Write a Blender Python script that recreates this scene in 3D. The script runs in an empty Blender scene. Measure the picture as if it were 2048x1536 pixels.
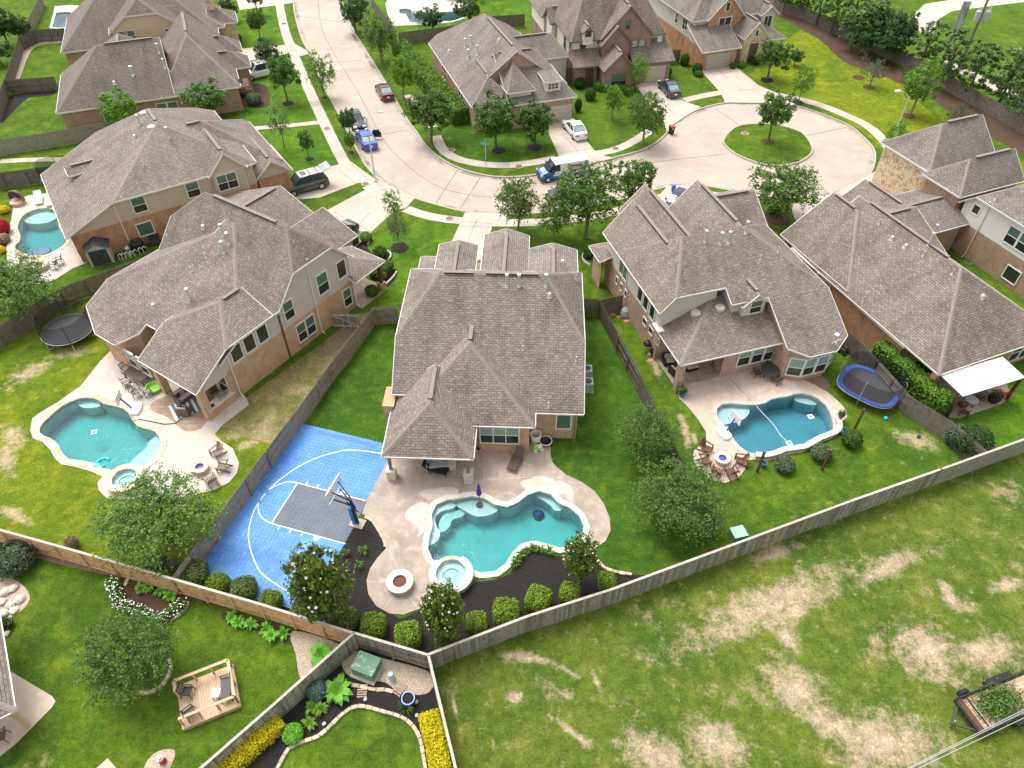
import bpy, math, random
from math import radians as R, sin, cos, pi, hypot, atan2
from mathutils import Vector as V, Matrix, noise
from mathutils.geometry import tessellate_polygon
sc = bpy.context.scene
# ------------------------------------------------------------------ camera
CAM_H, FPX, PITCH = 42.0, 1460.0, 45.0          # metres above the lawns, focal length in photo pixels (2048 wide)
cd = bpy.data.cameras.new("camera"); cam = bpy.data.objects.new("camera", cd); sc.collection.objects.link(cam)
cam.location = (0, 0, CAM_H); cam.rotation_euler = (R(90 - PITCH), 0, 0)
cd.sensor_width = 36; cd.lens = FPX / 2048 * 36; cd.clip_start = .5; cd.clip_end = 6000
sc.camera = cam
# ------------------------------------------------------------------ sky, sun, exposure
SUN_EL, SUN_AZ = 62, 318                          # high soft sun, back left (compass degrees, +Y is north)
w = bpy.data.worlds.new("World"); sc.world = w; w.use_nodes = True
wn, wl = w.node_tree.nodes, w.node_tree.links
bg = wn["Background"]; sky = wn.new("ShaderNodeTexSky"); sky.sky_type = 'NISHITA'; sky.sun_disc = False
sky.sun_elevation = R(SUN_EL); sky.sun_rotation = R(SUN_AZ); sky.dust_density = 4; sky.air_density = 1; sky.ozone_density = 1
hs = wn.new("ShaderNodeHueSaturation"); hs.inputs["Saturation"].default_value = .12
wl.new(sky.outputs[0], hs.inputs["Color"]); wl.new(hs.outputs[0], bg.inputs[0]); bg.inputs[1].default_value = .15
sd = bpy.data.lights.new("sun", 'SUN'); sun = bpy.data.objects.new("sun", sd); sc.collection.objects.link(sun)
sd.energy = .9; sd.angle = R(28); sd.color = (1, .94, .86)
sun.rotation_euler = (R(90 - SUN_EL), 0, R(180 - SUN_AZ)); sun.location = (0, 0, 90)
vs = sc.view_settings; vs.view_transform = 'Standard'; vs.look = 'None'; vs.gamma = 1; vs.exposure = 1.03; vs.use_curve_mapping = False
sc.render.engine = 'CYCLES'
# ------------------------------------------------------------------ photo pixel -> point at height z
_c = cos(R(PITCH)); _s = sin(R(PITCH))
def G(x, y, z=0.):
    a = (x - 1024) / FPX; b = (768 - y) / FPX
    d = V((a, _c + b * _s, -_s + b * _c)); t = (z - CAM_H) / d.z
    return V((d.x * t, d.y * t, z))
def GL(pts, z=0.): return [G(x, y, z) for x, y in pts]
def onplane(x, y, p0, n):                            # ray through a pixel onto a vertical wall etc.
    a = (x - 1024) / FPX; b = (768 - y) / FPX
    d = V((a, _c + b * _s, -_s + b * _c)); o = V((0, 0, CAM_H))
    return o + d * ((p0 - o).dot(n) / d.dot(n))
# ------------------------------------------------------------------ mesh builder
class MB:
    def __init__(s): s.v = []; s.f = []; s.m = []
    def poly(s, pts, m=0):
        i = len(s.v); s.v += [tuple(p) for p in pts]; s.f.append(tuple(range(i, i + len(pts)))); s.m.append(m); return s
    def raw(s, v, f, m=0):
        i = len(s.v); s.v += [tuple(p) for p in v]; s.f += [tuple(i + k for k in q) for q in f]; s.m += [m] * len(f); return s
    def box(s, x, y, z, sx, sy, sz, rz=0, m=0, tilt=None):     # centre x,y, bottom z
        c, n = cos(rz), sin(rz); v = []
        for dz in (0, sz):
            for dx, dy in ((-1, -1), (1, -1), (1, 1), (-1, 1)):
                px, py = dx * sx / 2, dy * sy / 2; v.append(V((px, py, dz)))
        if tilt: v = [tilt @ p for p in v]
        v = [(x + p.x * c - p.y * n, y + p.x * n + p.y * c, z + p.z) for p in v]
        return s.raw(v, [(3, 2, 1, 0), (4, 5, 6, 7), (0, 1, 5, 4), (1, 2, 6, 5), (2, 3, 7, 6), (3, 0, 4, 7)], m)
    def beam(s, a, b, wd, h=None, m=0, up=(0, 0, 1)):         # rectangular bar between two points
        a, b = V(a), V(b); h = h or wd; d = (b - a).normalized(); u = V(up)
        if abs(d.dot(u)) > .99: u = V((1, 0, 0))
        r = d.cross(u).normalized() * wd / 2; t = r.cross(d).normalized() * h / 2
        v = [p + i * r + j * t for p in (a, b) for i, j in ((-1, -1), (1, -1), (1, 1), (-1, 1))]
        return s.raw(v, [(3, 2, 1, 0), (4, 5, 6, 7), (0, 1, 5, 4), (1, 2, 6, 5), (2, 3, 7, 6), (3, 0, 4, 7)], m)
    def prism(s, pts, z0, z1, m=0, ms=None, bottom=True):
        p = [(q[0], q[1]) for q in pts]; n = len(p)
        if sum(p[i][0] * p[(i + 1) % n][1] - p[(i + 1) % n][0] * p[i][1] for i in range(n)) < 0: p.reverse()
        tri = tessellate_polygon([[V((x, y, 0)) for x, y in p]])
        def ori(t):
            a, b, c = (p[k] for k in t)
            return t if (b[0]-a[0])*(c[1]-a[1]) - (b[1]-a[1])*(c[0]-a[0]) > 0 else (t[0], t[2], t[1])
        tri = [ori(t) for t in tri]
        s.raw([(x, y, z1) for x, y in p], tri, m)
        if z0 is not None:
            s.raw([(x, y, z) for z in (z0, z1) for x, y in p], [(i, (i + 1) % n, n + (i + 1) % n, n + i) for i in range(n)], m if ms is None else ms)
            if bottom: s.raw([(x, y, z0) for x, y in p], [t[::-1] for t in tri], m if ms is None else ms)
        return s
    def sheet(s, pts, z=0, m=0): return s.prism(pts, None, z, m)
    def tube(s, pts, r, n=6, m=0, cap=True):
        pts = [V(p) for p in pts]; rs = r if isinstance(r, (list, tuple)) else [r] * len(pts); i0 = len(s.v); k = len(pts)
        for i, p in enumerate(pts):
            d = (pts[min(i + 1, k - 1)] - pts[max(i - 1, 0)])
            d = d.normalized() if d.length > 1e-9 else V((0, 0, 1))
            u = V((0, 0, 1)) if abs(d.z) < .95 else V((1, 0, 0))
            a = d.cross(u).normalized(); b = a.cross(d)
            for j in range(n):
                t = 2 * pi * j / n; s.v.append(tuple(p + (a * cos(t) + b * sin(t)) * rs[i]))
        for i in range(k - 1):
            for j in range(n):
                s.f.append((i0 + i * n + j, i0 + i * n + (j + 1) % n, i0 + (i + 1) * n + (j + 1) % n, i0 + (i + 1) * n + j)); s.m.append(m)
        if cap:
            s.f.append(tuple(i0 + j for j in range(n))[::-1]); s.f.append(tuple(i0 + (k - 1) * n + j for j in range(n))); s.m += [m, m]
        return s
    def lathe(s, prof, n=16, o=(0, 0, 0), m=0, sx=1, sy=1, a0=0, a1=2 * pi):
        i0 = len(s.v); full = abs(a1 - a0 - 2 * pi) < 1e-6; k = n if full else n + 1
        for r, z in prof:
            for j in range(k):
                t = a0 + (a1 - a0) * j / n; s.v.append((o[0] + r * cos(t) * sx, o[1] + r * sin(t) * sy, o[2] + z))
        for i in range(len(prof) - 1):
            for j in range(n):
                s.f.append((i0 + i * k + j, i0 + i * k + (j + 1) % k, i0 + (i + 1) * k + (j + 1) % k, i0 + (i + 1) * k + j)); s.m.append(m)
        return s
    def ball(s, c, r, n=10, m=0, sz=1):
        pr = [(r * sin(pi * i / (n // 2 + 1)), -r * sz * cos(pi * i / (n // 2 + 1))) for i in range(n // 2 + 2)]
        pr[0] = (.001 * r, pr[0][1]); pr[-1] = (.001 * r, pr[-1][1])
        return s.lathe(pr, n, c, m)
    def ribbon(s, pts, wd, z0, z1, m=0):                     # solid strip along a ground line
        l, r = offs(pts, wd / 2), offs(pts, -wd / 2)
        for i in range(len(pts) - 1):
            q = [l[i], r[i], r[i + 1], l[i + 1]]
            s.raw([(p[0], p[1], z) for z in (z0, z1) for p in q], [(4, 5, 6, 7), (0, 1, 5, 4), (2, 3, 7, 6), (1, 2, 6, 5), (3, 0, 4, 7)], m)
        return s
    def move(s, d=(0, 0, 0), M=None):
        if M is not None: s.v = [tuple(M @ V(p)) for p in s.v]
        s.v = [(p[0] + d[0], p[1] + d[1], p[2] + d[2]) for p in s.v]; return s
    def mesh(s, name, mats, uv=True, smooth=False, o=(0, 0, 0)):
        me = bpy.data.meshes.new(name)
        vv = [(p[0] - o[0], p[1] - o[1], p[2] - o[2]) for p in s.v] if any(o) else s.v
        me.from_pydata(vv, [], s.f)
        if not isinstance(mats, (list, tuple)): mats = [mats]
        for mt in mats: me.materials.append(mt)
        if len(mats) > 1: me.polygons.foreach_set("material_index", s.m)
        if smooth: me.polygons.foreach_set("use_smooth", [True] * len(me.polygons))
        if uv:
            lay = me.uv_layers.new(name="uv"); dat = [0.] * (2 * len(me.loops)); vt = s.v
            for p in me.polygons:
                n = p.normal
                if abs(n.z) > .995: ux, uy, uz, vx, vy, vz = 1, 0, 0, 0, 1, 0
                else:
                    h = hypot(n.x, n.y); ux, uy, uz = -n.y / h, n.x / h, 0
                    vx, vy, vz = n.y * uz - n.z * uy, n.z * ux - n.x * uz, n.x * uy - n.y * ux
                for li in p.loop_indices:
                    q = vt[me.loops[li].vertex_index]
                    dat[2 * li] = q[0] * ux + q[1] * uy; dat[2 * li + 1] = q[0] * vx + q[1] * vy + q[2] * vz
            lay.data.foreach_set("uv", dat)
        me.update(); return me
def offs(pts, d):
    out = []; n = len(pts)
    for i in range(n):
        a, b = pts[max(i - 1, 0)], pts[min(i + 1, n - 1)]
        t = V((b[0] - a[0], b[1] - a[1])); t.normalize(); out.append(V((pts[i][0] - t.y * d, pts[i][1] + t.x * d, 0)))
    return out
def smooth(pts, k=6, closed=False):                          # Catmull-Rom through the points
    P = [V((p[0], p[1], p[2] if len(p) > 2 else 0)) for p in pts]; n = len(P); out = []
    for i in range(n if closed else n - 1):
        a, b, c, d = (P[(i - 1) % n], P[i], P[(i + 1) % n], P[(i + 2) % n]) if closed else (P[max(i - 1, 0)], P[i], P[i + 1], P[min(i + 2, n - 1)])
        for j in range(k):
            t = j / k; out.append(.5 * ((2 * b) + (c - a) * t + (2 * a - 5 * b + 4 * c - d) * t * t + (3 * b - a - 3 * c + d) * t ** 3))
    if not closed: out.append(P[-1])
    return out
def resample(pts, step):
    out = [V(pts[0])]; acc = 0
    for a, b in zip(pts, pts[1:]):
        a, b = V(a), V(b); L = (b - a).length; p = step - acc
        while p <= L: out.append(a.lerp(b, p / L)); p += step
        acc = (acc + L) % step if L else acc
    return out
def length(pts): return sum((V(b) - V(a)).length for a, b in zip(pts, pts[1:]))
# ------------------------------------------------------------------ things and parts
LINK = sc.collection.objects.link
def tag(o, label=None, cat=None, group=None, kind=None):
    if label: o["label"] = label
    if cat: o["category"] = cat
    if group: o["group"] = group
    if kind: o["kind"] = kind
    return o
def thing(name, label, cat, loc=(0, 0, 0), rz=0, group=None, scale=1):
    o = bpy.data.objects.new(name, None); o.empty_display_size = .3; LINK(o); o.location = loc; o.rotation_euler = (0, 0, rz)
    if scale != 1: o.scale = (scale,) * 3
    return tag(o, label, cat, group)
def part(par, name, me, loc=None, rz=None, kind=None, label=None):
    o = bpy.data.objects.new(name, me); LINK(o); o.parent = par
    if loc is not None: o.location = loc
    if rz is not None: o.rotation_euler = (0, 0, rz)
    return tag(o, label, kind=kind)
def solo(name, me, label, cat, loc=(0, 0, 0), rz=0, group=None, kind=None):
    o = bpy.data.objects.new(name, me); LINK(o); o.location = loc; o.rotation_euler = (0, 0, rz)
    return tag(o, label, cat, group, kind)
def struct(name, me, loc=(0, 0, 0)):
    o = bpy.data.objects.new(name, me); LINK(o); o.location = loc; o["kind"] = "structure"; return o
_mc = {}
def cached(key, fn):
    if key not in _mc: _mc[key] = fn()
    return _mc[key]
# ------------------------------------------------------------------ materials
def _new(name):
    m = bpy.data.materials.new(name); m.use_nodes = True; nt = m.node_tree; b = nt.nodes["Principled BSDF"]; return m, nt, b
def N(nt, typ, **kw):
    n = nt.nodes.new(typ)
    for k, v in kw.items():
        if k.startswith("i_"):
            key = k[2:]; n.inputs[int(key) if key.isdigit() else key.replace("_", " ")].default_value = v
        else: setattr(n, k, v)
    return n
def c4(c): return (c[0], c[1], c[2], 1)
def noise_fac(nt, pos, scale, detail=4, lo=.35, hi=.65, rough=.55):
    n = N(nt, "ShaderNodeTexNoise", i_Scale=scale, i_Detail=detail, i_Roughness=rough); nt.links.new(pos, n.inputs["Vector"])
    mr = N(nt, "ShaderNodeMapRange"); mr.inputs[1].default_value = lo; mr.inputs[2].default_value = hi
    nt.links.new(n.outputs[0], mr.inputs[0]); return mr.outputs[0]
def mixc(nt, f, a, b, mode='MIX'):
    m = N(nt, "ShaderNodeMix", data_type='RGBA', blend_type=mode)
    for s, v in ((0, f), (6, a), (7, b)):
        if isinstance(v, (int, float)): m.inputs[s].default_value = v
        elif isinstance(v, tuple): m.inputs[s].default_value = c4(v)
        else: nt.links.new(v, m.inputs[s])
    return m.outputs[2]
def bump(nt, b, h, st=.3, dist=.02):
    bp = N(nt, "ShaderNodeBump", i_Strength=st, i_Distance=dist); nt.links.new(h, bp.inputs["Height"]); nt.links.new(bp.outputs[0], b.inputs["Normal"])
def mat(name, col, rough=.7, layers=(), bmp=None, metal=0, spec=.4, coat=0, rnd=0, emit=None):
    """layers: (scale, colour, lo, hi[, amount]) noise layers in world space; rnd: brightness change from object to object"""
    m, nt, b = _new(name); pos = N(nt, "ShaderNodeNewGeometry").outputs["Position"]; c = None; prev = col
    for ly in layers:
        sclv, cc, lo, hi = ly[:4]; f = noise_fac(nt, pos, sclv, 5, lo, hi)
        if len(ly) > 4:
            mm = N(nt, "ShaderNodeMath", operation='MULTIPLY'); nt.links.new(f, mm.inputs[0]); mm.inputs[1].default_value = ly[4]; f = mm.outputs[0]
        prev = mixc(nt, f, prev, cc)
    if rnd:
        oi = N(nt, "ShaderNodeObjectInfo"); mr = N(nt, "ShaderNodeMapRange"); mr.inputs[3].default_value = 1 - rnd; mr.inputs[4].default_value = 1 + rnd
        nt.links.new(oi.outputs["Random"], mr.inputs[0]); hv = N(nt, "ShaderNodeHueSaturation"); nt.links.new(mr.outputs[0], hv.inputs["Value"])
        if isinstance(prev, tuple): hv.inputs["Color"].default_value = c4(prev)
        else: nt.links.new(prev, hv.inputs["Color"])
        prev = hv.outputs[0]
    if isinstance(prev, tuple): b.inputs["Base Color"].default_value = c4(prev)
    else: nt.links.new(prev, b.inputs["Base Color"])
    b.inputs["Roughness"].default_value = rough; b.inputs["Metallic"].default_value = metal; b.inputs["Specular IOR Level"].default_value = spec
    if coat: b.inputs["Coat Weight"].default_value = coat; b.inputs["Coat Roughness"].default_value = .05
    if bmp:
        n = N(nt, "ShaderNodeTexNoise", i_Scale=bmp[0], i_Detail=3); nt.links.new(pos, n.inputs["Vector"]); bump(nt, b, n.outputs[0], bmp[1], bmp[2] if len(bmp) > 2 else .02)
    return m
def brickmat(name, c1, c2, c3, mortar_row_shade, bw, bh, ms, blotch=None, bst=.4, rough=.85, tint=None):
    """courses of shingles or bricks laid in the face's own plane (uv in metres), two random colours plus a third by noise"""
    m, nt, b = _new(name); uv = N(nt, "ShaderNodeUVMap").outputs[0]; pos = N(nt, "ShaderNodeNewGeometry").outputs["Position"]
    t = N(nt, "ShaderNodeTexBrick", offset=.5, i_Scale=1, i_Mortar_Size=ms, i_Brick_Width=bw, i_Row_Height=bh, i_Mortar_Smooth=.25)
    t.inputs["Color1"].default_value = c4(c1); t.inputs["Color2"].default_value = c4(c2); t.inputs["Mortar"].default_value = c4(mortar_row_shade); nt.links.new(uv, t.inputs["Vector"])
    mp = N(nt, "ShaderNodeMapping"); mp.inputs["Scale"].default_value = (1 / (bw * .9), 1 / (bh * .9), 1); nt.links.new(uv, mp.inputs["Vector"])
    wnz = N(nt, "ShaderNodeTexNoise", i_Scale=1., i_Detail=2); nt.links.new(mp.outputs[0], wnz.inputs["Vector"])
    mr = N(nt, "ShaderNodeMapRange"); mr.inputs[1].default_value = .5; mr.inputs[2].default_value = .68; nt.links.new(wnz.outputs[0], mr.inputs[0])
    inv = N(nt, "ShaderNodeMath", operation='SUBTRACT'); inv.inputs[0].default_value = 1; nt.links.new(t.outputs["Fac"], inv.inputs[1])
    ff = N(nt, "ShaderNodeMath", operation='MULTIPLY'); nt.links.new(mr.outputs[0], ff.inputs[0]); nt.links.new(inv.outputs[0], ff.inputs[1])
    c = mixc(nt, ff.outputs[0], t.outputs["Color"], c3)
    if blotch:
        c = mixc(nt, noise_fac(nt, pos, blotch[0], 5, .45, .75), c, blotch[1], 'MULTIPLY')
        ms_ = N(nt, "ShaderNodeMapping"); ms_.inputs["Scale"].default_value = (1.1, .16, 1); nt.links.new(uv, ms_.inputs["Vector"]); c = mixc(nt, noise_fac(nt, ms_.outputs[0], 1.0, 4, .48, .8), c, blotch[1], 'MULTIPLY')
    nt.links.new(c, b.inputs["Base Color"]); b.inputs["Roughness"].default_value = rough; b.inputs["Specular IOR Level"].default_value = .25
    bump(nt, b, inv.outputs[0], bst, .012); return m
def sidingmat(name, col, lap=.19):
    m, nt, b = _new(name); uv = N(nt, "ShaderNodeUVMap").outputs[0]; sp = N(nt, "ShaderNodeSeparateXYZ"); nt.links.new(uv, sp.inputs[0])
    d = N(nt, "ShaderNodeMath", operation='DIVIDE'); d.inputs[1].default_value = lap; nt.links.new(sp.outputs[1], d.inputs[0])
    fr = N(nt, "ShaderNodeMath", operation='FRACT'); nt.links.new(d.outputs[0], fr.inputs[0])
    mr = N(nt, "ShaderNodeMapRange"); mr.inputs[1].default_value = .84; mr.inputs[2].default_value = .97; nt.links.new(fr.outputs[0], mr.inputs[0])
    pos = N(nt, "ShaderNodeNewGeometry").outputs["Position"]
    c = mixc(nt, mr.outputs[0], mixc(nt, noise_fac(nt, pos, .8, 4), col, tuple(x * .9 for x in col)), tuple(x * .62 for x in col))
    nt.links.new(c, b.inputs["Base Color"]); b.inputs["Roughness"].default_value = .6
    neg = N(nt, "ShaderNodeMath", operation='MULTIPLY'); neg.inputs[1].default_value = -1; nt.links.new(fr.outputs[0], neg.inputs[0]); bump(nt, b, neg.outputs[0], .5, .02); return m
def leafmat(name, dark, mid, light, trans=.35, rough=.5, k=1.38):
    dark, mid, light = (tuple(min(.85, x * k) for x in c) for c in (dark, mid, light)) if 'yellow' not in name else (dark, mid, light)
    m, nt, b = _new(name); g = N(nt, "ShaderNodeNewGeometry"); r = N(nt, "ShaderNodeValToRGB"); el = r.color_ramp.elements
    el[0].position = .05; el[0].color = c4(dark); el[1].position = .95; el[1].color = c4(light); e = el.new(.55); e.color = c4(mid)
    nt.links.new(g.outputs["Random Per Island"], r.inputs[0])
    c = mixc(nt, noise_fac(nt, g.outputs["Position"], .9, 2, .3, .7), r.outputs[0], tuple(x * .62 for x in mid), 'MIX'); c2 = mixc(nt, .45, r.outputs[0], c)
    oi = N(nt, "ShaderNodeObjectInfo"); mr = N(nt, "ShaderNodeMapRange"); mr.inputs[3].default_value = .82; mr.inputs[4].default_value = 1.2; nt.links.new(oi.outputs["Random"], mr.inputs[0])
    hv = N(nt, "ShaderNodeHueSaturation"); nt.links.new(mr.outputs[0], hv.inputs["Value"]); nt.links.new(c2, hv.inputs["Color"])
    nt.links.new(hv.outputs[0], b.inputs["Base Color"]); b.inputs["Roughness"].default_value = rough; b.inputs["Specular IOR Level"].default_value = .3
    tr = N(nt, "ShaderNodeBsdfTranslucent"); nt.links.new(hv.outputs[0], tr.inputs[0]); mx = N(nt, "ShaderNodeMixShader"); mx.inputs[0].default_value = trans
    nt.links.new(b.outputs[0], mx.inputs[1]); nt.links.new(tr.outputs[0], mx.inputs[2]); nt.links.new(mx.outputs[0], nt.nodes["Material Output"].inputs[0]); return m
def lawnmat(name, base, dark, light, dry, dryamt=.62, spots=(), spotcol=None):
    m, nt, b = _new(name); pos = N(nt, "ShaderNodeNewGeometry").outputs["Position"]
    c = mixc(nt, noise_fac(nt, pos, .16, 4, .36, .64), base, dark)
    c = mixc(nt, noise_fac(nt, pos, .55, 5, .5, .78), c, light)
    f1 = noise_fac(nt, pos, .33, 8, dryamt, dryamt + .12, .7); c = mixc(nt, f1, c, dry)
    f2 = noise_fac(nt, pos, 1.3, 6, dryamt + .02, dryamt + .16, .7); c = mixc(nt, f2, c, dry)
    acc = None
    for (cx, cy, rx, ry, ang) in spots:                       # bare patches: an oval with a ragged noise edge
        mp = N(nt, "ShaderNodeMapping", vector_type='TEXTURE'); mp.inputs["Location"].default_value = (cx, cy, 0); mp.inputs["Rotation"].default_value = (0, 0, ang); mp.inputs["Scale"].default_value = (rx, ry, 1); nt.links.new(pos, mp.inputs["Vector"])
        ln = N(nt, "ShaderNodeVectorMath", operation='LENGTH'); nt.links.new(mp.outputs[0], ln.inputs[0]); r_ = N(nt, "ShaderNodeMapRange"); r_.inputs[1].default_value = 1.25; r_.inputs[2].default_value = .1; nt.links.new(ln.outputs["Value"], r_.inputs[0])
        if acc is None: acc = r_.outputs[0]
        else:
            mx_ = N(nt, "ShaderNodeMath", operation='MAXIMUM'); nt.links.new(acc, mx_.inputs[0]); nt.links.new(r_.outputs[0], mx_.inputs[1]); acc = mx_.outputs[0]
    if acc is not None:
        nz = noise_fac(nt, pos, 1.1, 9, .34, .66, .82); ad = N(nt, "ShaderNodeMath", operation='ADD'); nt.links.new(acc, ad.inputs[0]); nt.links.new(nz, ad.inputs[1]); r2 = N(nt, "ShaderNodeMapRange"); r2.inputs[1].default_value = .74; r2.inputs[2].default_value = 1.42; r2.inputs[4].default_value = .9; nt.links.new(ad.outputs[0], r2.inputs[0]); c = mixc(nt, r2.outputs[0], c, spotcol or dry)
    v = noise_fac(nt, pos, 6.5, 7, .36, .64, .85); mlt = N(nt, "ShaderNodeMapRange"); mlt.inputs[3].default_value = .58; mlt.inputs[4].default_value = 1.42; nt.links.new(v, mlt.inputs[0])
    v2 = noise_fac(nt, pos, 1.5, 5, .36, .64, .7); ml2 = N(nt, "ShaderNodeMapRange"); ml2.inputs[3].default_value = .78; ml2.inputs[4].default_value = 1.2; nt.links.new(v2, ml2.inputs[0])
    mm = N(nt, "ShaderNodeMath", operation='MULTIPLY'); nt.links.new(mlt.outputs[0], mm.inputs[0]); nt.links.new(ml2.outputs[0], mm.inputs[1])
    hv = N(nt, "ShaderNodeHueSaturation"); nt.links.new(mm.outputs[0], hv.inputs["Value"]); nt.links.new(c, hv.inputs["Color"])
    nt.links.new(hv.outputs[0], b.inputs["Base Color"]); b.inputs["Roughness"].default_value = .95; b.inputs["Specular IOR Level"].default_value = .1
    n = N(nt, "ShaderNodeTexNoise", i_Scale=11., i_Detail=6, i_Roughness=.8); nt.links.new(pos, n.inputs["Vector"]); bump(nt, b, n.outputs[0], .8, .08); return m
def watermat(name, tint):
    m, nt, b = _new(name); nt.nodes.remove(b); out = nt.nodes["Material Output"]
    t = N(nt, "ShaderNodeBsdfTransparent"); t.inputs[0].default_value = c4(tint); g = N(nt, "ShaderNodeBsdfGlossy", i_Roughness=.04)
    f = N(nt, "ShaderNodeFresnel", i_IOR=1.33); pos = N(nt, "ShaderNodeNewGeometry").outputs["Position"]
    n = N(nt, "ShaderNodeTexNoise", i_Scale=2.6, i_Detail=3); nt.links.new(pos, n.inputs["Vector"]); bp = N(nt, "ShaderNodeBump", i_Strength=.25, i_Distance=.06); nt.links.new(n.outputs[0], bp.inputs["Height"])
    nt.links.new(bp.outputs[0], g.inputs["Normal"]); nt.links.new(bp.outputs[0], f.inputs["Normal"]); mx = N(nt, "ShaderNodeMixShader")
    nt.links.new(f.outputs[0], mx.inputs[0]); nt.links.new(t.outputs[0], mx.inputs[1]); nt.links.new(g.outputs[0], mx.inputs[2]); nt.links.new(mx.outputs[0], out.inputs[0]); return m
def glassmat(name, col, rough=.08):
    m, nt, b = _new(name); b.inputs["Base Color"].default_value = c4(col); b.inputs["Roughness"].default_value = rough; b.inputs["Specular IOR Level"].default_value = .8; return m
def netmat(name, col, alpha):
    m, nt, b = _new(name); b.inputs["Base Color"].default_value = c4(col); b.inputs["Alpha"].default_value = alpha; b.inputs["Roughness"].default_value = .8; return m
W_ = {}
def mk(k, *a, fn=mat, **kw): W_[k] = fn(k, *a, **kw); return W_[k]
RC = dict(bw=.40, bh=.185, ms=.015)  # on shingles the dark joint colour paints the shade under each course
mk("shingle", (.265, .222, .192), (.205, .170, .148), (.36, .312, .275), (.085, .070, .060), fn=brickmat, blotch=(.35, (.72, .7, .69)), bst=.8, **RC)
mk("shingle_dark", (.215, .180, .156), (.17, .142, .124), (.28, .242, .215), (.075, .062, .054), fn=brickmat, blotch=(.35, (.75, .73, .72)), bst=.8, **RC)
mk("shingle_b", (.25, .205, .172), (.19, .152, .128), (.34, .285, .245), (.075, .060, .050), fn=brickmat, blotch=(.4, (.7, .68, .67)), bst=.8, **RC)
mk("shingle_c", (.245, .215, .195), (.19, .166, .15), (.33, .295, .27), (.075, .066, .06), fn=brickmat, blotch=(.3, (.72, .7, .69)), bst=.8, **RC)
mk("ridge", (.27, .228, .198), .9, ((6, (.215, .18, .156), .4, .65),), (20, .5, .02))
BC = dict(bw=.21, bh=.078, ms=.008)
mk("brick_tan", (.58, .35, .19), (.46, .27, .155), (.66, .48, .32), (.56, .46, .36), fn=brickmat, blotch=(1.1, (.8, .76, .72)), **BC)
mk("brick_orange", (.56, .26, .125), (.44, .185, .095), (.60, .42, .26), (.48, .38, .29), fn=brickmat, blotch=(1.1, (.7, .66, .62)), **BC)
mk("brick_mix", (.50, .30, .21), (.35, .19, .145), (.64, .52, .41), (.52, .45, .38), fn=brickmat, blotch=(.9, (.82, .76, .74)), **BC)
mk("brick_brown", (.42, .27, .175), (.32, .205, .13), (.52, .39, .27), (.43, .35, .27), fn=brickmat, blotch=(1.1, (.8, .76, .72)), **BC)
mk("brick_red", (.33, .16, .125), (.22, .12, .12), (.44, .33, .27), (.42, .36, .32), fn=brickmat, blotch=(.9, (.8, .76, .74)), **BC)
mk("stone", (.62, .48, .31), .85, ((2.2, (.40, .27, .16), .45, .6), (5, (.72, .63, .48), .5, .62)), (6, .6, .03))
mk("limestone", (.66, .60, .50), .85, ((2, (.52, .46, .38), .4, .7),), (9, .3))
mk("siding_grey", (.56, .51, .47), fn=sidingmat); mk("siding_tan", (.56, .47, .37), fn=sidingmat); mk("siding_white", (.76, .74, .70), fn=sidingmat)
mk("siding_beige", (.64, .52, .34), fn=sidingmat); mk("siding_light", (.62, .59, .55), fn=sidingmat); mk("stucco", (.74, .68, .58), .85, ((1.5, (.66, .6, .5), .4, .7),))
mk("trim", (.76, .73, .68), .5, ((2, (.66, .63, .58), .45, .75),)); mk("trim_dark", (.10, .08, .065), .5); mk("gutter_brown", (.20, .165, .14), .5)
mk("glass_green", (.085, .16, .125), fn=glassmat); mk("glass_dark", (.022, .032, .030), fn=glassmat); mk("glass_pale", (.26, .36, .32), fn=glassmat)
mk("garage", (.55, .49, .41), .6, ((3, (.5, .44, .37), .4, .7),)); mk("garage2", (.40, .36, .31), .6)
mk("metal", (.55, .56, .57), .35, metal=.8); mk("vent_metal", (.62, .64, .65), .4, metal=.5); mk("black", (.018, .018, .02), .45); mk("dark_grey", (.055, .055, .06), .6); mk("white", (.78, .78, .77), .5)
mk("concrete", (.50, .43, .365), .9, ((.25, (.43, .365, .31), .4, .7), (.9, (.55, .485, .42), .5, .75), (4, (.45, .39, .34), .58, .8, .5)), (30, .25, .01))
mk("road", (.445, .372, .312), .9, ((.13, (.375, .31, .26), .42, .68), (.5, (.50, .425, .36), .5, .75), (2.5, (.40, .35, .31), .6, .85, .5)), (25, .25, .01))
mk("slab", (.48, .415, .35), .9, ((.7, (.42, .37, .32), .45, .75), (5, (.62, .56, .49), .5, .75)), (30, .3, .01), rnd=.14)
mk("joint", (.12, .105, .09), .9); mk("kerb", (.44, .375, .315), .9, ((.6, (.36, .32, .28), .5, .75),), (20, .2, .01))
mk("deck_tan", (.40, .325, .265), .88, ((.5, (.29, .235, .19), .42, .68), (1.6, (.49, .41, .34), .5, .74), (6, (.47, .39, .325), .55, .8, .6)), (14, .35, .015))
mk("deck_white", (.53, .475, .415), .88, ((.6, (.46, .405, .35), .45, .72), (2.2, (.58, .53, .47), .5, .74), (7, (.57, .49, .42), .58, .8, .6)), (14, .3, .015))
mk("deck_pink", (.54, .43, .355), .88, ((.6, (.44, .345, .28), .42, .7), (2.2, (.60, .51, .435), .5, .74), (6, (.54, .42, .34), .56, .8, .6)), (12, .35, .015))
mk("paver", (.40, .295, .215), (.34, .24, .17), (.47, .36, .27), (.26, .2, .15), fn=brickmat, bw=.6, bh=.4, ms=.02, blotch=(.8, (.8, .78, .76)))
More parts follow.
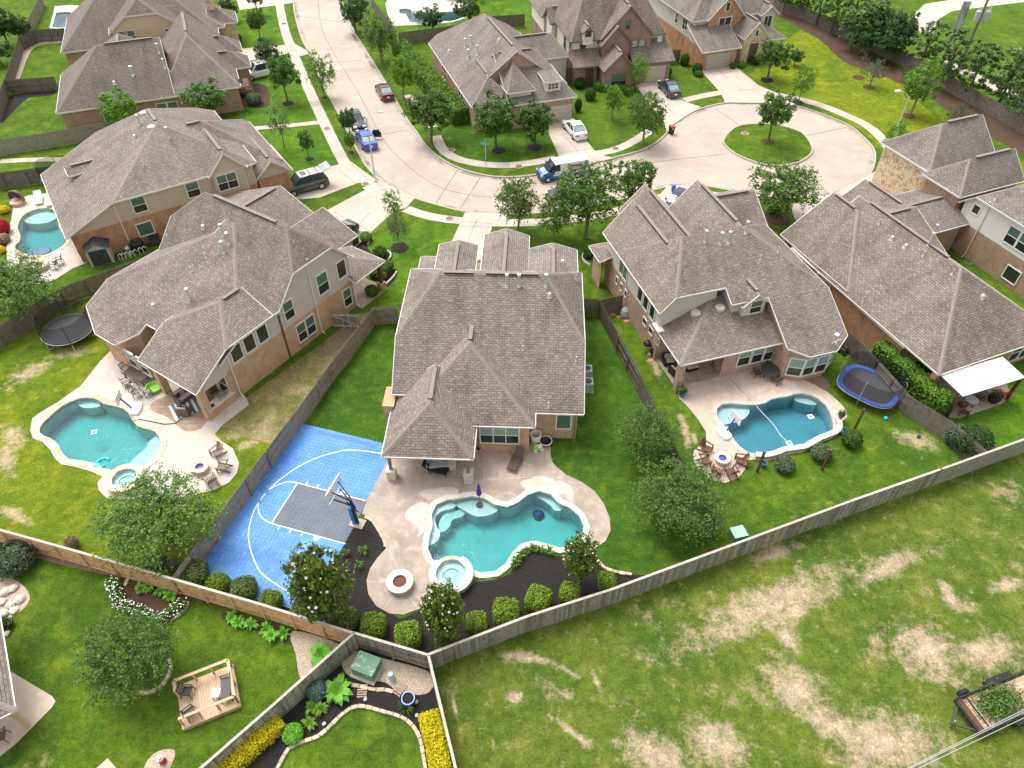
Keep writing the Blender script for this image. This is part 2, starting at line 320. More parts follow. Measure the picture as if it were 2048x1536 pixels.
mk("coping_white", (.64, .585, .52), .8, ((3, (.55, .485, .42), .45, .75),), (12, .25, .01), rnd=.07); mk("coping_tan", (.60, .45, .31), .8, ((2.5, (.72, .60, .46), .45, .65),), (9, .35, .015), rnd=.22)
mk("flag_white", (.56, .505, .44), .85, ((2, (.48, .425, .36), .45, .7),), (9, .35, .02), rnd=.06); mk("edge_stone", (.56, .47, .35), .9, ((6, (.44, .36, .26), .45, .65),), (12, .4, .02), rnd=.2)
mk("mulch", (.022, .019, .018), 1, ((14, (.045, .037, .032), .5, .7),), (30, 1, .05)); mk("mulch_brown", (.105, .062, .04), 1, ((12, (.05, .032, .024), .45, .65),), (26, 1, .05))
mk("gravel", (.50, .40, .30), 1, ((16, (.66, .58, .48), .5, .6), (24, (.24, .18, .13), .52, .62)), (22, 1, .06)); mk("soil", (.19, .135, .095), 1, ((3, (.25, .19, .13), .4, .7),), (12, .8, .05)); mk("sand", (.55, .42, .32), 1, ((3, (.62, .51, .41), .4, .7),), (10, .5, .04))
mk("pool_plaster", (.30, .66, .68), .6, ((.8, (.26, .60, .63), .35, .7),)); mk("pool_plaster_deep", (.155, .50, .54), .6, ((.7, (.13, .45, .50), .35, .7),)); mk("pool_shelf", (.52, .69, .66), .6, ((1.5, (.46, .64, .62), .4, .7),))
mk("pool_plaster_blue", (.155, .44, .54), .6, ((.8, (.13, .39, .50), .35, .7),)); mk("pool_wall", (.20, .36, .40), .6); mk("water", (.90, .985, .985), fn=watermat)
mk("court_blue", (.085, .26, .62), .55, ((.25, (.05, .18, .52), .45, .68), (1.5, (.12, .33, .66), .5, .75)), spec=.3, rnd=.09); mk("court_grey", (.105, .11, .135), .55, ((.9, (.14, .145, .17), .4, .7),), rnd=.06); mk("court_dark", (.06, .19, .58), .55, rnd=.08)
mk("line_white", (.80, .82, .84), .6); mk("under", (.30, .47, .74), .9)
mk("wood_grey", (.265, .225, .185), .9, ((2.6, (.17, .15, .125), .42, .66), (9, (.36, .32, .275), .52, .7)), (18, .5, .01), rnd=.3); mk("wood_green", (.25, .235, .185), .9, ((3.5, (.165, .158, .12), .42, .66), (9, (.34, .32, .275), .54, .7)), (18, .5, .01), rnd=.34)
mk("wood_dark", (.185, .155, .13), .9, ((2.6, (.12, .105, .09), .42, .66),), (18, .5, .01), rnd=.16); mk("wood_tan", (.78, .50, .27), .8, ((3, (.56, .33, .16), .42, .68),), (18, .4, .01), rnd=.1); mk("wood_cap", (.50, .455, .41), .9, ((5, (.38, .345, .31), .45, .65),), (18, .4, .01), rnd=.1)
mk("wood_deck", (.60, .43, .285), .75, ((4, (.52, .36, .23), .42, .65),), (16, .3, .01), rnd=.08); mk("wood_brown", (.12, .062, .036), .7, ((6, (.08, .042, .025), .4, .65),)); mk("adirondack", (.155, .075, .042), .6, ((8, (.105, .05, .03), .4, .65),), rnd=.1); mk("adirondack_grey", (.27, .205, .165), .75, ((8, (.2, .155, .125), .4, .65),), rnd=.1)
mk("bark", (.16, .13, .105), .95, ((5, (.09, .075, .06), .42, .62),), (14, 1, .04)); mk("bark_pale", (.26, .225, .185), .95, ((5, (.16, .135, .11), .42, .62),), (14, 1, .04)); mk("twig", (.21, .155, .12), .95)
mk("leaf_oak", (.026, .058, .012), (.07, .145, .022), (.15, .25, .04), fn=leafmat); mk("leaf_elm", (.04, .08, .016), (.10, .18, .032), (.19, .29, .055), fn=leafmat)
mk("leaf_lime", (.055, .13, .012), (.125, .26, .022), (.22, .38, .04), fn=leafmat); mk("leaf_dark", (.018, .045, .012), (.045, .10, .024), (.095, .17, .04), fn=leafmat)
mk("leaf_magnolia", (.032, .058, .010), (.105, .155, .02), (.22, .27, .04), .2, .35, fn=leafmat); mk("leaf_box", (.055, .105, .012), (.145, .235, .018), (.27, .36, .03), .2, fn=leafmat)
mk("leaf_box_dull", (.05, .07, .02), (.105, .145, .03), (.185, .22, .05), .2, fn=leafmat); mk("leaf_yellow", (.36, .33, .008), (.66, .56, .01), (.82, .72, .03), .2, fn=leafmat); mk("leaf_pine", (.034, .068, .018), (.08, .148, .034), (.155, .235, .06), .2, fn=leafmat)
mk("leaf_grey", (.05, .075, .04), (.085, .12, .065), (.135, .17, .09), .25, fn=leafmat); mk("leaf_hosta", (.07, .22, .02), (.13, .36, .03), (.24, .48, .06), .3, fn=leafmat); mk("leaf_spruce", (.045, .10, .085), (.085, .165, .14), (.14, .23, .20), .15, fn=leafmat); mk("leaf_tan", (.19, .13, .085), (.26, .19, .125), (.33, .25, .17), .2, fn=leafmat)
mk("petal_white", (.85, .84, .80), .6); mk("petal_red", (.55, .02, .03), .6); mk("petal_yellow", (.8, .58, .02), .6); mk("petal_blue", (.10, .10, .45), .6)
LA = {}
def lawn(k, *a, **kw): LA[k] = W_["lawn_" + k] = lawnmat("lawn_" + k, *a, **kw)
lawn("lush", (0.062, 0.136, 0.012), (0.038, 0.093, 0.010), (0.110, 0.191, 0.017), (.24, .23, .07), .67)
def spots(lst):
    out = []
    for (x0, y0), (x1, y1), wd in lst: a, b = G(x0, y0), G(x1, y1); out.append(((a.x + b.x) / 2, (a.y + b.y) / 2, (a - b).length / 2 + .2, wd / 2, atan2(b.y - a.y, b.x - a.x)))
    return out
lawn("right", (0.090, 0.157, 0.012), (0.053, 0.110, 0.011), (0.146, 0.211, 0.017), (.32, .28, .11), .64, spots=spots((((1785,870),(1885,890),2.),((1360,820),(1380,900),.9),((1300,700),(1320,760),.9),((1385,860),(1392,890),.6))), spotcol=(.45,.36,.22))
lawn("mid", (0.091, 0.155, 0.012), (0.055, 0.109, 0.011), (0.151, 0.210, 0.017), (.33, .29, .10), .63)
lawn("yellow", (0.171, 0.216, 0.011), (0.099, 0.158, 0.011), (0.261, 0.270, 0.016), (.42, .33, .13), .62)
lawn("left", (0.149, 0.198, 0.011), (0.081, 0.140, 0.011), (0.243, 0.257, 0.016), (.42, .33, .13), .62, spots=spots((((10,770),(110,720),2.2),((10,850),(40,900),2.),((100,710),(190,700),1.8),((420,840),(480,800),1.),((440,880),(520,850),1.4),((10,880),(20,960),1.6),((0,1010),(60,1050),1.2),((470,900),(540,870),1.))), spotcol=(.45,.36,.22))
lawn("dry", (.27, .22, .105), (.155, .17, .05), (.40, .31, .18), (.15, .10, .06), .58)
lawn("field", (0.116, 0.155, 0.019), (0.065, 0.114, 0.015), (0.189, 0.202, 0.039), (.36, .29, .16), .57, spots=spots((((1000,1308),(1106,1322),.8),((1122,1333),(1160,1358),.4),((1185,1342),(1198,1375),.5),((1012,1398),(1046,1392),.9),((1110,1378),(1140,1396),.35),((1330,1300),(1720,1130),3.2),((1480,1270),(1660,1190),1.6),((1520,1330),(1660,1420),3.6),((1600,1420),(1740,1480),2.4),((1640,1500),(1900,1470),4.),((1780,1250),(1930,1360),4.5),((1880,1160),(1915,1225),1.2),((1380,1440),(1500,1540),3.),((1230,1470),(1400,1560),2.6),((1700,1170),(1850,1100),1.8),((1900,1320),(2048,1290),2.6),((1560,1250),(1580,1300),1.4),((905,1390),(915,1440),.3),((1100,1430),(1190,1500),.5),((1500,1125),(1600,1085),1.2),((1980,1180),(2048,1160),1.2))), spotcol=(.46, .355, .25))
lawn("bright", (0.090, 0.185, 0.012), (0.060, 0.133, 0.011), (0.142, 0.232, 0.019), (.28, .30, .05), .70)
mk("gutter", (.40, .345, .29), .9, ((.35, (.20, .175, .15), .5, .62), (2, (.46, .40, .34), .5, .75)))
# ================================================================== ground, street, walks, lawns
def Z(ox, oy, s, pts): return [(ox + x / s, oy + y / s) for x, y in pts]
def inside(p, poly):
    r = False; n = len(poly)
    for i in range(n):
        a, b = poly[i], poly[i - 1]
        if (a[1] > p[1]) != (b[1] > p[1]) and p[0] < (b[0] - a[0]) * (p[1] - a[1]) / (b[1] - a[1]) + a[0]: r = not r
    return r
def area(p): return sum(p[i][0] * p[(i + 1) % len(p)][1] - p[(i + 1) % len(p)][0] * p[i][1] for i in range(len(p))) / 2
def holed(outer, holes, z, m, mb=None, skirt=None, ms=0):
    mb = mb or MB(); loops = [[V((q[0], q[1], 0)) for q in l] for l in [outer] + holes]; flat = [p for l in loops for p in l]
    tri = []
    for t in tessellate_polygon(loops):
        a, b, c = (flat[k] for k in t)
        tri.append(tuple(t) if (b.x - a.x) * (c.y - a.y) - (b.y - a.y) * (c.x - a.x) > 0 else (t[0], t[2], t[1]))
    mb.raw([(p.x, p.y, z) for p in flat], tri, m)
    if skirt is not None:
        for li, l in enumerate(loops):
            n = len(l); ccw = area(l) > 0
            if li: ccw = not ccw
            f = [(i, (i + 1) % n, n + (i + 1) % n, n + i) for i in range(n)]
            if not ccw: f = [q[::-1] for q in f]
            mb.raw([(p.x, p.y, zz) for zz in (skirt, z) for p in l], f, ms)
    return mb
POOL = {}
POOL["main"] = smooth(GL(Z(680, 950, 3.303, [(605,250),(640,190),(700,163),(755,172),(800,150),(870,140),(950,152),(1020,195),(1085,213),(1150,200),(1210,152),(1270,115),(1340,108),(1410,140),(1460,200),(1530,222),(1590,280),(1615,345),(1600,410),(1545,465),(1480,487),(1420,482),(1340,452),(1260,441),(1190,465),(1140,520),(1105,580),(1060,628),(990,650),(920,650),(850,625),(760,640),(660,610),(600,550),(578,490),(582,430),(610,350),(606,290)])), 3, True)
POOL["left"] = smooth(GL(Z(0, 700, 3.84, [(298,625),(330,560),(400,500),(480,430),(580,385),(660,365),(740,375),(800,415),(870,430),(950,450),(1000,500),(1035,565),(1100,600),(1180,620),(1230,670),(1242,740),(1200,810),(1130,880),(1040,920),(930,930),(840,928),(780,910),(700,870),(600,855),(520,840),(480,800),(450,740),(400,690),(330,662)])), 3, True)
POOL["right"] = smooth(GL(Z(1200, 600, 3.84, [(890,870),(905,820),(960,795),(1050,800),(1180,808),(1260,795),(1320,760),(1440,742),(1510,720),(1600,725),(1690,770),(1750,830),(1780,900),(1795,980),(1780,1020),(1700,1050),(1640,1080),(1560,1125),(1410,1145),(1350,1168),(1290,1188),(1200,1190),(1120,1170),(1060,1120),(1012,1060),(988,1010),(940,960),(900,910)])), 3, True)
POOL["upper"] = smooth(GL(Z(0, 350, 3.84, [(135,400),(180,310),(280,265),(360,255),(430,278),(445,340),(460,410),(500,470),(515,515),(470,560),(400,600),(330,622),(230,622),(150,592),(108,552),(155,510),(152,450)])), 3, True)
POOL["corner"] = GL(Z(0, 0, 3.84, [(432,98),(545,92),(560,120),(520,216),(400,216)]))
POOL["far"] = GL(Z(500, 0, 3.84, [(1140,70),(1230,68),(1260,108),(1620,86),(1660,130),(1560,165),(1230,178),(1195,110),(1150,110)]))
PL = list(POOL.values())
def ph(outer): return [q for q in PL if inside(sum((V(p) for p in q), V((0, 0, 0))) / len(q), outer)]
# ---- kerb lines of the street and the cul-de-sac
KL = smooth(GL([(575,-90),(587,0),(592,34),(604,75),(620,107),(653,180),(677,224),(716,300),(733,330),(760,358),(786,374),(825,393),(870,407),(917,419),(963,425),(1021,427),(1065,425),(1130,419),(1200,407),(1260,392),(1312,377),(1345,371),(1400,370),(1443,376),(1489,386),(1550,393),(1625,393),(1668,387),(1702,377),(1728,361),(1744,336),(1749,312),(1744,294),(1728,276),(1700,252),(1665,236),(1624,221),(1593,212),(1540,206),(1490,204),(1448,206),(1406,216),(1375,229),(1346,250),(1331,270),(1307,289),(1273,304),(1224,316),(1167,330),(1118,341),(1073,349),(1040,353),(1000,354),(963,349),(917,336),(878,315),(849,289),(831,263),(812,237),(786,193),(755,140),(724,91),(700,49),(682,0),(645,-90)]), 4)
far0, far1 = V((KL[0].x - 14, 420, 0)), V((KL[-1].x - 16, 420, 0))
BIG = 2500
outer = [V((-BIG, -BIG, 0)), V((BIG, -BIG, 0)), V((BIG, BIG, 0)), V((far1.x - 20, BIG, 0)), far1] + KL[::-1] + [far0, V((far0.x - 20, BIG, 0)), V((-BIG, BIG, 0))]
struct("ground", holed(outer, PL, 0, 0, skirt=-.15, ms=1).mesh("ground", [LA["mid"], W_["kerb"]], uv=False))
st = struct("street", MB().sheet([far1 + V((-20, 2000, 0)), far1] + KL[::-1] + [far0, far0 + V((-20, 2000, 0))], -.13).mesh("street", W_["road"], uv=False))
kb = MB().ribbon(offs(KL, -.09), .2, -.14, .012); struct("kerb", kb.mesh("kerb", W_["kerb"], uv=False))
gut = MB().ribbon(offs(KL, .28), .5, -.15, -.124); struct("gutter", gut.mesh("gutter", W_["gutter"], uv=False))
# tar joints across the street panels
for a, b in (((916,336),(870,407)),((963,349),(918,419)),((660,123),(722,119)),((755,268),(816,258)),((1430,215),(1481,249)),((1240,330),(1458,305)),((1610,270),(1697,252)),((1636,364),(1660,389)),((680,42),(590,30))):
    p = GL([a, b]); part(st, "expansion_joint", MB().ribbon(p, .06, -.131, -.122).mesh("joint", W_["joint"], uv=False))
mid = smooth(GL([(634,-60),(640,40),(665,100),(720,190),(765,275),(810,325),(870,368),(940,388),(1020,392),(1120,384)]), 5)
part(st, "expansion_joint", MB().ribbon(mid, .05, -.131, -.123).mesh("joint", W_["joint"], uv=False))
# ---- round island
isl = smooth(GL(Z(1400, 180, 6.4, [(298,645),(400,510),(520,450),(700,430),(960,440),(1200,500),(1345,580),(1440,760),(1340,880),(1150,950),(980,962),(800,945),(600,880),(450,810),(350,730)])), 4, True)
struct("island_lawn", MB().prism(isl, -.15, .02).mesh("island", LA["mid"], uv=False))
struct("island_kerb", MB().ribbon(isl + isl[:1], .22, -.15, .03).mesh("ik", W_["kerb"], uv=False))
# ---- lawns: sheets with their own turf
_tz = [0]
def turf(name, k, px, z=.006):
    _tz[0] += 1; z += _tz[0] * .0004
    o = GL(px) if not isinstance(px[0], V) else px
    me = holed(o, ph(o), z, 0).mesh(name, LA[k], uv=False); return struct(name, me)
turf("lawn_centre_yard", "lush", [(345,1155),(400,1095),(512,950),(628,795),(680,730),(760,628),(1165,612),(1205,612),(1292,768),(1368,925),(1445,1075),(1250,1160),(860,1300),(707,1262)])
turf("lawn_left_yard", "left", [(-60,660),(60,625),(200,575),(300,700),(480,800),(560,800),(600,812),(512,950),(345,1155),(-10,1062),(-120,1020)])
turf("lawn_left_side", "dry", [(470,812),(500,790),(640,690),(720,625),(765,632),(690,735),(628,795),(560,890),(500,880),(440,850)], .010)
turf("lawn_right_yard", "right", [(1205,612),(1260,600),(1420,700),(1700,680),(1830,815),(1915,865),(1990,920),(1880,950),(1500,1080),(1445,1085),(1368,925),(1292,768)])
turf("lawn_far_right_yard", "bright", [(1850,760),(2140,680),(2140,850),(1985,905),(1910,858)])
turf("lawn_lower_left", "mid", [(-200,1020),(0,1090),(340,1190),(700,1290),(520,1450),(405,1560),(300,1700),(-250,1700)])
turf("field", "field", [(862,1345),(1100,1230),(1500,1095),(1880,955),(2100,880),(2600,800),(2600,2000),(930,2000),(905,1560)])
turf("lawn_cove", "yellow", [(1500,150),(1560,90),(1600,60),(1700,110),(1800,170),(1900,260),(2050,330),(2060,380),(1800,330),(1770,300),(1745,280),(1690,240),(1600,200)])
turf("lawn_front_centre", "bright", [(800,450),(905,445),(880,520),(850,600),(780,612),(720,560),(690,500)])
turf("lawn_far_left_a", "bright", [(470,20),(562,4),(640,240),(560,270),(480,250),(440,120)])
turf("lawn_far_left_b", "bright", [(515,265),(640,252),(680,330),(590,352),(545,330)])
turf("lawn_far_middle", "mid", [(1175,200),(1200,300),(1240,292),(1310,262),(1340,235),(1300,190),(1230,170)])
turf("lawn_far_corner_house", "lush", [(880,250),(930,240),(1000,250),(1110,290),(1000,330),(930,315)])
turf("lawn_far_pool_yard", "bright", [(740,-30),(1060,-60),(1060,40),(900,80),(800,100),(770,60)], .008)
# ---- sidewalks: single slabs
def walk(px, wd, name="sidewalk", step=1.5, z=.03, m="slab", sm=6):
    pts = smooth(GL(px), sm); L = length(pts); n = max(1, round(L / step)); q = resample(pts, L / n * .99999)
    w_ = struct(name, MB().ribbon(q, wd - .06, -.05, z - .018).mesh("bed", W_["joint"], uv=False))
    l, r = offs(q, wd / 2), offs(q, -wd / 2)
    for i in range(len(q) - 1):
        c = (q[i] + q[i + 1]) / 2; e = .008 / max(.1, (q[i + 1] - q[i]).length)
        k = [l[i].lerp(l[i+1], e), r[i].lerp(r[i+1], e), r[i+1].lerp(r[i], e), l[i+1].lerp(l[i], e)]
        part(w_, "slab", MB().prism([p - c for p in k], -.04, z + random.Random(i).uniform(-.003, .003), bottom=False).mesh("slab", W_[m], uv=False), c)
    return w_
walk([(557,-20),(559,8),(566,45),(577,82),(600,138),(625,195),(647,242),(668,286),(690,328)], 1.35)
walk([(735,372),(765,394)], 1.35); walk([(812,418),(850,431),(895,439),(925,442)], 1.3)
walk([(985,446),(1040,446),(1100,443),(1160,436),(1230,424),(1300,403),(1345,389),(1400,387),(1450,394),(1500,406)], 1.35)
walk([(872,272),(886,300),(915,318),(960,328),(1010,331),(1062,326),(1112,316)], 1.3); walk([(1180,309),(1222,302),(1258,288),(1300,262)], 1.25)
walk([(1368,201),(1405,192),(1450,184)], 1.3); walk([(1590,197),(1640,210),(1690,230),(1735,252),(1768,282),(1786,312),(1788,345),(1768,372)], 1.4)
walk([(470,262),(520,256),(570,252),(640,245)], 1.0); walk([(0,323),(60,320),(120,319),(200,322)], 1.0, "garden_path"); walk([(815,190),(840,215),(866,255)], 1.2)
# ---- driveways with cut joints
def drive(px, label, cuts=()):
    o = GL(px); d = struct("driveway", MB().prism(o, -.1, .022, bottom=False).mesh("drive", W_["concrete"], uv=False))
    for a, b in cuts: part(d, "joint", MB().ribbon(GL([a, b]), .045, .015, .026).mesh("j", W_["joint"], uv=False))
drive([(586,352),(690,326),(700,322),(745,355),(786,376),(760,380),(735,366),(716,366),(640,395),(590,400),(560,385)], "", (((672,333),(713,368)),((700,324),(738,362))))
drive([(690,500),(640,440),(655,420),(738,376),(752,383),(788,376),(830,396),(812,416),(790,420),(726,480),(712,495)], "", (((672,432),(705,474)),((740,425),(700,470)),((738,384),(808,424)),((668,424),(742,464))))
drive([(905,480),(930,425),(963,426),(1000,427),(1020,428),(1008,446),(985,450),(968,520),(890,520)], "", (((937,478),(954,440)),((920,443),(1000,449)),((917,452),(990,455))))
drive([(1098,240),(1138,230),(1162,268),(1195,308),(1228,316),(1170,330),(1120,318),(1098,268)], "", (((1125,268),(1158,306)),((1117,272),(1140,266)),((1118,307),(1190,296))))
drive([(1270,170),(1330,155),(1366,202),(1402,214),(1375,230),(1345,250),(1333,262),(1328,245)], "", (((1322,203),(1352,232)),((1340,196),(1310,210))))
drive([(1400,140),(1462,126),(1516,170),(1545,183),(1600,195),(1590,211),(1540,206),(1450,205),(1446,195),(1440,184)], "", (((1432,137),(1486,183)),((1416,152),(1474,142)),((1446,185),(1520,176))))
drive([(1668,388),(1735,352),(1755,340),(1775,365),(1800,385),(1850,410),(1800,430),(1700,440),(1690,405)], "", (((1762,372),(1720,392)),((1745,362),(1700,384)),((1788,382),(1765,402))))
drive([(480,98),(590,88),(622,106),(604,112),(575,108),(480,125)], ""); drive([(470,-10),(560,-20),(590,5),(560,10),(480,20)], ""); drive([(1310,400),(1335,372),(1400,371),(1380,430),(1330,440)], "")
drive([(1580,410),(1640,393),(1668,388),(1690,410),(1620,450),(1590,440)], "")
struct("concrete_lane", MB().prism(GL([(1826,30),(1850,8),(1950,-8),(2120,-30),(2120,-4),(2000,10),(1905,22),(1875,40),(1865,70),(1840,66)]), -.1, .02, bottom=False).mesh("lane", W_["concrete"], uv=False))
struct("concrete_lane", MB().prism(GL([(1880,112),(1990,165),(2060,190),(2060,210),(1980,180),(1890,130)]), -.1, .02, bottom=False).mesh("lane", W_["concrete"], uv=False))
# manhole lids
for i, (x, y, lb) in enumerate(((568,47,"brown round access lid in the upper left sidewalk"),(654,257,"brown round access lid where the garden path meets the sidewalk"),(731,368,"brown round access lid beside the driveway near the lamp post"),(899,437,"brown round access lid in the sidewalk by the centre driveway"),(903,300,"brown round access lid in the curved corner sidewalk"),(1038,333,"brown round access lid in the sidewalk beside the blue van"),(1231,297,"brown round access lid near the white car's driveway"),(1490,267,"brown round access lid in the round island lawn"))):
    r = .5; solo("access_lid", cached("lid", lambda: MB().lathe([(.001, .045), (.36, .045), (.38, .04), (.38, 0)], 20, m=1).lathe([(.38, .03), (.47, .03), (.47, -.02)], 20).mesh("lid", [W_["concrete"], mat("lid_iron", (.22, .12, .10), .7)])), lb, "manhole lid", G(x, y, .03), 0, "access lids along the street")
# ---- fences
def picket_mesh(h, m, wd): return cached(("pk", h, m, wd), lambda: MB().box(0, 0, .04, wd, .018, h - .04).mesh("picket", W_[m]))
def fence(label, top, h=1.9, m="wood_grey", side=1, alt=False, single=False, cap=None, bay=2.4, rails=3, pitch=.142, railmat=None, group=None):
    pts = [G(x, y, h) for x, y in top]; pts = [V((p.x, p.y, 0)) for p in pts]; o = pts[0]
    t = thing("wooden_fence", label, "fence", o, 0, group); pk = MB(); rm = railmat or m; bayc = 0; rnd = random.Random(len(label))
    for a, b in zip(pts, pts[1:]):
        L = (b - a).length; nb = max(1, round(L / bay)); d = (b - a) / L; nrm = V((-d.y, d.x, 0)); rz = atan2(d.y, d.x)
        for i in range(nb + 1):
            sd_ = side * (-1 if (alt and (bayc + i) // 2 % 2) else 1); p = a + d * (L * i / nb) - nrm * sd_ * .06
            part(t, "post", cached(("post", h, rm), lambda: MB().box(0, 0, 0, .09, .09, h - .05).mesh("post", W_[rm])), p - o, rz)
        for i in range(nb):
            sd_ = side * (-1 if (alt and (bayc + i) // 2 % 2) else 1); l = L / nb
            for k in range(rails):
                z = .25 + k * (h - .5) / (rails - 1); c = a + d * (l * (i + .5)) - nrm * sd_ * .045
                part(t, "rail", cached(("rail", round(l, 2), rm), lambda: MB().box(0, 0, 0, l - .002, .04, .09).mesh("rail", W_[rm])), c - o + V((0, 0, z)), rz)
            n = int(l / pitch); 
            for k in range(n):
                c = a + d * (l * i + (k + .5) * l / n) + nrm * sd_ * .012; hh = rnd.uniform(-.015, .01)
                if single: part(t, "picket", picket_mesh(h, m, round(l / n - .012, 3)), c - o + V((0, 0, hh)), rz)
                else:
                    q = c - o; pk.box(q.x, q.y, .04 + hh, l / n - .012, .018, h - .04, rz)
        if cap:
            part(t, "cap_rail", MB().beam(a - o + V((0, 0, h + .02)), b - o + V((0, 0, h + .02)), .15, .035).mesh("cap", W_[cap]))
        bayc += nb
    if not single: part(t, "pickets", pk.mesh("pickets", W_[m]), kind="stuff")
    return t
fence("long grey green picket fence with cap rail along the open field", [(857,1309),(1054,1233),(1220,1180),(1500,1077),(1705,1001),(1861,946),(1880,939)], 1.95, "wood_green", -1, single=True, cap="wood_cap", pitch=.155)
fence("grey picket fence at the right edge behind the far right lawn", [(1884,938),(2048,879),(2300,790)], 1.98, "wood_green", -1, cap="wood_cap")
fence("weathered grey fence running between the blue court and the left yard", [(343,1157),(380,1107),(489,958),(606,802),(656,733),(745,616)], 1.9, "wood_grey", 1, alt=True)
fence("short grey fence closing the gap left of the centre house", [(745,616),(793,614)], 1.9, "wood_grey", 1)
fence("new orange tan board fence with pale cap across the lower left", [(-70,1040),(0,1060),(158,1104),(342,1157),(519,1208),(706,1266)], 1.9, "wood_tan", 1, single=True, cap="wood_cap", pitch=.16)
fence("short grey fence behind the green utility box", [(708,1266),(856,1310)], 1.9, "wood_grey", 1, single=True, cap="wood_cap", pitch=.155)
fence("grey fence running down left beside the yellow hedge", [(706,1268),(560,1398),(400,1538),(330,1600)], 1.9, "wood_green", 1, single=True, cap="wood_cap", pitch=.155)
fence("grey fence running down the bottom edge beside the open field", [(857,1312),(884,1424),(912,1540),(930,1620)], 1.9, "wood_dark", 1, single=True, cap="wood_cap", pitch=.155)
fence("grey brown fence between the centre house and the brick house on its right", [(1200,599),(1281,750),(1356,907),(1436,1045)], 1.9, "wood_dark", -1, alt=True)
fence("short fence joining the centre house to the right side fence", [(1166,597),(1200,599)], 1.9, "wood_dark", 1); fence("short fence leaning toward the white sided brick house wall", [(1202,599),(1246,590)], 1.9, "wood_dark", -1)
fence("dark fence between the blue trampoline and the house with the patio cover", [(1682,650),(1726,686),(1822,793),(1903,842),(1975,902)], 1.9, "wood_dark", -1, alt=True)
fence("weathered fence behind the round black trampoline", [(-60,690),(44,623),(117,577),(260,524),(310,505)], 1.9, "wood_dark", 1, alt=True)
fence("grey fence under the tan brick house on the upper left", [(-60,292),(0,279),(110,262),(224,242)], 1.9, "wood_green", -1)
fence("fence behind the teal trampoline", [(-60,355),(0,345),(94,333),(180,315)], 1.9, "wood_dark", 1)
fence("fence closing the small mulch garden on the far left", [(8,160),(107,153)], 1.9, "wood_dark", 1); fence("tall grey fence with pale top running up the far left edge", [(-14,215),(8,158),(36,76)], 1.9, "wood_grey", -1)
fence("grey fence beside the rectangular pool in the top left corner", [(36,76),(55,41),(80,-12)], 1.9, "wood_grey", -1); fence("short fence between two top left lawns", [(38,74),(64,60),(127,56)], 1.9, "wood_dark", 1)
fence("brown fence behind the corner house by the street", [(797,65),(914,50),(960,44)], 1.9, "wood_dark", -1); fence("fence beside the white terrace at the top", [(740,-10),(788,57)], 1.9, "wood_dark", -1)
fence("fence beyond the corner house next to the white house", [(985,32),(1049,28)], 1.9, "wood_dark", -1); fence("grey gate fence beside the corner house", [(907,221),(932,213)], 1.9, "wood_grey", -1); fence("dark fence between the two upper right brick houses", [(1337,102),(1362,98)], 1.9, "wood_dark", -1)
fence("dark fence between the corner house and the white house", [(1112,140),(1142,136)], 1.9, "wood_dark", -1); fence("brown fence behind the pine row on the upper right", [(1550,-10),(1660,35),(1800,98),(1930,168),(2040,228),(2140,285)], 1.9, "wood_dark", -1)
g_ = thing("fence_gate", "leaning grey gate with diagonal brace beside the grey sided house", "gate", G(672,655))
a, b = G(668,655), G(722,658); d_ = b - a
for i in range(9): part(g_, "picket", picket_mesh(1.7, "wood_grey", .2), a + d_ * ((i + .5) / 9) - G(672,655), atan2(d_.y, d_.x))
for k, (z0, z1) in enumerate(((.3, .3), (1.5, 1.5), (1.5, .3))): part(g_, "brace" if k == 2 else "rail", MB().beam(a + V((0, -.05, z0)) - G(672,655), b + V((0, -.05, z1)) - G(672,655), .04, .1).mesh("r", W_["wood_cap"]))
# ================================================================== houses
def clip(poly, a, b, c):
    out = []; n = len(poly)
    for i in range(n):
        p, q = poly[i], poly[(i + 1) % n]; fp = a * p[0] + b * p[1] + c; fq = a * q[0] + b * q[1] + c
        if fp <= 1e-7: out.append(p)
        if (fp < -1e-7 and fq > 1e-7) or (fp > 1e-7 and fq < -1e-7):
            t = fp / (fp - fq); out.append((p[0] + (q[0] - p[0]) * t, p[1] + (q[1] - p[1]) * t))
    return out
def inset(poly, d):
    n = len(poly); out = []
    L = []
    for i in range(n):
        a, b = poly[i], poly[(i + 1) % n]; l = hypot(b[0] - a[0], b[1] - a[1]); nx, ny = -(b[1] - a[1]) / l, (b[0] - a[0]) / l
        dd = d[i] if isinstance(d, (list, tuple)) else d
        L.append((a[0] + nx * dd, a[1] + ny * dd, (b[0] - a[0]) / l, (b[1] - a[1]) / l))
    for i in range(n):
        x1, y1, dx1, dy1 = L[i - 1]; x2, y2, dx2, dy2 = L[i]; den = dx1 * dy2 - dy1 * dx2
        if abs(den) < 1e-6: out.append((x2, y2)); continue
        t = ((x2 - x1) * dy2 - (y2 - y1) * dx2) / den; out.append((x1 + dx1 * t, y1 + dy1 * t))
    return out
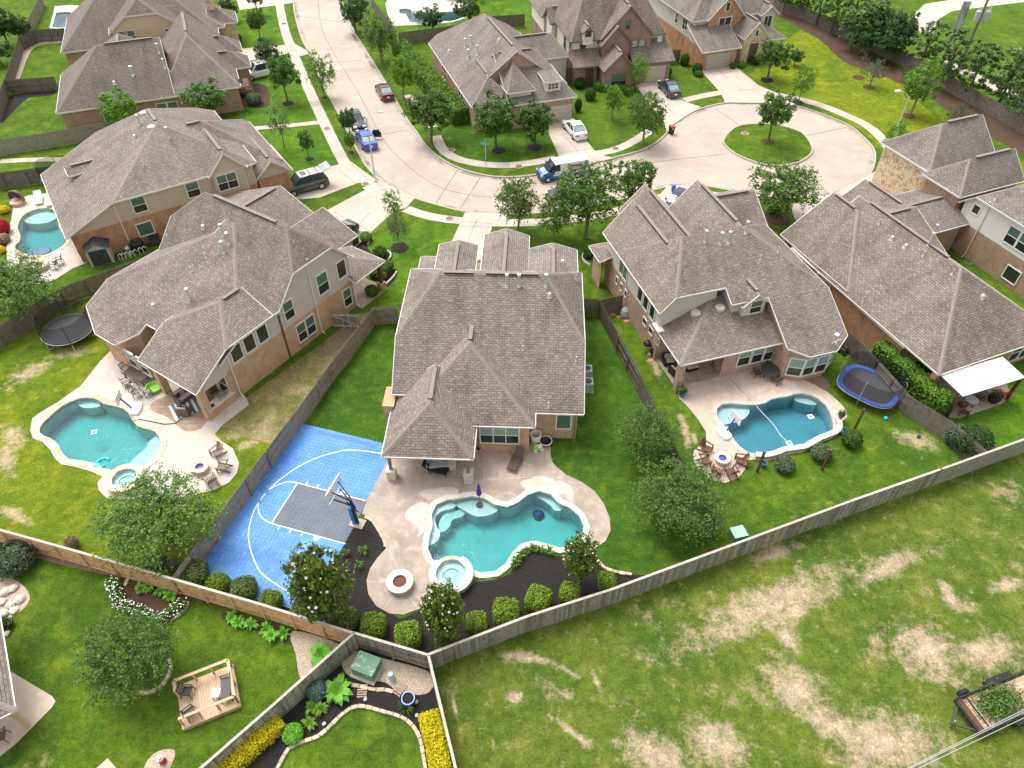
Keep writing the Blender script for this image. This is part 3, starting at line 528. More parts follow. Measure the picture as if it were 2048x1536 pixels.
class House:
    def __init__(s, label, px, py, z, yaw, low="brick_tan", up=None, zs=99, roof="shingle", trim="trim", over=.4):
        o = G(px, py, z); o.z = 0; s.o = o; s.yaw = R(yaw); s.root = thing("brick_house", label, "house", o, s.yaw); s.low, s.up, s.zs, s.roof, s.trim, s.over = low, up or low, zs, roof, trim, over
        s.U = V((cos(s.yaw), sin(s.yaw), 0)); s.V = V((-sin(s.yaw), cos(s.yaw), 0)); s.blocks = []; s.edges = []
    def w2l(s, p): d = p - s.o; return V((d.dot(s.U), d.dot(s.V), d.z))
    def l2w(s, u, v, z=0): return s.o + s.U * u + s.V * v + V((0, 0, z))
    def block(s, u0, u1, v0, v1, L=None, R_=None, B=None, F=None, **kw):
        pl = []
        if L: pl.append((L[1], 0, L[0] - L[1] * u0))
        if R_: pl.append((-R_[1], 0, R_[0] + R_[1] * u1))
        if B: pl.append((0, B[1], B[0] - B[1] * v0))
        if F: pl.append((0, -F[1], F[0] + F[1] * v1))
        return s.poly([(u0, v0), (u1, v0), (u1, v1), (u0, v1)], pl, **kw)
    def poly(s, foot, pl, walls=(0, 1, 2, 3, 4, 5, 6), z0=0, low=None, up=None, zs=None, over=None, vent=True, th=.2, roof=None, cap=True, gut=()):
        low, up, zs, over, roof = low or s.low, up or s.up, zs if zs is not None else s.zs, s.over if over is None else over, roof or s.roof
        H = lambda u, v: min(a * u + b * v + c for a, b, c in pl)
        top = MB(); fas = MB(); capm = MB(); vm = MB(); reg = []; tm = 0
        for i, P in enumerate(pl):
            q = list(foot)
            for j, Q in enumerate(pl):
                if j != i and len(q) > 2: q = clip(q, P[0] - Q[0], P[1] - Q[1], P[2] - Q[2])
            if len(q) > 2:
                r = [V((u, v, P[0] * u + P[1] * v + P[2])) for u, v in q]; reg.append((P, r)); top.poly(r); fas.poly([p - V((0, 0, th)) for p in r[::-1]])
        n = len(foot); es = 1e-4
        for P, r in reg:                                   # fascia boards round the eaves and rakes
            for k in range(len(r)):
                a, b = r[k], r[(k + 1) % len(r)]
                if (a - b).length < .02: continue
                for i in range(n):
                    f0, f1 = foot[i], foot[(i + 1) % n]; l = hypot(f1[0] - f0[0], f1[1] - f0[1])
                    da = ((f1[0] - f0[0]) * (a.y - f0[1]) - (f1[1] - f0[1]) * (a.x - f0[0])) / l; db = ((f1[0] - f0[0]) * (b.y - f0[1]) - (f1[1] - f0[1]) * (b.x - f0[0])) / l
                    if abs(da) < es * 10 and abs(db) < es * 10:
                        fas.poly([a - V((0, 0, th)), b - V((0, 0, th)), b - V((0, 0, .015)), a - V((0, 0, .015))])
                        nx, ny = (f1[1] - f0[1]) / l, -(f1[0] - f0[0]) / l; o_ = V((nx, ny, 0)) * .06     # drip edge / gutter lip
                        fas.poly([a - V((0, 0, .10)), b - V((0, 0, .10)), b + o_ - V((0, 0, .06)), a + o_ - V((0, 0, .06))]); fas.poly([a + o_ - V((0, 0, .06)), b + o_ - V((0, 0, .06)), b + o_ - V((0, 0, .012)), a + o_ - V((0, 0, .012))]); fas.poly([a - V((0, 0, .018)) + o_, b - V((0, 0, .018)) + o_, b - V((0, 0, .018)), a - V((0, 0, .018))])
        for x in range(len(reg)):                          # ridge and hip caps
            for y in range(x + 1, len(reg)):
                sh = [p for p in reg[x][1] if any((p - q).length < 2e-3 for q in reg[y][1])]
                if len(sh) < 2: continue
                a, b = sh[0], max(sh, key=lambda p: (p - sh[0]).length)
                if (a - b).length < .3: continue
                e = (b - a).normalized(); up_ = V((0, 0, .028)); sd_ = []
                for P, r in (reg[x], reg[y]):
                    nn = V((-P[0], -P[1], 1)).normalized(); t = nn.cross(e).normalized(); cen = sum(r, V((0, 0, 0))) / len(r)
                    if (cen - a).dot(t) < 0: t = -t
                    sd_.append(t * .17 + nn * .012)
                capm.poly([a + up_, b + up_, b + sd_[0], a + sd_[0]]); capm.poly([b + up_, a + up_, a + sd_[1], b + sd_[1]])
                if vent and abs(a.z - b.z) < .02 and (a - b).length > 1.6:
                    p, q = a.lerp(b, .12) + V((0, 0, .05)), a.lerp(b, .88) + V((0, 0, .05)); vm.beam(p, q, .36, .05, 0); vm.beam(p + V((0, 0, .03)), q + V((0, 0, .03)), .30, .05, 1)
        part(s.root, "roof", top.mesh("roof", W_[roof])); part(s.root, "fascia", fas.mesh("fascia", W_[s.trim]))
        if capm.f and cap: part(s.root, "ridge_cap", capm.mesh("cap", W_["ridge"]))
        if vm.f: part(s.root, "ridge_vent", vm.mesh("rv", [W_["black"], W_["ridge"]]))
        wp = inset(foot, over); br, sd2 = MB(), MB(); ed = []
        for i in range(n):
            a, b = V((*wp[i], 0)), V((*wp[(i + 1) % n], 0)); ed.append((a, b))
            if i not in walls: continue
            ts = {0., 1.}
            vals = lambda t: [pa * (a.x + (b.x - a.x) * t) + pb * (a.y + (b.y - a.y) * t) + pc for pa, pb, pc in pl]
            v0_, v1_ = vals(0), vals(1)
            for x in range(len(pl)):
                for y in range(x):
                    den = (v1_[x] - v0_[x]) - (v1_[y] - v0_[y])
                    if abs(den) > 1e-9:
                        t = (v0_[y] - v0_[x]) / den
                        if 0 < t < 1: ts.add(t)
                den = v1_[x] - v0_[x]
                if abs(den) > 1e-9:
                    t = (zs + .03 - v0_[x]) / den
                    if 0 < t < 1: ts.add(t)
            ts = sorted(ts); pr = [(a.lerp(b, t), min(vals(t)) - .03) for t in ts]
            for (p, h0), (q, h1) in zip(pr, pr[1:]):
                lo0, lo1 = min(h0, zs), min(h1, zs)
                if max(lo0, lo1) > z0: br.poly([(p.x, p.y, z0), (q.x, q.y, z0), (q.x, q.y, lo1), (p.x, p.y, lo0)])
                if h0 > zs + 1e-3 or h1 > zs + 1e-3: sd2.poly([(p.x, p.y, max(zs, z0)), (q.x, q.y, max(zs, z0)), (q.x, q.y, max(h1, zs)), (p.x, p.y, max(h0, zs))])
        if br.f: part(s.root, "wall", br.mesh("wall", W_[low]))
        if sd2.f: part(s.root, "siding_wall", sd2.mesh("siding", W_[up]))
        s.blocks.append((foot, pl)); s.edges.append(ed); return len(s.blocks) - 1
    def H(s, u, v):
        best = -9
        for foot, pl in s.blocks:
            if inside((u, v), foot): best = max(best, min(a * u + b * v + c for a, b, c in pl))
        return best
    def roofhit(s, px, py):
        z = 12.
        while z > 1:
            l = s.w2l(G(px, py, z))
            if s.H(l.x, l.y) >= z: return l
            z -= .04
        return None
    def vents(s, lst):
        for px, py, k in lst:
            l = s.roofhit(px, py)
            if not l: continue
            def mkv():
                m = MB()
                if k == "pipe": m.lathe([(.16, -.12), (.07, .1), (.05, .1), (.05, .5), (.001, .5)], 8)
                elif k == "flue": m.lathe([(.24, -.2), (.11, .12), (.10, .12), (.10, .95), (.15, .97), (.15, 1.1), (.001, 1.14)], 10)
                elif k == "turtle": m.lathe([(.26, -.1), (.2, .04), (.17, .2), (.12, .3), (.001, .33)], 10)
                elif k == "disc": m.lathe([(.42, -.16), (.42, .1), (.3, .16), (.001, .18)], 16)
                elif k == "dish": m.tube([(0, 0, -.1), (0, 0, .6)], .03).tube([(-.45, 0, .3), (.45, .1, .42)], .02).tube([(0, 0, .6), (-.2, .1, 1.0)], .03).lathe([(.001, 0), (.12, .03), (.2, .1)], 10, (-.2, .1, 1.))
                return m.mesh(k, W_["white" if k == "dish" else "limestone" if k == "disc" else "vent_metal"])
            part(s.root, {"pipe": "vent_pipe", "flue": "flue_pipe", "turtle": "roof_vent", "disc": "tube_skylight", "dish": "antenna"}[k], cached(("v", k), mkv), l)
    def onwall(s, bl, e, px, py):
        a, b = s.edges[bl][e]; d = (b - a).normalized(); aw = s.l2w(a.x, a.y); dw = s.U * d.x + s.V * d.y; nw = V((dw.y, -dw.x, 0))
        p = onplane(px, py, aw, nw); return (p - aw).dot(dw), p.z
    def win(s, bl, e, p0, p1, cols=1, rows=2, kind="green", w=None, fr=.09, sill=False, zz=None, ss=None, mull=None):
        """window on a wall edge; p0, p1 opposite corners in photo pixels (or ss, zz ranges in metres)"""
        a, b = s.edges[bl][e]; d = (b - a).normalized(); n = V((d.y, -d.x, 0))
        if ss is None:
            (s0, z0), (s1, z1) = s.onwall(bl, e, *p0), s.onwall(bl, e, *p1); s0, s1, z0, z1 = min(s0, s1), max(s0, s1), min(z0, z1), max(z0, z1)
        else: s0, s1 = ss
        if zz: z0, z1 = zz
        if w: c = (s0 + s1) / 2; s0, s1 = c - w / 2, c + w / 2
        base = a + d * s0; rz = atan2(d.y, d.x); W, Hh = s1 - s0, z1 - z0
        fm = MB(); f = fr
        for x0, x1, y0, y1 in ((-f, 0, -f, Hh + f), (W, W + f, -f, Hh + f), (0, W, -f, 0), (0, W, Hh, Hh + f)): fm.box((x0 + x1) / 2, -.02, y0, x1 - x0, .12, y1 - y0)
        cw = W / cols
        for i in range(1, cols): fm.box(cw * i, -.015, 0, .07, .09, Hh)
        if rows == 2: fm.box(W / 2, -.012, Hh * .46, W, .07, .055)
        if sill: fm.box(W / 2, -.05, -f - .06, W + .3, .2, .06)
        wo = part(s.root, "window", fm.mesh("window", W_[s.trim]), (base.x, base.y, z0), rz)
        kinds = {"green": ("glass_green", "glass_dark"), "pale": ("glass_pale", "glass_dark"), "dark": ("glass_dark", "glass_dark"), "flat": ("glass_green", "glass_green")}[kind]
        for i in range(cols):
            x0, x1 = cw * i + (.035 if i else 0), cw * (i + 1) - (.035 if i < cols - 1 else 0)
            for r_ in range(rows):
                y0, y1 = (0, Hh) if rows == 1 else ((Hh * .46 + .055, Hh), (0, Hh * .46))[r_]
                part(wo, "pane", MB().box((x0 + x1) / 2, .012, y0, x1 - x0, .05, y1 - y0).mesh("pane", W_[kinds[r_ if rows == 2 else 0]]))
        return wo
    def spout(s, bl, e, px, py, z1=None, m="trim", h=None):
        (q, z) = s.onwall(bl, e, px, py); a, b = s.edges[bl][e]; d = (b - a).normalized(); n = V((d.y, -d.x, 0)); p = a + d * q
        l = p + n * .06; t = h or (s.H(p.x - n.x * .1, p.y - n.y * .1) - .1)
        part(s.root, "downspout", MB().tube([l + n * .3 + V((0, 0, t)), l + V((0, 0, t - .35)), l + V((0, 0, .25)), l + n * .3 + V((0, 0, .1))], .055, 6).mesh("spout", W_[m]))
    def door(s, bl, e, ss, zz, name="garage_door", m="garage", panels=4):
        a, b = s.edges[bl][e]; d = (b - a).normalized(); W, Hh = ss[1] - ss[0], zz[1] - zz[0]; base = a + d * ss[0]; rz = atan2(d.y, d.x)
        o = part(s.root, name, MB().box(W / 2, .0, 0, W, .06, Hh).mesh("door", W_["joint"]), (base.x, base.y, zz[0]), rz)
        for i in range(panels): part(o, "panel", MB().box(W / 2, -.03, i * Hh / panels + .012, W - .04, .04, Hh / panels - .024).mesh("panel", W_[m]))
        return o
    def post(s, u, v, z0, z1, sx=.16, m="wood_grey", name="post"): return part(s.root, name, MB().box(0, 0, 0, sx, sx, z1 - z0).mesh("post", W_[m]), (u, v, z0))
# ---- centre house
h1 = House("centre house with brown shingle hip roof and patio roof beside the large pool", 1165, 828, 3.2, -2.2, "brick_tan", trim="trim")
h1.block(-13.9, -8, .9, 13, L=(6.2, .94), B=(3.8, .667), F=(6.2, .667)); h1.block(-8, .1, 0, 13, R_=(6.2, .97), B=(3.2, .667), F=(6.2, .667))
hm = h1.block(-13.2, -3.4, -1.42, 6, L=(3.21, .7), R_=(3.21, .7), B=(3.21, .69))
h1.block(-13.92, -7.58, -4.3, 2.5, L=(3.0, .76), R_=(3.0, .76), B=(3.0, .87), walls=())
for u0, u1, v1, e, m in ((-12, -8.65, 16.9, 6.0, .28), (-8.2, -4.3, 18.45, 6.02, .36), (-4.28, -.19, 16.5, 6.0, .32)): h1.block(u0, u1, 8.9, v1, L=(e, m), R_=(e, m))
h1.block(-14.1, -11.9, 12.2, 19, L=(3.2, .4), F=(3.2, .4)); h1.block(-12, -.5, 12.4, 18.2, F=(3.1, .4))
h1.win(hm, 0, (962,884), (1037,854), 3, 2, "pale"); h1.win(1, 0, (1113,856), (1142,830), 1, 1, "flat")
h1.vents([(1014,572,"flue"),(1038,572,"flue"),(1092,572,"flue"),(1099,592,"turtle"),(1046,701,"pipe"),(1152,723,"pipe"),(1097,814,"pipe"),(828,567,"pipe"),(1152,560,"pipe"),(1125,526,"turtle")])
h1.spout(1, 0, 1147, 870, m="gutter_brown"); h1.spout(hm, 0, 957, 880, m="gutter_brown")
part(h1.root, "chimney", MB().box(-14.1, 1.0, 0, .75, 1.9, 3.3).box(-14.1, 1.0, 3.3, .85, 2.0, .15).mesh("chimney", W_["brick_tan"]))
for px, py in ((785, 955), (938, 962)):
    l = h1.w2l(G(px, py)); part(h1.root, "post_base", MB().box(0, 0, 0, .62, .62, .95).box(0, 0, .95, .7, .7, .07).mesh("pb", W_["limestone"]), l); h1.post(l.x, l.y, 1.02, 2.95, .2, "gutter_brown")
# ---- left house
h2 = House("grey sided two storey house on the left with covered patio and outdoor kitchen", 491.6, 785, 0, -33.5, "brick_tan", "siding_grey", 2.95, trim="trim")
b0 = h2.block(-14.4, .35, 4.7, 13.5, L=(7.65, .8), R_=(7.6, 1.05), B=(5.13, 1.05), F=(5.4, 1.05), over=.35)
b1 = h2.poly([(-15, -2.4), (-12.2, -3.8), (-9.7, -3.8), (-8.3, -2.2), (-8.3, 8.2), (-15, 8.2)], [(0, .47, 3.2 + .47 * 3.8), (.47, 0, 5.05 + .47 * 15)], zs=9)
b2 = h2.poly([(-8.3, -1.4), (.34, -1.4), (.34, 5.0), (-3.2, 8.25), (-8.3, 8.25)], [(0, .47, 4.335 + .47 * 1.4), (-.47, 0, 5.3 + .47 * .34)], walls=(0, 1), over=.37)
h2.block(-6.4, .36, -4.0, 4.2, R_=(5.33, .47), B=(3.4, .55), L=(5.05, .46), walls=())
h2.block(-19.5, -5, 12, 17.4, L=(3.3, .42), R_=(3.3, .42), over=.5); h2.block(-8, -4, 12.4, 18.4, R_=(3.25, .42)); h2.block(-3.4, .8, 12.8, 16.8, R_=(3.2, .35), F=(3.2, .35), walls=())
part(h2.root, "gable_siding", MB().poly([(.02, -3.6, 2.75), (.02, -1.0, 2.75), (.02, -1.0, 4.9), (.02, -3.6, 3.45)]).poly([(-.2, -3.6, 2.75), (-.2, -3.6, 3.45), (-.2, -1.0, 4.9), (-.2, -1.0, 2.75)]).poly([(-.2, -3.6, 2.75), (-.2, -1, 2.75), (.02, -1, 2.75), (.02, -3.6, 2.75)]).mesh("gs", W_["siding_grey"]))
part(h2.root, "patio_beam", MB().beam((-6.2, -3.5, 3.05), (.1, -3.5, 3.05), .3, .35).mesh("beam", W_["siding_grey"]))
for u, v in ((-.12, -3.45), (-5.3, -3.45)): h2.post(u, v, 0, 2.95, .55, "brick_tan", "brick_column")
h2.post(.35, 16.3, 0, 3.0, .3, "wood_brown"); part(h2.root, "post_base", MB().box(.35, 16.3, 0, .6, .6, .9).mesh("pb", W_["brick_tan"])); part(h2.root, "porch_floor", MB().box(-1.2, 14.9, 0, 3.8, 3.6, .12).mesh("pf", W_["deck_tan"]))
for p0, p1 in (((460,715),(482,688)), ((487,697),(508,671)), ((514,678),(533,653))): h2.win(b2, 1, p0, p1, 1, 1, "dark", w=.95, zz=(3.3, 4.75))
h2.win(b0, 1, (569,635), (585,606), w=.95, zz=(3.6, 5.3)); h2.win(b0, 1, (637,595), (658,560), w=1.15, zz=(3.7, 5.6)); h2.win(b0, 1, (677,558), (690,530), w=.95, zz=(3.9, 5.5), kind="dark", rows=1)
for p0, p1 in (((598,685),(612,655)), ((615,672),(630,640)), ((688,613),(703,585))): h2.win(b0, 1, p0, p1, w=.9, zz=(.75, 2.5))
h2.win(b1, 1, (245,705), (262,690), w=1.0, zz=(.9, 2.5), kind="pale"); h2.win(b1, 1, (264,712), (284,695), w=1.0, zz=(.9, 2.5), kind="pale"); h2.win(b1, 0, (228,695), (240,700), w=.9, zz=(.9, 2.5), kind="pale")
h2.win(b2, 0, None, None, ss=(5.0, 6.0), zz=(.3, 2.5)); h2.win(b2, 0, None, None, ss=(6.4, 7.6), zz=(.3, 2.5))
for px, py, bb in ((483,793,b2), (645,668,b0), (714,612,b0)): h2.spout(bb, 1, px, py)
h2.vents([(447,471,"flue"),(449,505,"flue"),(459,488,"flue"),(413,516,"pipe"),(384,544,"pipe"),(380,599,"flue"),(308,613,"turtle"),(313,659,"pipe"),(407,456,"turtle"),(335,470,"pipe")])
# ---- right house next door
h9 = House("brick house with white siding, tall gables and small dormer right of the centre house", 1361.4, 730.6, 3.2, 17, "brick_mix", "siding_light", 2.9, trim="trim")
a0 = h9.block(-.18, 5.35, 4.05, 12.5, L=(5.2, 1.1), B=(6.53, .56), F=(5.6, .8), vent=False)
a1 = h9.block(5.35, 8.6, 2.75, 12.5, B=(5.802, .56), F=(5.6, .8), vent=False)
a2 = h9.poly([(8.6, -1.1), (10.2, -2.0), (12.6, -2.0), (14, -1.1), (14, 12.5), (8.6, 12.5)], [(0, .56, 6.53 - .56 * 4.05), (-.6, 0, 5.7 + .6 * 14), (0, -.8, 5.6 + .8 * 12.5)], zs=9)
a3 = h9.block(-.17, 5, 8, 16, L=(5.205, 1.1), R_=(5.205, 1.1)); h9.block(2.2, 7, 8.2, 18.3, L=(5.6, 1), R_=(5.6, 1)); h9.block(5.7, 11.5, 8.2, 16.2, L=(6, 1), R_=(6, 1)); h9.block(9.5, 15.3, 13, 20.5, B=(4.2, .6), F=(4.2, .6), zs=9)
dm = h9.block(6.2, 8.65, 2.45, 6, L=(5.55, .85), R_=(5.55, .85), low="siding_light", z0=3.8, over=.22)
h9.block(0, 9, 0, 4.6, L=(3.2, .45), B=(3.2, .45), walls=()); h9.block(-1.0, .8, 14.3, 17, L=(3.3, .3), F=(3.3, .3), walls=(3,))
bw = h9.block(4.2, 9.6, .55, 4.2, B=(3.0, .02), walls=(0, 3), over=.25, roof="trim", cap=False); h9.post(.35, .35, 0, 3.05, .5, "brick_mix", "brick_column")
bk = h9.block(-.1, 4.4, 3.9, 5, B=(3.4, .02), walls=(0, 3), over=.25, roof="trim", cap=False, zs=9)
for p0, p1 in (((1476,734),(1498,706)), ((1504,731),(1524,702)), ((1527,725),(1545,699))): h9.win(bw, 0, p0, p1, w=1.05, zz=(.75, 2.55), kind="pale")
for e, p0, p1 in ((0, (1577,747), (1608,713)), (1, (1606,749), (1634,715)), (1, (1631,742), (1655,710)), (2, (1652,732), (1668,705))): h9.win(a2, e, p0, p1, w=1.05, zz=(.6, 2.35), kind="pale")
h9.win(dm, 0, (1500,627), (1524,598), w=1.0, zz=(4.55, 5.75))
for p0, p1 in (((1275,602),(1287,575)), ((1286,618),(1299,591)), ((1299,636),(1312,609))): h9.win(a0, 3, p0, p1, w=.8, zz=(3.2, 4.8), kind="dark", rows=1)
h9.win(a3, 3, (1238,550), (1258,525), cols=2, w=1.6, zz=(3.2, 4.7), kind="green", rows=1)
for i in range(3): h9.win(a3, 3, None, None, ss=(2.6 + i * 1.0, 2.95 + i * 1.0), zz=(1.7, 2.4), rows=1, kind="dark", fr=.05)
for i in range(3): h9.win(a0, 3, None, None, ss=(5.0 + i * 1.2, 5.7 + i * 1.2), zz=(1.75, 2.4), rows=1, kind="dark", fr=.05)
h9.vents([(1409,484,"flue"),(1440,488,"flue"),(1456,486,"flue"),(1491,466,"flue"),(1520,520,"pipe"),(1556,504,"pipe"),(1605,527,"pipe"),(1633,555,"pipe"),(1392,626,"disc"),(1440,615,"disc"),(1671,690,"dish")])
# ---- far right pair
h10 = House("single storey brick house with long hip roof and pale patio cover on the right", 1878.8, 749, 3.2, 22, "brick_orange", trim="trim", roof="shingle_b")
m0 = h10.block(0, 12.4, 0, 18, L=(3.2, .667), R_=(3.2, .667), B=(3.2, .667), walls=(1, 2)); h10.block(.2, 9.8, 10.6, 20, L=(3.45, .7), R_=(3.45, .7), B=(3.45, .557)); h10.block(5, 11.6, 9.9, 22.4, B=(3.3, .43), F=(3.3, .43)); h10.block(9.5, 15, 17.5, 23.2, L=(3.3, .62), R_=(3.3, .62))
mw = h10.block(.05, 12.3, 3.6, 17.9, B=(3.0, .02), walls=(0, 3), roof="trim", cap=False, over=.4); mw2 = h10.block(5.2, 12.3, .5, 4, B=(3.0, .02), walls=(0, 3), roof="trim", cap=False, over=.3)
h10.post(.45, .45, 0, 3.05, .5, "brick_orange", "brick_column"); h10.win(mw2, 0, (2010,745), (2027,705), w=1.1, zz=(.5, 2.4)); h10.win(mw2, 0, (2026,740), (2048,700), w=1.1, zz=(.5, 2.4))
h10.win(mw, 3, (1635,562), (1662,548), w=1.8, zz=(.8, 2.5), kind="flat", rows=1)
h10.vents([(1784,478,"turtle"),(1811,494,"turtle"),(1866,470,"flue"),(1858,488,"flue"),(1846,512,"pipe"),(1758,448,"pipe"),(1904,548,"pipe"),(1964,595,"turtle"),(1990,563,"pipe"),(1726,602,"pipe"),(1960,545,"pipe")])
h11 = House("white sided house with stone front corner at the right edge", 1966, 401, 6, 22, "brick_brown", "siding_white", 3.0, trim="white", roof="shingle_c")
k0 = h11.block(0, 11, -16, 2.2, L=(6, .6), F=(4.7, .9), R_=(6, .6)); h11.block(-.3, 8, 2.0, 7, L=(5.3, .9), B=(5.3, .9), F=(5.3, .9), zs=9); h11.block(.2, 9, 6.5, 13.5, L=(5.5, .85), B=(5.5, .85), F=(5.5, .85), low="stone", zs=9); h11.block(-7, .4, 0.4, 7.2, B=(3.2, .33), F=(3.2, .33), L=(3.2, .8), zs=9)
h11.win(k0, 3, (2003,510), (2018,485), w=1.1, zz=(3.6, 5.2)); h11.win(k0, 3, (2026,522), (2045,497), w=1.1, zz=(3.6, 5.2)); h11.win(k0, 3, (1943,435), (1953,422), w=.7, zz=(4.3, 5.1), kind="dark", rows=1); h11.win(k0, 3, (2010,565), (2030,545), w=1.4, zz=(.6, 1.9), kind="dark", rows=1)
h11.spout(k0, 3, 1935, 500); h11.vents([(1990,400,"pipe")])
# ---- upper left row
h3 = House("tan sided two storey house with shed and pool beside it on the left", 225, 404.7, 5.4, 33.2, "brick_orange", "siding_tan", 3.0, trim="trim")
c0 = h3.block(-5, 14, 0, 14.3, L=(3.2, .44), R_=(5.4, .44), B=(5.4, .41), F=(6.1, .8)); cg = h3.block(9, 12.9, -.4, 6, L=(5.41, 1.05), R_=(5.41, 1.05), over=.38); h3.block(9.5, 17.2, 2.5, 13, R_=(3.8, .62), B=(4.2, .62), F=(4.2, .62)); h3.block(13.5, 17.6, .6, 7.4, L=(3.2, .8), R_=(3.2, .8)); h3.block(-2.6, 2.5, 8.6, 10.6, B=(4.9, .5), F=(4.9, .5), z0=4, low="siding_tan")
h3.win(c0, 0, (264,420), (290,392), w=1.15, zz=(3.5, 5.0)); h3.win(c0, 0, (374,390), (397,365), w=1.15, zz=(3.5, 5.0)); h3.win(cg, 0, (437,378), (472,345), cols=2, w=1.9, zz=(3.5, 5.1)); h3.win(c0, 0, (278,470), (304,445), w=1.35, zz=(1.0, 2.3), kind="flat", rows=1)
for px, py in ((258,482), (500,385)): h3.spout(c0, 0, px, py)
h3.vents([(280,250,"flue"),(287,226,"disc"),(304,254,"disc"),(270,275,"turtle"),(338,275,"flue"),(253,312,"pipe"),(286,331,"pipe")])
h4 = House("long brown hip roofed tan brick house on the upper left", 112, 226.6, 3.2, 21, "brick_brown", roof="shingle_dark", trim="trim")
d0 = h4.block(0, 13.5, 0, 12.4, L=(3.2, .8), B=(3.2, .8), F=(3.2, .8)); d1 = h4.block(11.8, 21.5, -.06, 17, L=(3.21, .9), R_=(3.21, .9), B=(3.21, .55)); h4.block(16, 23.5, 6, 10, B=(3.2, .8), F=(3.2, .8), R_=(3.2, .8)); h4.block(16, 23, 12, 16, B=(3.2, .8), F=(3.2, .8), R_=(3.2, .8)); h4.block(4, 12, 9, 19, L=(3.2, .8), R_=(3.2, .8), F=(3.2, .8))
h4.win(d1, 0, (315,222), (332,205), w=1.1, zz=(.8, 2.4)); h4.win(d1, 0, (337,220), (354,202), w=1.1, zz=(.8, 2.4)); h4.win(d0, 0, (212,238), (225,222), w=1.2, zz=(.4, 2.3), kind="dark")
h4.vents([(194,143,"pipe"),(265,150,"flue"),(268,150,"flue"),(330,135,"flue"),(318,105,"flue"),(229,167,"turtle"),(372,142,"pipe"),(340,85,"pipe"),(337,142,"turtle")])
h5 = House("large brown roofed house with beige gable in the top left corner", 121.4, 105.6, 3.2, 20, "brick_brown", "siding_beige", 3.0, roof="shingle_dark", trim="trim")
e0 = h5.block(0, 21, 0, 15, L=(3.2, .8), B=(3.2, .8), F=(3.2, .8), R_=(3.2, .8)); e1 = h5.block(6.8, 16.4, -.5, 9, L=(5, .75), R_=(5, .75), B=(7, .9)); h5.block(15.5, 22, 2.6, 12, R_=(3.2, .5), B=(3.2, .5), F=(3.2, .5)); h5.block(20, 24, 4, 9, R_=(3.2, .6), B=(3.2, .6), F=(3.2, .6), low="stone"); part(h5.root, "chimney", MB().box(20.8, 7, 0, 1.1, 1.6, 6.2).box(20.8, 7, 6.2, 1.3, 1.8, .2).mesh("ch", W_["stone"])); h5.block(12.5, 16.4, 4, 8, B=(6.4, .3), R_=(6.4, .3), low="siding_beige", z0=4)
h5.win(e1, 0, (240,80), (252,68), w=1.2, zz=(3.6, 5.0), cols=1); h5.win(e1, 0, (255,78), (268,66), w=1.2, zz=(3.6, 5.0)); h5.win(e1, 0, (331,58), (341,52), w=.9, zz=(3.9, 4.7))
# ---- upper row across the street
h6 = House("corner house with brown hip roof, white entry and arched dormer across the street", 944, 215.6, 3.2, 18.5, "brick_mix", trim="trim", roof="shingle_c")
f0 = h6.block(0, 13.5, 3, 22, L=(3.2, .72), R_=(3.2, .72), F=(4.2, .72)); f1 = h6.block(.01, 5.6, 0, 9, L=(3.21, .72), B=(3.21, .7), R_=(3.21, .9)); f2 = h6.block(4.5, 13.3, -1.0, 12, B=(3.2, .6), R_=(3.2, 1.2), F=(3.2, .6)); f3 = h6.block(4.4, 8, -.4, 6, L=(4.5, 1.3), R_=(4.5, 1.3), B=(4.5, .68), low="stucco"); h6.block(8.9, 16.6, 9.6, 16, B=(3.9, .65), F=(3.9, .65), R_=(3.6, 1.4), low="siding_light")
fd = h6.block(9.3, 11.6, -.1, 4, B=(5.1, .1), low="stucco", z0=3.3, over=.15, vent=False); h6.win(fd, 0, None, None, ss=(.35, 1.65), zz=(4.1, 4.75), cols=3, rows=2, kind="dark"); h6.door(f2, 0, (4.9, 8.0), (.05, 2.2)); h6.door(f3, 0, (1.0, 2.3), (.05, 2.5), "front_door", "trim_dark", 2); h6.win(f3, 0, None, None, ss=(1.1, 2.0), zz=(3.2, 3.8), rows=1, kind="dark")
for i in (2.2, 5.4, 6.5, 14): h6.win(f0 if i > 2.5 else f1, 3, None, None, ss=(i, i + .85), zz=(.8, 2.4), kind="dark")
h6.vents([(931,94,"flue"),(942,88,"flue"),(937,116,"flue"),(955,108,"flue"),(898,104,"turtle"),(923,71,"pipe"),(998,82,"turtle"),(934,147,"pipe"),(884,130,"pipe")])
h7 = House("white and red brick two storey house with three steep gables across the street", 1141, 166, 0, 13, "brick_red", "stucco", 2.7, trim="gutter_brown", roof="shingle_b")
g0 = h7.block(-.3, 13.3, 0, 13, L=(5.5, 1.7), R_=(5.5, 1.7), B=(5.5, 1.15), F=(5.5, 1.15)); g1 = h7.block(3.8, 11.3, -.45, 7, L=(5.6, 1.05), R_=(5.6, 1.05), zs=99, over=.3); g2 = h7.block(3.6, 8, -1.3, 5, L=(5, 1.1), R_=(5, 1.1), zs=99, over=.3); g3 = h7.block(3.2, 7.8, -4.3, 1, L=(2.9, .95), R_=(2.9, .95), zs=99, over=.3)
g4 = h7.block(7.9, 13.9, -2.6, 1.2, B=(2.85, .5)); g5 = h7.block(-.3, 3.6, -2.0, .6, B=(2.85, .62)); h7.block(-1, 5, 8, 11.6, B=(5.2, .9), F=(5.2, .9)); h7.block(-1.2, 4.5, 11.5, 19.5, L=(5, .7), R_=(5, .7), F=(5, .7)); gd = h7.block(1.2, 2.9, -.35, 2.5, L=(6.6, .9), R_=(6.6, .9), z0=5, low="stucco", zs=0, over=.18)
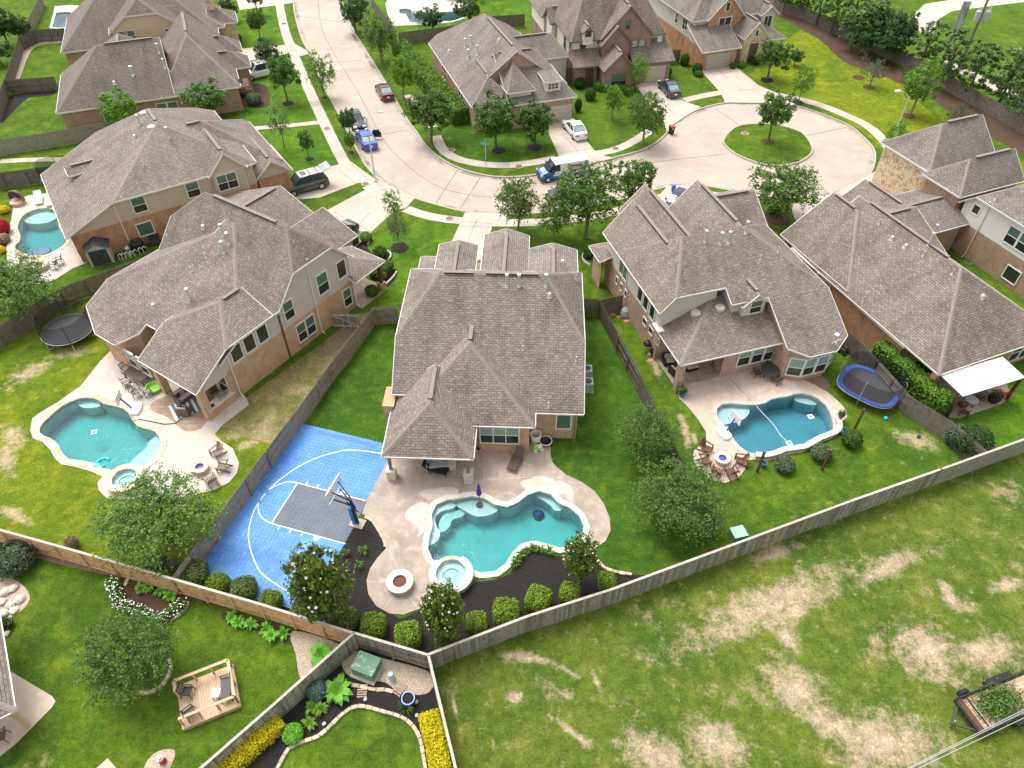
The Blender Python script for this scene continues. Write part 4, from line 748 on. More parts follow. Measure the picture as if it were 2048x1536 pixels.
h7.door(g4, 0, (1.6, 4.6), (.05, 2.2)); h7.door(g5, 0, (1.4, 2.6), (.05, 2.4), "front_door", "wood_brown", 2); h7.win(g3, 0, None, None, ss=(1.0, 2.9), zz=(.5, 2.4), cols=2); h7.win(g1, 0, None, None, ss=(4.2, 5.0), zz=(3.4, 5.0), kind="pale"); h7.win(g1, 0, None, None, ss=(5.3, 6.1), zz=(3.4, 5.0), kind="pale"); h7.win(g1, 0, None, None, ss=(3.1, 3.7), zz=(6.6, 7.6))
for q in (.6, 1.5, 2.4): h7.win(g2, 0, None, None, ss=(q, q + .6), zz=(3.3 + (q == 1.5) * .9, 4.1 + (q == 1.5) * .9), rows=1, kind="pale")
h7.win(g0, 0, None, None, ss=(1.1, 1.8), zz=(4.0, 4.9), kind="dark"); h7.win(gd, 0, None, None, ss=(.3, 1.0), zz=(6.1, 6.8), kind="dark"); h7.win(g0, 0, None, None, ss=(11.2, 12), zz=(3.9, 4.9), kind="dark")
for q in (1.0, 3.6, 8.5): h7.win(g0, 3, None, None, ss=(12 - q, 12.8 - q), zz=(3.3, 5.0))
h8 = House("orange brick and stone two storey house at the end of the cul-de-sac", 1373, 111, 0, 19, "brick_orange", "siding_light", 2.8, trim="trim", roof="shingle_c")
j0 = h8.block(-1, 12.6, -1.7, 14, L=(5.4, .9), R_=(5.4, .9), B=(5.4, .9), F=(5.4, .9)); j1 = h8.block(1.2, 7.4, -2.2, 5, L=(5.41, 1), R_=(5.41, 1), zs=99); j2 = h8.block(-1.3, 5, -6, -1, B=(2.7, .42)); j3 = h8.block(5.6, 9.7, -5.4, 0, L=(3.5, 1), R_=(3.5, 1), low="stone", zs=99, over=.25); j4 = h8.block(9.7, 12.7, -2.6, 4, L=(5.3, .8), R_=(5.3, .8)); h8.block(9.3, 13, -5.2, -1, B=(2.8, .5), R_=(2.8, .5), walls=())
h8.door(j2, 0, (.7, 4.6), (.05, 2.15), m="garage2"); h8.door(j3, 0, (1.1, 2.5), (.05, 2.6), "entry_door", "trim_dark", 2); h8.win(j1, 0, None, None, ss=(1.7, 3.6), zz=(3.5, 5.4), cols=2, kind="dark"); h8.win(j1, 0, None, None, ss=(2.4, 3.0), zz=(6.3, 7.4), rows=1, kind="dark"); h8.win(j3, 0, None, None, ss=(1.6, 2.0), zz=(3.6, 4.4), rows=1, kind="dark"); h8.win(j4, 0, None, None, ss=(.5, 1.7), zz=(3.5, 5.0), cols=2, rows=1, kind="dark")
h8.win(j0, 3, None, None, ss=(12.2, 13.5), zz=(3.5, 4.9), cols=2, kind="dark"); h8.win(j0, 3, None, None, ss=(10, 10.6), zz=(3.6, 4.9)); h8.win(j0, 0, None, None, ss=(.5, 1.1), zz=(3.6, 4.9), kind="pale")
h12 = House("sliver of a brick house beyond the top pool terrace", 890, 6, 0, 20, "brick_orange"); h12.block(0, 14, 1, 9, L=(3.2, .6), R_=(3.2, .6), B=(3.2, .6), F=(3.2, .6))
h13 = House("corner of a dark shingled patio roof at the lower left edge", 30, 1420, 2.9, -57, "brick_tan", roof="shingle_dark", trim="trim"); h13.block(-8, 0, -9, 0, R_=(2.9, .45), F=(2.9, .45), walls=()); h13.post(-.6, -.5, 0, 2.7, .25, "wood_deck")
# ================================================================== pools, decks, court
def absorb(name, col, dens):
    m, nt, b = _new(name); out = nt.nodes["Material Output"]; nt.nodes.remove(b)
    t = N(nt, "ShaderNodeBsdfTransparent"); g = N(nt, "ShaderNodeBsdfGlossy", i_Roughness=.05); f = N(nt, "ShaderNodeFresnel", i_IOR=1.33); pos = N(nt, "ShaderNodeNewGeometry").outputs["Position"]
    n = N(nt, "ShaderNodeTexNoise", i_Scale=2.2, i_Detail=3); nt.links.new(pos, n.inputs["Vector"]); bp = N(nt, "ShaderNodeBump", i_Strength=.35, i_Distance=.08); nt.links.new(n.outputs[0], bp.inputs["Height"])
    nt.links.new(bp.outputs[0], g.inputs["Normal"]); mx = N(nt, "ShaderNodeMixShader"); nt.links.new(f.outputs[0], mx.inputs[0]); nt.links.new(t.outputs[0], mx.inputs[1]); nt.links.new(g.outputs[0], mx.inputs[2]); nt.links.new(mx.outputs[0], out.inputs[0])
    a = N(nt, "ShaderNodeVolumeAbsorption", i_Density=dens); a.inputs[0].default_value = c4(col); nt.links.new(a.outputs[0], out.inputs["Volume"]); return m
W_["pool_water"] = absorb("pool_water", (.0, .71, .725), .78); W_["pool_water_blue"] = absorb("pool_water_blue", (.0, .58, .70), .72); W_["spa_water"] = absorb("spa_water", (.03, .74, .76), .9)
mk("plaster", (.66, .72, .69), .7, ((.7, (.56, .63, .61), .4, .7), (5, (.48, .56, .55), .52, .72, .6)))
def pool(label, loop, depth=1.5, cop="coping_white", cw=.38, step=.6, shelves=(), water="pool_water", ctop=.09, wl_=-.07, raised=None, csmall=False):
    c = sum((V(p) for p in loop), V((0, 0, 0))) / len(loop); t = thing("swimming_pool", label, "pool", c); L = [V((p[0], p[1], 0)) - c for p in loop]
    if area(L) < 0: L.reverse()
    n = len(L); b = MB(); b.raw([(p.x, p.y, z) for z in (-depth, .03) for p in L], [(n + i, n + (i + 1) % n, (i + 1) % n, i) for i in range(n)])
    part(t, "basin_wall", b.mesh("bw", W_["plaster"], uv=False)); part(t, "basin_floor", MB().sheet(L, -depth).mesh("bf", W_["plaster"], uv=False))
    for px, z in shelves:
        q = [p - c for p in smooth(GL(px), 4, True)]; part(t, "step_shelf", MB().prism(q, -depth + .01, z, bottom=False).mesh("shelf", W_["plaster"], uv=False))
    cl = L + L[:1]; big = offs(cl, -.015)[:-1]; part(t, "water", MB().prism(big, -depth - .02, wl_).mesh("water", W_[water], uv=False))
    rs = resample(cl, length(cl) / max(6, round(length(cl) / step)) * .9999); o_ = offs(rs, -cw); i_ = offs(rs, .04); k = len(rs)
    for i in range(k - 1):
        q = [i_[i], i_[i + 1], o_[i + 1], o_[i]]; m = sum(q, V((0, 0, 0))) / 4; q = [m + (p - m) * .985 - m for p in q]
        part(t, "coping_stone", MB().prism(q, -.12, ctop + random.Random(i).uniform(-.004, .004), bottom=False).mesh("cs", W_[cop], uv=False), m)
    return t
zA = (680, 950, 3.303); zL = (0, 700, 3.84); zR = (1200, 600, 3.84)
pool("large curvy turquoise pool behind the centre house", POOL["main"], 1.45, step=.9, shelves=(
    (Z(*zA, [(765,178),(800,148),(870,138),(950,150),(1040,205),(1010,235),(950,252),(890,250),(830,220)]), -.36),
    (Z(*zA, [(600,250),(640,188),(700,160),(765,178),(740,205),(690,215),(650,235),(625,270),(640,330),(660,360),(640,420),(575,445),(600,350)]), -.3),
    (Z(*zA, [(690,218),(750,205),(800,195),(822,215),(800,240),(740,262),(725,300),(690,335),(655,340),(650,280)]), -.62), (Z(*zA, [(665,310),(690,285),(725,290),(720,320),(690,342),(660,338)]), -.85),
    (Z(*zA, [(1290,115),(1340,108),(1410,140),(1465,205),(1420,208),(1390,175),(1340,140)]), -.45), (Z(*zA, [(885,628),(920,625),(990,650),(960,662),(900,662)]), -.4)))
pool("curvy turquoise pool with tan stone coping in the left yard", POOL["left"], 1.35, "coping_tan", .42, .62, shelves=(
    (Z(*zL, [(970,880),(985,830),(1040,780),(1110,720),(1190,640),(1240,680),(1250,750),(1190,820),(1120,885),(1040,920)]), -.42), (Z(*zL, [(1110,730),(1120,680),(1180,625),(1200,640),(1160,690)]), -.5), (Z(*zL, [(590,380),(660,365),(745,378),(750,405),(670,420),(605,410)]), -.4)))
pool("blue pool with raised white back wall in the right yard", POOL["right"], 1.45, "deck_white", .36, .7, water="pool_water_blue", shelves=(
    (Z(*zR, [(890,870),(905,820),(960,795),(1050,800),(1148,810),(1150,850),(1110,890),(1040,915),(960,935),(925,950),(900,915)]), -.36), (Z(*zR, [(925,950),(985,930),(1000,960),(985,1000),(945,965)]), -.5), (Z(*zR, [(1510,720),(1600,725),(1670,765),(1660,780),(1580,770),(1510,745)]), -.4), (Z(*zR, [(1030,1090),(1070,1110),(1110,1150),(1100,1180),(1050,1130)]), -.4)))
pool("curvy turquoise pool beside the tan house at the left edge", POOL["upper"], 1.3, "coping_tan", .4, .65, shelves=((Z(0, 350, 3.84, [(175,315),(280,262),(360,252),(425,278),(420,310),(360,340),(280,352),(200,345)]), -.36),))
pool("rectangular blue pool in the top left corner", POOL["corner"], 1.3, water="pool_water_blue", step=.9); pool("angular pool on the white terrace at the top", POOL["far"], 1.3, step=1.0)
def ring_wall(t, name, c, r0, r1, z0, z1, n, m, a0=0, a1=2 * pi, gap=.985):
    for i in range(n):
        t0, t1 = a0 + (a1 - a0) * i / n, a0 + (a1 - a0) * (i + gap - .0) / n; q = []
        for k in range(3): a = t0 + (t1 - t0) * k / 2; q.append(V((c[0] + r1 * cos(a), c[1] + r1 * sin(a), 0)))
        for k in (2, 1, 0): a = t0 + (t1 - t0) * k / 2; q.append(V((c[0] + r0 * cos(a), c[1] + r0 * sin(a), 0)))
        part(t, name, MB().prism(q, z0, z1, bottom=False).mesh(name, W_[m], uv=False))
def spa(label, px, r, top=.42, cop="coping_white", cw=.42, spill=None):
    c = G(*px, top); c.z = 0; t = thing("hot_tub", label, "spa", c); n = 40
    part(t, "tub_wall", MB().lathe([(r + .05, -.6), (r + .05, top - .05)], n).mesh("w", W_["limestone"], uv=False)); part(t, "tub_basin", MB().lathe([(r, top - .02), (r, top - .36), (r * .58, top - .38), (r * .58, .11), (.001, .11)], n).mesh("b", W_["plaster"], uv=False))
    part(t, "water", MB().lathe([(.001, top - .13), (r + .01, top - .13), (r + .01, top - .37), (r * .585, top - .39), (r * .585, .10), (.001, .10)][::-1], n).mesh("sw", W_["spa_water"], uv=False))
    if spill: ring_wall(t, "coping_stone", (0, 0), r - .03, r + cw, top - .1, top, 9, cop, spill[1], spill[0] + 2 * pi); ring_wall(t, "spillway", (0, 0), r - .03, r + cw * .8, top - .3, top - .13, 4, "coping_tan", spill[0], spill[1])
    else: ring_wall(t, "coping_stone", (0, 0), r - .03, r + cw, top - .1, top, 14, cop)
    return t
spa("round raised hot tub with white rim on the large pool's edge", (902,1146), 1.0, .62, spill=(R(62), R(135))); spa("round hot tub ringed with tan stone beside the left pool", (248,955), .86, .58, "coping_tan", .42)
# ---- decks
def slab(name, px, m, z=.055, loops=(), sm=0):
    o = smooth(GL(px), 4, True) if sm else GL(px); return struct(name, holed(o, ph(o) + list(loops), z, 0, skirt=-.1).mesh(name, W_[m]))
slab("pool_deck", [(735,1000),(778,918),(800,880),(960,860),(1060,862),(1101,868),(1101,910),(1105,926),(1118,939),(1134,951),(1164,965),(1189,983),(1207,1007),(1219,1036),(1221,1062),(1211,1083),(1189,1098),(1150,1106),(1110,1104),(1086,1095),(1061,1092),(1043,1101),(1028,1119),(1016,1140),(1001,1152),(977,1158),(950,1156),(935,1180),(915,1192),(890,1190),(862,1204),(837,1219),(807,1230),(780,1228),(753,1213),(737,1189),(733,1162),(740,1138),(756,1115),(772,1098),(769,1080),(759,1062),(743,1039),(724,1028)], "deck_tan")
pd = bpy.data.objects["pool_deck"]
for pl_ in ([(800,1015),(850,1008),(900,1010)],):
    pass
for px in ([(735,985),(800,1010)],[(845,957),(950,962),(1105,952)],[(970,905),(968,960)],[(1050,870),(1048,955)],[(736,1164),(774,1164)],[(778,1098),(795,1135)],[(815,1190),(836,1218)],[(790,1190),(770,1215)]):
    part(pd, "joint", MB().ribbon(GL(px), .035, .04, .0595).mesh("j", W_["deck_white"], uv=False))
for i, q in enumerate(([(1040,966),(1062,958),(1085,952),(1100,962),(1088,980),(1060,985)],[(1090,955),(1115,965),(1135,985),(1105,990),(1092,980)],[(1115,962),(1140,972),(1148,990),(1140,1003),(1128,985)],[(838,985),(870,978),(905,975),(918,985),(900,995),(870,1000),(850,998)],[(812,1025),(835,1008),(858,1010),(852,1035),(840,1045),(815,1042)],[(820,1042),(850,1042),(848,1065),(835,1075),(838,1058)])):
    part(pd, "flagstone", MB().prism(smooth(GL(q), 3, True), .02, .063 + i * .002, bottom=False).mesh("fs", W_["flag_white"], uv=False))
slab("left_pool_deck", Z(*zL, [(840,20),(930,-40),(1080,60),(1500,-60),(1900,380),(1912,425),(1720,570),(1650,650),(1700,700),(1790,760),(1838,870),(1820,950),(1760,1020),(1640,1080),(1400,1140),(900,1150),(820,1140),(760,1080),(750,1020),(790,975),(700,935),(560,895),(470,880),(420,830),(390,770),(330,710),(255,680),(235,620),(250,530),(300,490),(450,400),(620,280),(700,180),(770,90)]), "deck_white")
lp = struct("paver_patio", MB().prism(smooth(GL(Z(*zL, [(1155,440),(1190,395),(1290,350),(1450,250),(1640,180),(1800,330),(1590,555),(1540,610),(1440,630),(1370,590),(1290,520),(1190,480)])), 3, True), -.1, .062, bottom=False).mesh("pp", W_["paver"]))
slab("right_pool_deck", Z(*zR, [(590,690),(640,650),(980,560),(1180,470),(1500,520),(1560,615),(1640,650),(1760,720),(1850,800),(1895,860),(1895,900),(1860,935),(1838,925),(1850,1010),(1790,1060),(1700,1095),(1640,1130),(1560,1170),(1420,1195),(1340,1225),(1260,1240),(1180,1225),(1130,1240),(1110,1310),(1060,1370),(960,1408),(850,1385),(760,1310),(712,1220),(720,1160),(770,1120),(815,1110),(815,1020),(760,930),(690,840),(610,760)]), "deck_pink")
part(bpy.data.objects["right_pool_deck"], "joint", MB().ribbon(GL(Z(*zR, [(990,600),(1180,800)])), .04, .04, .06).mesh("j", W_["joint"], uv=False))
rp = struct("covered_patio_floor", MB().prism(GL(Z(*zR, [(400,420),(600,300),(1000,420),(1180,470),(1140,540),(640,660),(590,690)])), -.1, .066, bottom=False).mesh("cp", W_["deck_tan"]))
rw = [V(p) for p in offs(resample(smooth(GL(Z(*zR, [(1815,925),(1832,1000),(1790,1042),(1700,1072),(1640,1105),(1560,1150),(1415,1168),(1350,1196),(1280,1214),(1200,1212),(1120,1195)])), 4), .8), 0)]
t_ = thing("raised_pool_wall", "low white stone wall curving along the back of the right pool", "wall", rw[0])
for i in range(len(rw) - 1):
    part(t_, "wall_block", MB().ribbon([rw[i] - rw[0], rw[i + 1] - rw[0]], .36, 0, .36).mesh("wb", W_["deck_pink"], uv=False)); part(t_, "cap_stone", MB().ribbon([rw[i] - rw[0], rw[i].lerp(rw[i + 1], .98) - rw[0]], .44, .362, .42).mesh("cb", W_["coping_white"], uv=False))
slab("upper_pool_deck", Z(0, 350, 3.84, [(70,480),(70,410),(90,340),(110,200),(220,160),(420,135),(560,120),(640,360),(540,450),(600,600),(680,670),(560,720),(420,810),(300,840),(220,830),(60,700),(50,560)]), "deck_white")
slab("corner_terrace", Z(0, 0, 3.84, [(420,50),(560,40),(700,60),(640,250),(540,240),(390,216),(405,150)]), "deck_white"); slab("far_terrace", Z(500, 0, 3.84, [(1040,30),(1080,-30),(1500,-40),(1720,60),(1660,140),(1560,172),(1380,190),(1100,200),(1060,120)]), "coping_white")
slab("far_right_patio", Z(1528, 600, 3.84, [(1400,900),(1180,700),(1300,560),(1500,500),(1850,620),(1885,700),(1880,760),(1800,810),(1500,910)]), "deck_tan", .05); slab("lower_left_patio", [(-60,1290),(0,1330),(105,1393),(112,1403),(105,1415),(30,1490),(-60,1560)], "deck_pink"); slab("stepping_slab", [(190,1540),(216,1517),(240,1545),(215,1570)], "deck_pink")
# ---- mulch beds, gravel, bare earth
def bed(name, px, m, z=.02, sm=True):
    o = smooth(GL(px), 4, True) if sm else GL(px); return struct(name, holed(o, ph(o), z, 0, skirt=-.05).mesh(name, W_[m], uv=False))
bed("mulch_bed", [(716,1040),(745,1038),(775,1098),(745,1137),(740,1200),(800,1238),(862,1212),(892,1200),(925,1188),(952,1164),(990,1160),(1020,1148),(1040,1110),(1062,1100),(1110,1112),(1150,1114),(1186,1104),(1203,1130),(1225,1146),(1262,1150),(1290,1150),(1200,1200),(1054,1252),(860,1330),(707,1292),(520,1232),(345,1183),(352,1160),(590,1219),(640,1160),(690,1086)], "mulch", sm=False)
bed("lower_mulch_bed", [(707,1290),(858,1335),(905,1545),(860,1560),(848,1520),(838,1470),(812,1438),(715,1412),(680,1432),(640,1470),(580,1490),(545,1550),(430,1600),(470,1520)], "mulch", sm=False)
bed("gravel_bed", [(690,1300),(770,1318),(850,1340),(870,1360),(852,1388),(800,1385),(770,1365),(735,1360),(690,1345)], "gravel", .026); bed("gravel_strip", [(585,1262),(680,1290),(640,1318),(620,1360),(600,1355),(592,1310)], "gravel", .02); bed("fence_bed", [(450,1225),(588,1262),(580,1290),(540,1270),(500,1258),(455,1248)], "mulch_brown", .016)
bed("fence_foot_bed", [(60,1095),(230,1140),(225,1152),(60,1112)], "soil", .014); bed("rock_garden", [(-30,1140),(10,1150),(45,1170),(60,1195),(45,1220),(10,1240),(-30,1250)], "gravel", .02); bed("rose_bed", [(222,1160),(260,1160),(370,1190),(385,1200),(360,1230),(325,1242),(285,1228),(235,1210),(222,1185)], "mulch_brown", .016)  # first bed: brown soil strip along the foot of the tan fence
bed("stone_bed", [(290,1540),(300,1515),(325,1500),(350,1502),(345,1525),(330,1545)], "gravel", .03); bed("bay_soil", [(1570,760),(1640,752),(1660,772),(1640,785),(1580,775)], "soil", .012); bed("side_soil", [(640,700),(700,650),(705,672),(660,710)], "soil", .014)  # second bed: brown soil patch below the right house's bay windows
def ring(label, px, r, m="mulch", stones=False, group="mulch rings round young trees"):
    c = G(*px); t = thing("mulch_ring", label, "mulch ring", c, 0, group); rr = random.Random(px[0]); q = [V((r * (1 + rr.uniform(-.12, .12)) * cos(a * pi / 9), r * (1 + rr.uniform(-.12, .12)) * sin(a * pi / 9), 0)) for a in range(18)]
    part(t, "mulch", MB().prism(smooth(q, 2, True), -.02, .05, bottom=False).mesh("m", W_[m], uv=False))
    if stones: ring_wall(t, "edging_stone", (0, 0), r * .98, r * .98 + .2, 0, .14, 22, "edge_stone", gap=.9)
for i, (x, y, r, m, s_, lb) in enumerate(((799,496,.9,"mulch",0,"under the young tree in the centre front lawn"),(523,79,.7,"mulch",0,"under the topmost left lawn tree"),(576,207,.75,"mulch",0,"under the large left lawn tree"),(619,318,.5,"mulch",0,"under the small tree beside the garden path"),(649,195,.4,"mulch",0,"by the kerb beside the street"),(702,305,.4,"mulch",0,"by the kerb beside the blue car"),(1070,295,.9,"mulch",0,"under the right tree of the corner house"),(998,301,.8,"mulch",0,"under the left tree of the corner house"),(1537,283,.8,"mulch_brown",0,"on the round island"),(1849,377,1.15,"mulch_brown",1,"ringed with pale stones, the left of two"),(1910,370,1.1,"mulch_brown",1,"ringed with pale stones, the right of two"),(1554,437,1.3,"mulch_brown",0,"under the twin tree by the pointed garage roof"),(1534,160,.9,"mulch",0,"before the stone entry house"),(1596,205,.7,"mulch",0,"at the kerb behind the island"),(1818,232,.8,"mulch_brown",0,"beside the right street lamp"),(1904,264,.8,"mulch_brown",0,"in the cove lawn, the upper one"),(1921,288,.8,"mulch_brown",0,"in the cove lawn, the lower one"),(1738,175,.8,"mulch_brown",0,"in the cove lawn beneath the pines"),(1887,293,.7,"soil",0,"bare and treeless in the cove lawn"),(1717,155,.8,"mulch_brown",0,"under the bare bush near the pines"))):
    ring("round " + {"mulch": "black mulch", "mulch_brown": "brown mulch", "soil": "brown soil"}[m] + " bed " + lb, (x, y), r, m, s_)
bed("pine_straw_bed", [(1545,-5),(1600,20),(1660,50),(1700,90),(1780,125),(1860,165),(1950,215),(2050,270),(2120,310),(2120,350),(2030,300),(1930,245),(1850,190),(1760,150),(1690,125),(1640,80),(1580,45),(1540,20)], "mulch_brown", .012)
def edging(label, px, step=.42, wd=.2, h=.16, m="edge_stone", closed=False):
    pts = resample(smooth(GL(px), 5, closed), step); o = pts[0]; t = thing("stone_edging", label, "edging", o)
    for i in range(len(pts) - 1):
        a, b = pts[i] - o, pts[i + 1] - o; rr = random.Random(i * 7 + len(label))
        part(t, "edging_stone", MB().ribbon([a.lerp(b, .04), a.lerp(b, .96)], wd * rr.uniform(.85, 1.15), 0, h * rr.uniform(.8, 1.15)).mesh("es", W_[m], uv=False))
edging("tan stone edging round the lower lawn and dark bed", [(545,1560),(565,1520),(585,1492),(640,1472),(680,1434),(714,1413),(765,1424),(812,1440),(838,1472),(848,1520),(855,1560)]); edging("pale stone edging at the right end of the dark bed", [(1194,1122),(1210,1138),(1235,1146),(1262,1150),(1276,1155)]); edging("curved brick edging round the white rose bed", [(258,1157),(250,1175)], .3); edging("curved stone edging along the front of the rose bed", [(232,1212),(280,1230),(326,1242),(362,1228),(383,1198)], .35, .22); edging("ring of stone edging under the big lower left tree", [(338,1318),(343,1340),(325,1372),(300,1386),(270,1386)], .35, .2)
edging("white scalloped edging by the grey house porch", [(754,578),(770,570),(785,556),(794,543)], .4, .14, .12, "coping_white"); edging("white scalloped edging round the boxwood bed", [(735,490),(742,476),(733,468)], .4, .14, .12, "coping_white"); edging("white curved edging of the grey house's front bed", [(755,530),(770,526),(782,512),(778,504),(765,500)], .4, .14, .12, "coping_white"); edging("white ring edging beside the right brick house porch", [(1190,500),(1170,505),(1164,515),(1172,526),(1182,532)], .4, .14, .14, "coping_white"); edging("short stone border with brick stacks in the lower bed", [(703,1371),(730,1376),(745,1381),(768,1380),(790,1386),(798,1392)], .5, .2, .14); edging("gravel stone border along the court's dark bed", [(730,1034),(745,1043),(758,1063),(768,1082),(771,1098)], .2, .18, .07, "brick_tan")
for i, q in enumerate(([(762,472),(790,500),(768,510)],)): pass
bed("front_bed", [(700,500),(735,468),(745,480),(735,495),(760,520),(780,505),(785,515),(772,530),(745,545),(715,520)], "mulch", .014); bed("porch_bed", [(752,582),(775,545),(795,540),(790,560),(772,576)], "mulch", .014); bed("far_bed_a", [(480,175),(500,165),(535,175),(538,212),(510,215),(480,205)], "mulch_brown", .014); bed("far_bed_b", [(525,318),(548,318),(562,328),(550,340),(530,340)], "mulch_brown", .014); bed("left_garden", [(0,200),(30,190),(60,183),(110,178),(105,190),(60,195),(40,210),(15,235),(0,245)], "mulch", .014); bed("left_stone_path", [(60,80),(125,75),(128,85),(75,92),(55,115),(40,155),(28,158),(45,110)], "gravel", .012)
# ---- basketball court of snap tiles
kU = (G(734,1002) - G(594.8,967.4)); kU2 = (G(688.6,1088.5) - G(544,1046.9)); cu = (kU + kU2).normalized(); cv = V((-cu.y, cu.x, 0)); c0_ = G(544, 1046.9)
def cl(p): d = p - c0_; return d.dot(cu), d.dot(cv)
cc = [cl(G(*q)) for q in ((601,849),(780,917),(734,1002),(590,1217),(374,1160))]
U0, U1, V0, V1 = cc[0][0] * .5 + cc[4][0] * .5, cl(G(713,1045))[0], cc[4][1], cc[0][1]
ct = thing("basketball_court", "blue tile half court with grey key beside the pool deck", "court", c0_, atan2(cu.y, cu.x)); T = .305
cq = GL([(601,849),(690,869),(768,889),(782,917),(734,1002),(690,1088),(590,1219),(372,1162)]); key = [cl(G(*q)) for q in ((594.8,967.4),(544,1046.9),(688.6,1088.5),(734,1002))]
ku0, kv0, kv1 = (key[0][0] + key[1][0]) / 2, (key[1][1] + key[2][1]) / 2, (key[0][1] + key[3][1]) / 2
part(ct, "base_slab", MB().prism([V((*cl(p), 0)) for p in cq], -.08, .018, bottom=False).mesh("bs", W_["under"], uv=False))
tm = {k: cached(("tile", k), lambda: MB().box(0, 0, .02, T - .03, T - .03, .022).mesh("tile", W_[k])) for k in ("court_blue", "court_grey", "court_dark")}
tl = []; rt = random.Random(5); topv = max(cl(p)[1] for p in cq)
for i in range(-40, 60):
    for j in range(-40, 70):
        u, v = ku0 + (i + .5) * T, kv0 + (j + .5) * T; wp_ = c0_ + cu * u + cv * v
        if not inside(wp_, cq): continue
        a = G(601,849); b = G(768,889); e_ = (b - a).normalized(); dd = abs((wp_ - a).x * e_.y - (wp_ - a).y * e_.x); sl = (wp_ - a).dot(e_) / (b - a).length
        k = "court_grey" if (u > ku0 and kv0 < v < kv1) else "court_dark" if (.25 < sl < .95 and (.25 if sl < .5 else .1) < dd < (.62 if sl > .5 else .55)) else "court_blue"; tl.append((wp_.y, u, v, k))
tl.sort(); rest = {k: MB() for k in tm}
for n_, (y_, u, v, k) in enumerate(tl):
    if n_ < 300: part(ct, "court_tile", tm[k], (u, v, 0))
    else: rest[k].box(u, v, .02, T - .03, T - .03, .022)
for k, b in rest.items(): part(ct, "court_tiles", b.mesh("tiles", W_[k]), kind="stuff")
def cline(px, wd=.06): return [V((*cl(G(x, y)), 0)) for x, y in px]
for px in (Z(380, 750, 3.84, [(1475,605),(1300,582),(1200,580),(1100,600),(960,645),(820,715),(700,800),(620,870),(560,940),(500,1030),(465,1130),(450,1230),(465,1340),(510,1460),(555,1530)]) + [(545.8,1164.6),(579.7,1185.5),(612,1196)], Z(480, 940, 6.827, [(795,180),(680,165),(560,190),(430,255),(330,340),(270,430),(250,510),(270,610),(330,680),(430,735)])):
    part(ct, "line", MB().ribbon(smooth(cline(px), 3), .07, .04, .047).mesh("line", W_["line_white"], uv=False))
ku1 = (key[2][0] + key[3][0]) / 2
for a, b in (((ku0, kv0), (ku1 + .1, kv0)), ((ku0, kv1), (ku1 - .1, kv1)), ((ku0, kv0), (ku0, kv1))): part(ct, "line", MB().ribbon([V((*a, 0)), V((*b, 0))], .07, .04, .0485).mesh("line", W_["line_white"], uv=False))
for s_, v0_ in ((-1, kv0), (1, kv1)):
    for k in (.12, .28, .44, .64): u = ku0 + (ku1 - ku0) * k; part(ct, "lane_mark", MB().box(u, v0_ + s_ * (.18 if k < .6 else .2), .04, .07 if k < .6 else .36, .28, .008).mesh("lm", W_["line_white"], uv=False))
hb = G(714, 1047); hp = thing("basketball_hoop", "black basketball hoop with glass backboard and blue padded pole", "basketball hoop", hb, atan2(cu.y, cu.x)); 
bc = V((*[x - y for x, y in zip(cl(G(669, 981, 3.3)), cl(hb))], 0)); bx = bc.x
mk("blue_pad", (.03, .22, .60), .5); mk("clear_glass", (.55, .62, .64), .1, spec=.6); W_["clear_glass"].node_tree.nodes["Principled BSDF"].inputs["Alpha"].default_value = .45; mk("hoop_orange", (.75, .12, .06), .5)
part(hp, "anchor_base", MB().box(.05, 0, 0, 1.0, .75, .1).mesh("ab", W_["concrete"])); part(hp, "pole", MB().beam((.1, 0, .1), (-.05, 0, 2.75), .15, .15).mesh("pole", W_["black"])); part(hp, "pad", MB().beam((-.12, 0, .12), (-.2, 0, 1.85), .34, .22).mesh("pad", W_["blue_pad"]))
for y0, y1 in ((-.1, -.45), (.1, .45)): part(hp, "arm", MB().beam((-.05, y0, 2.2), (bx + .1, y1, 2.95), .07).beam((-.05, y0, 2.75), (bx + .1, y1, 3.75), .06).mesh("arm", W_["black"]))
part(hp, "brace", MB().beam((.2, 0, 1.9), (-.1, 0, 2.7), .09).beam((.35, 0, 1.5), (-.4, 0, 2.35), .06).mesh("br", W_["black"]))
bo = part(hp, "backboard", MB().box(bx, 0, 2.9, .03, 1.83, 1.07).mesh("bb", W_["clear_glass"])); fb = MB()
for y0, z0, sy, sz in ((0, 2.86, 1.9, .06), (0, 3.95, 1.9, .07), (-.93, 2.86, .06, 1.15), (.93, 2.86, .06, 1.15)): fb.box(bx, y0, z0, .07, sy, sz)
part(bo, "board_frame", fb.mesh("fb", W_["white"])); part(bo, "target_square", MB().box(bx - .02, 0, 3.1, .02, .6, .04).box(bx - .02, 0, 3.5, .02, .6, .04).box(bx - .02, -.3, 3.1, .02, .04, .42).box(bx - .02, .3, 3.1, .02, .04, .42).mesh("ts", W_["white"]))
part(hp, "rim", MB().tube([(bx - .4 + .23 * cos(a * pi / 8), .23 * sin(a * pi / 8), 3.05) for a in range(17)], .02, 6).mesh("rim", W_["hoop_orange"])); nm_ = MB()
for a in range(8): nm_.tube([(bx - .4 + .23 * cos(a * pi / 4), .23 * sin(a * pi / 4), 3.04), (bx - .4 + .14 * cos(a * pi / 4 + .4), .14 * sin(a * pi / 4 + .4), 2.65)], .008, 4)
part(hp, "net", nm_.mesh("net", W_["white"]))
OR = ["first", "second", "third", "fourth", "fifth", "sixth", "seventh", "eighth", "ninth", "tenth", "eleventh", "twelfth", "thirteenth", "fourteenth"]
mk("shrub_core", (.045, .055, .022), 1)
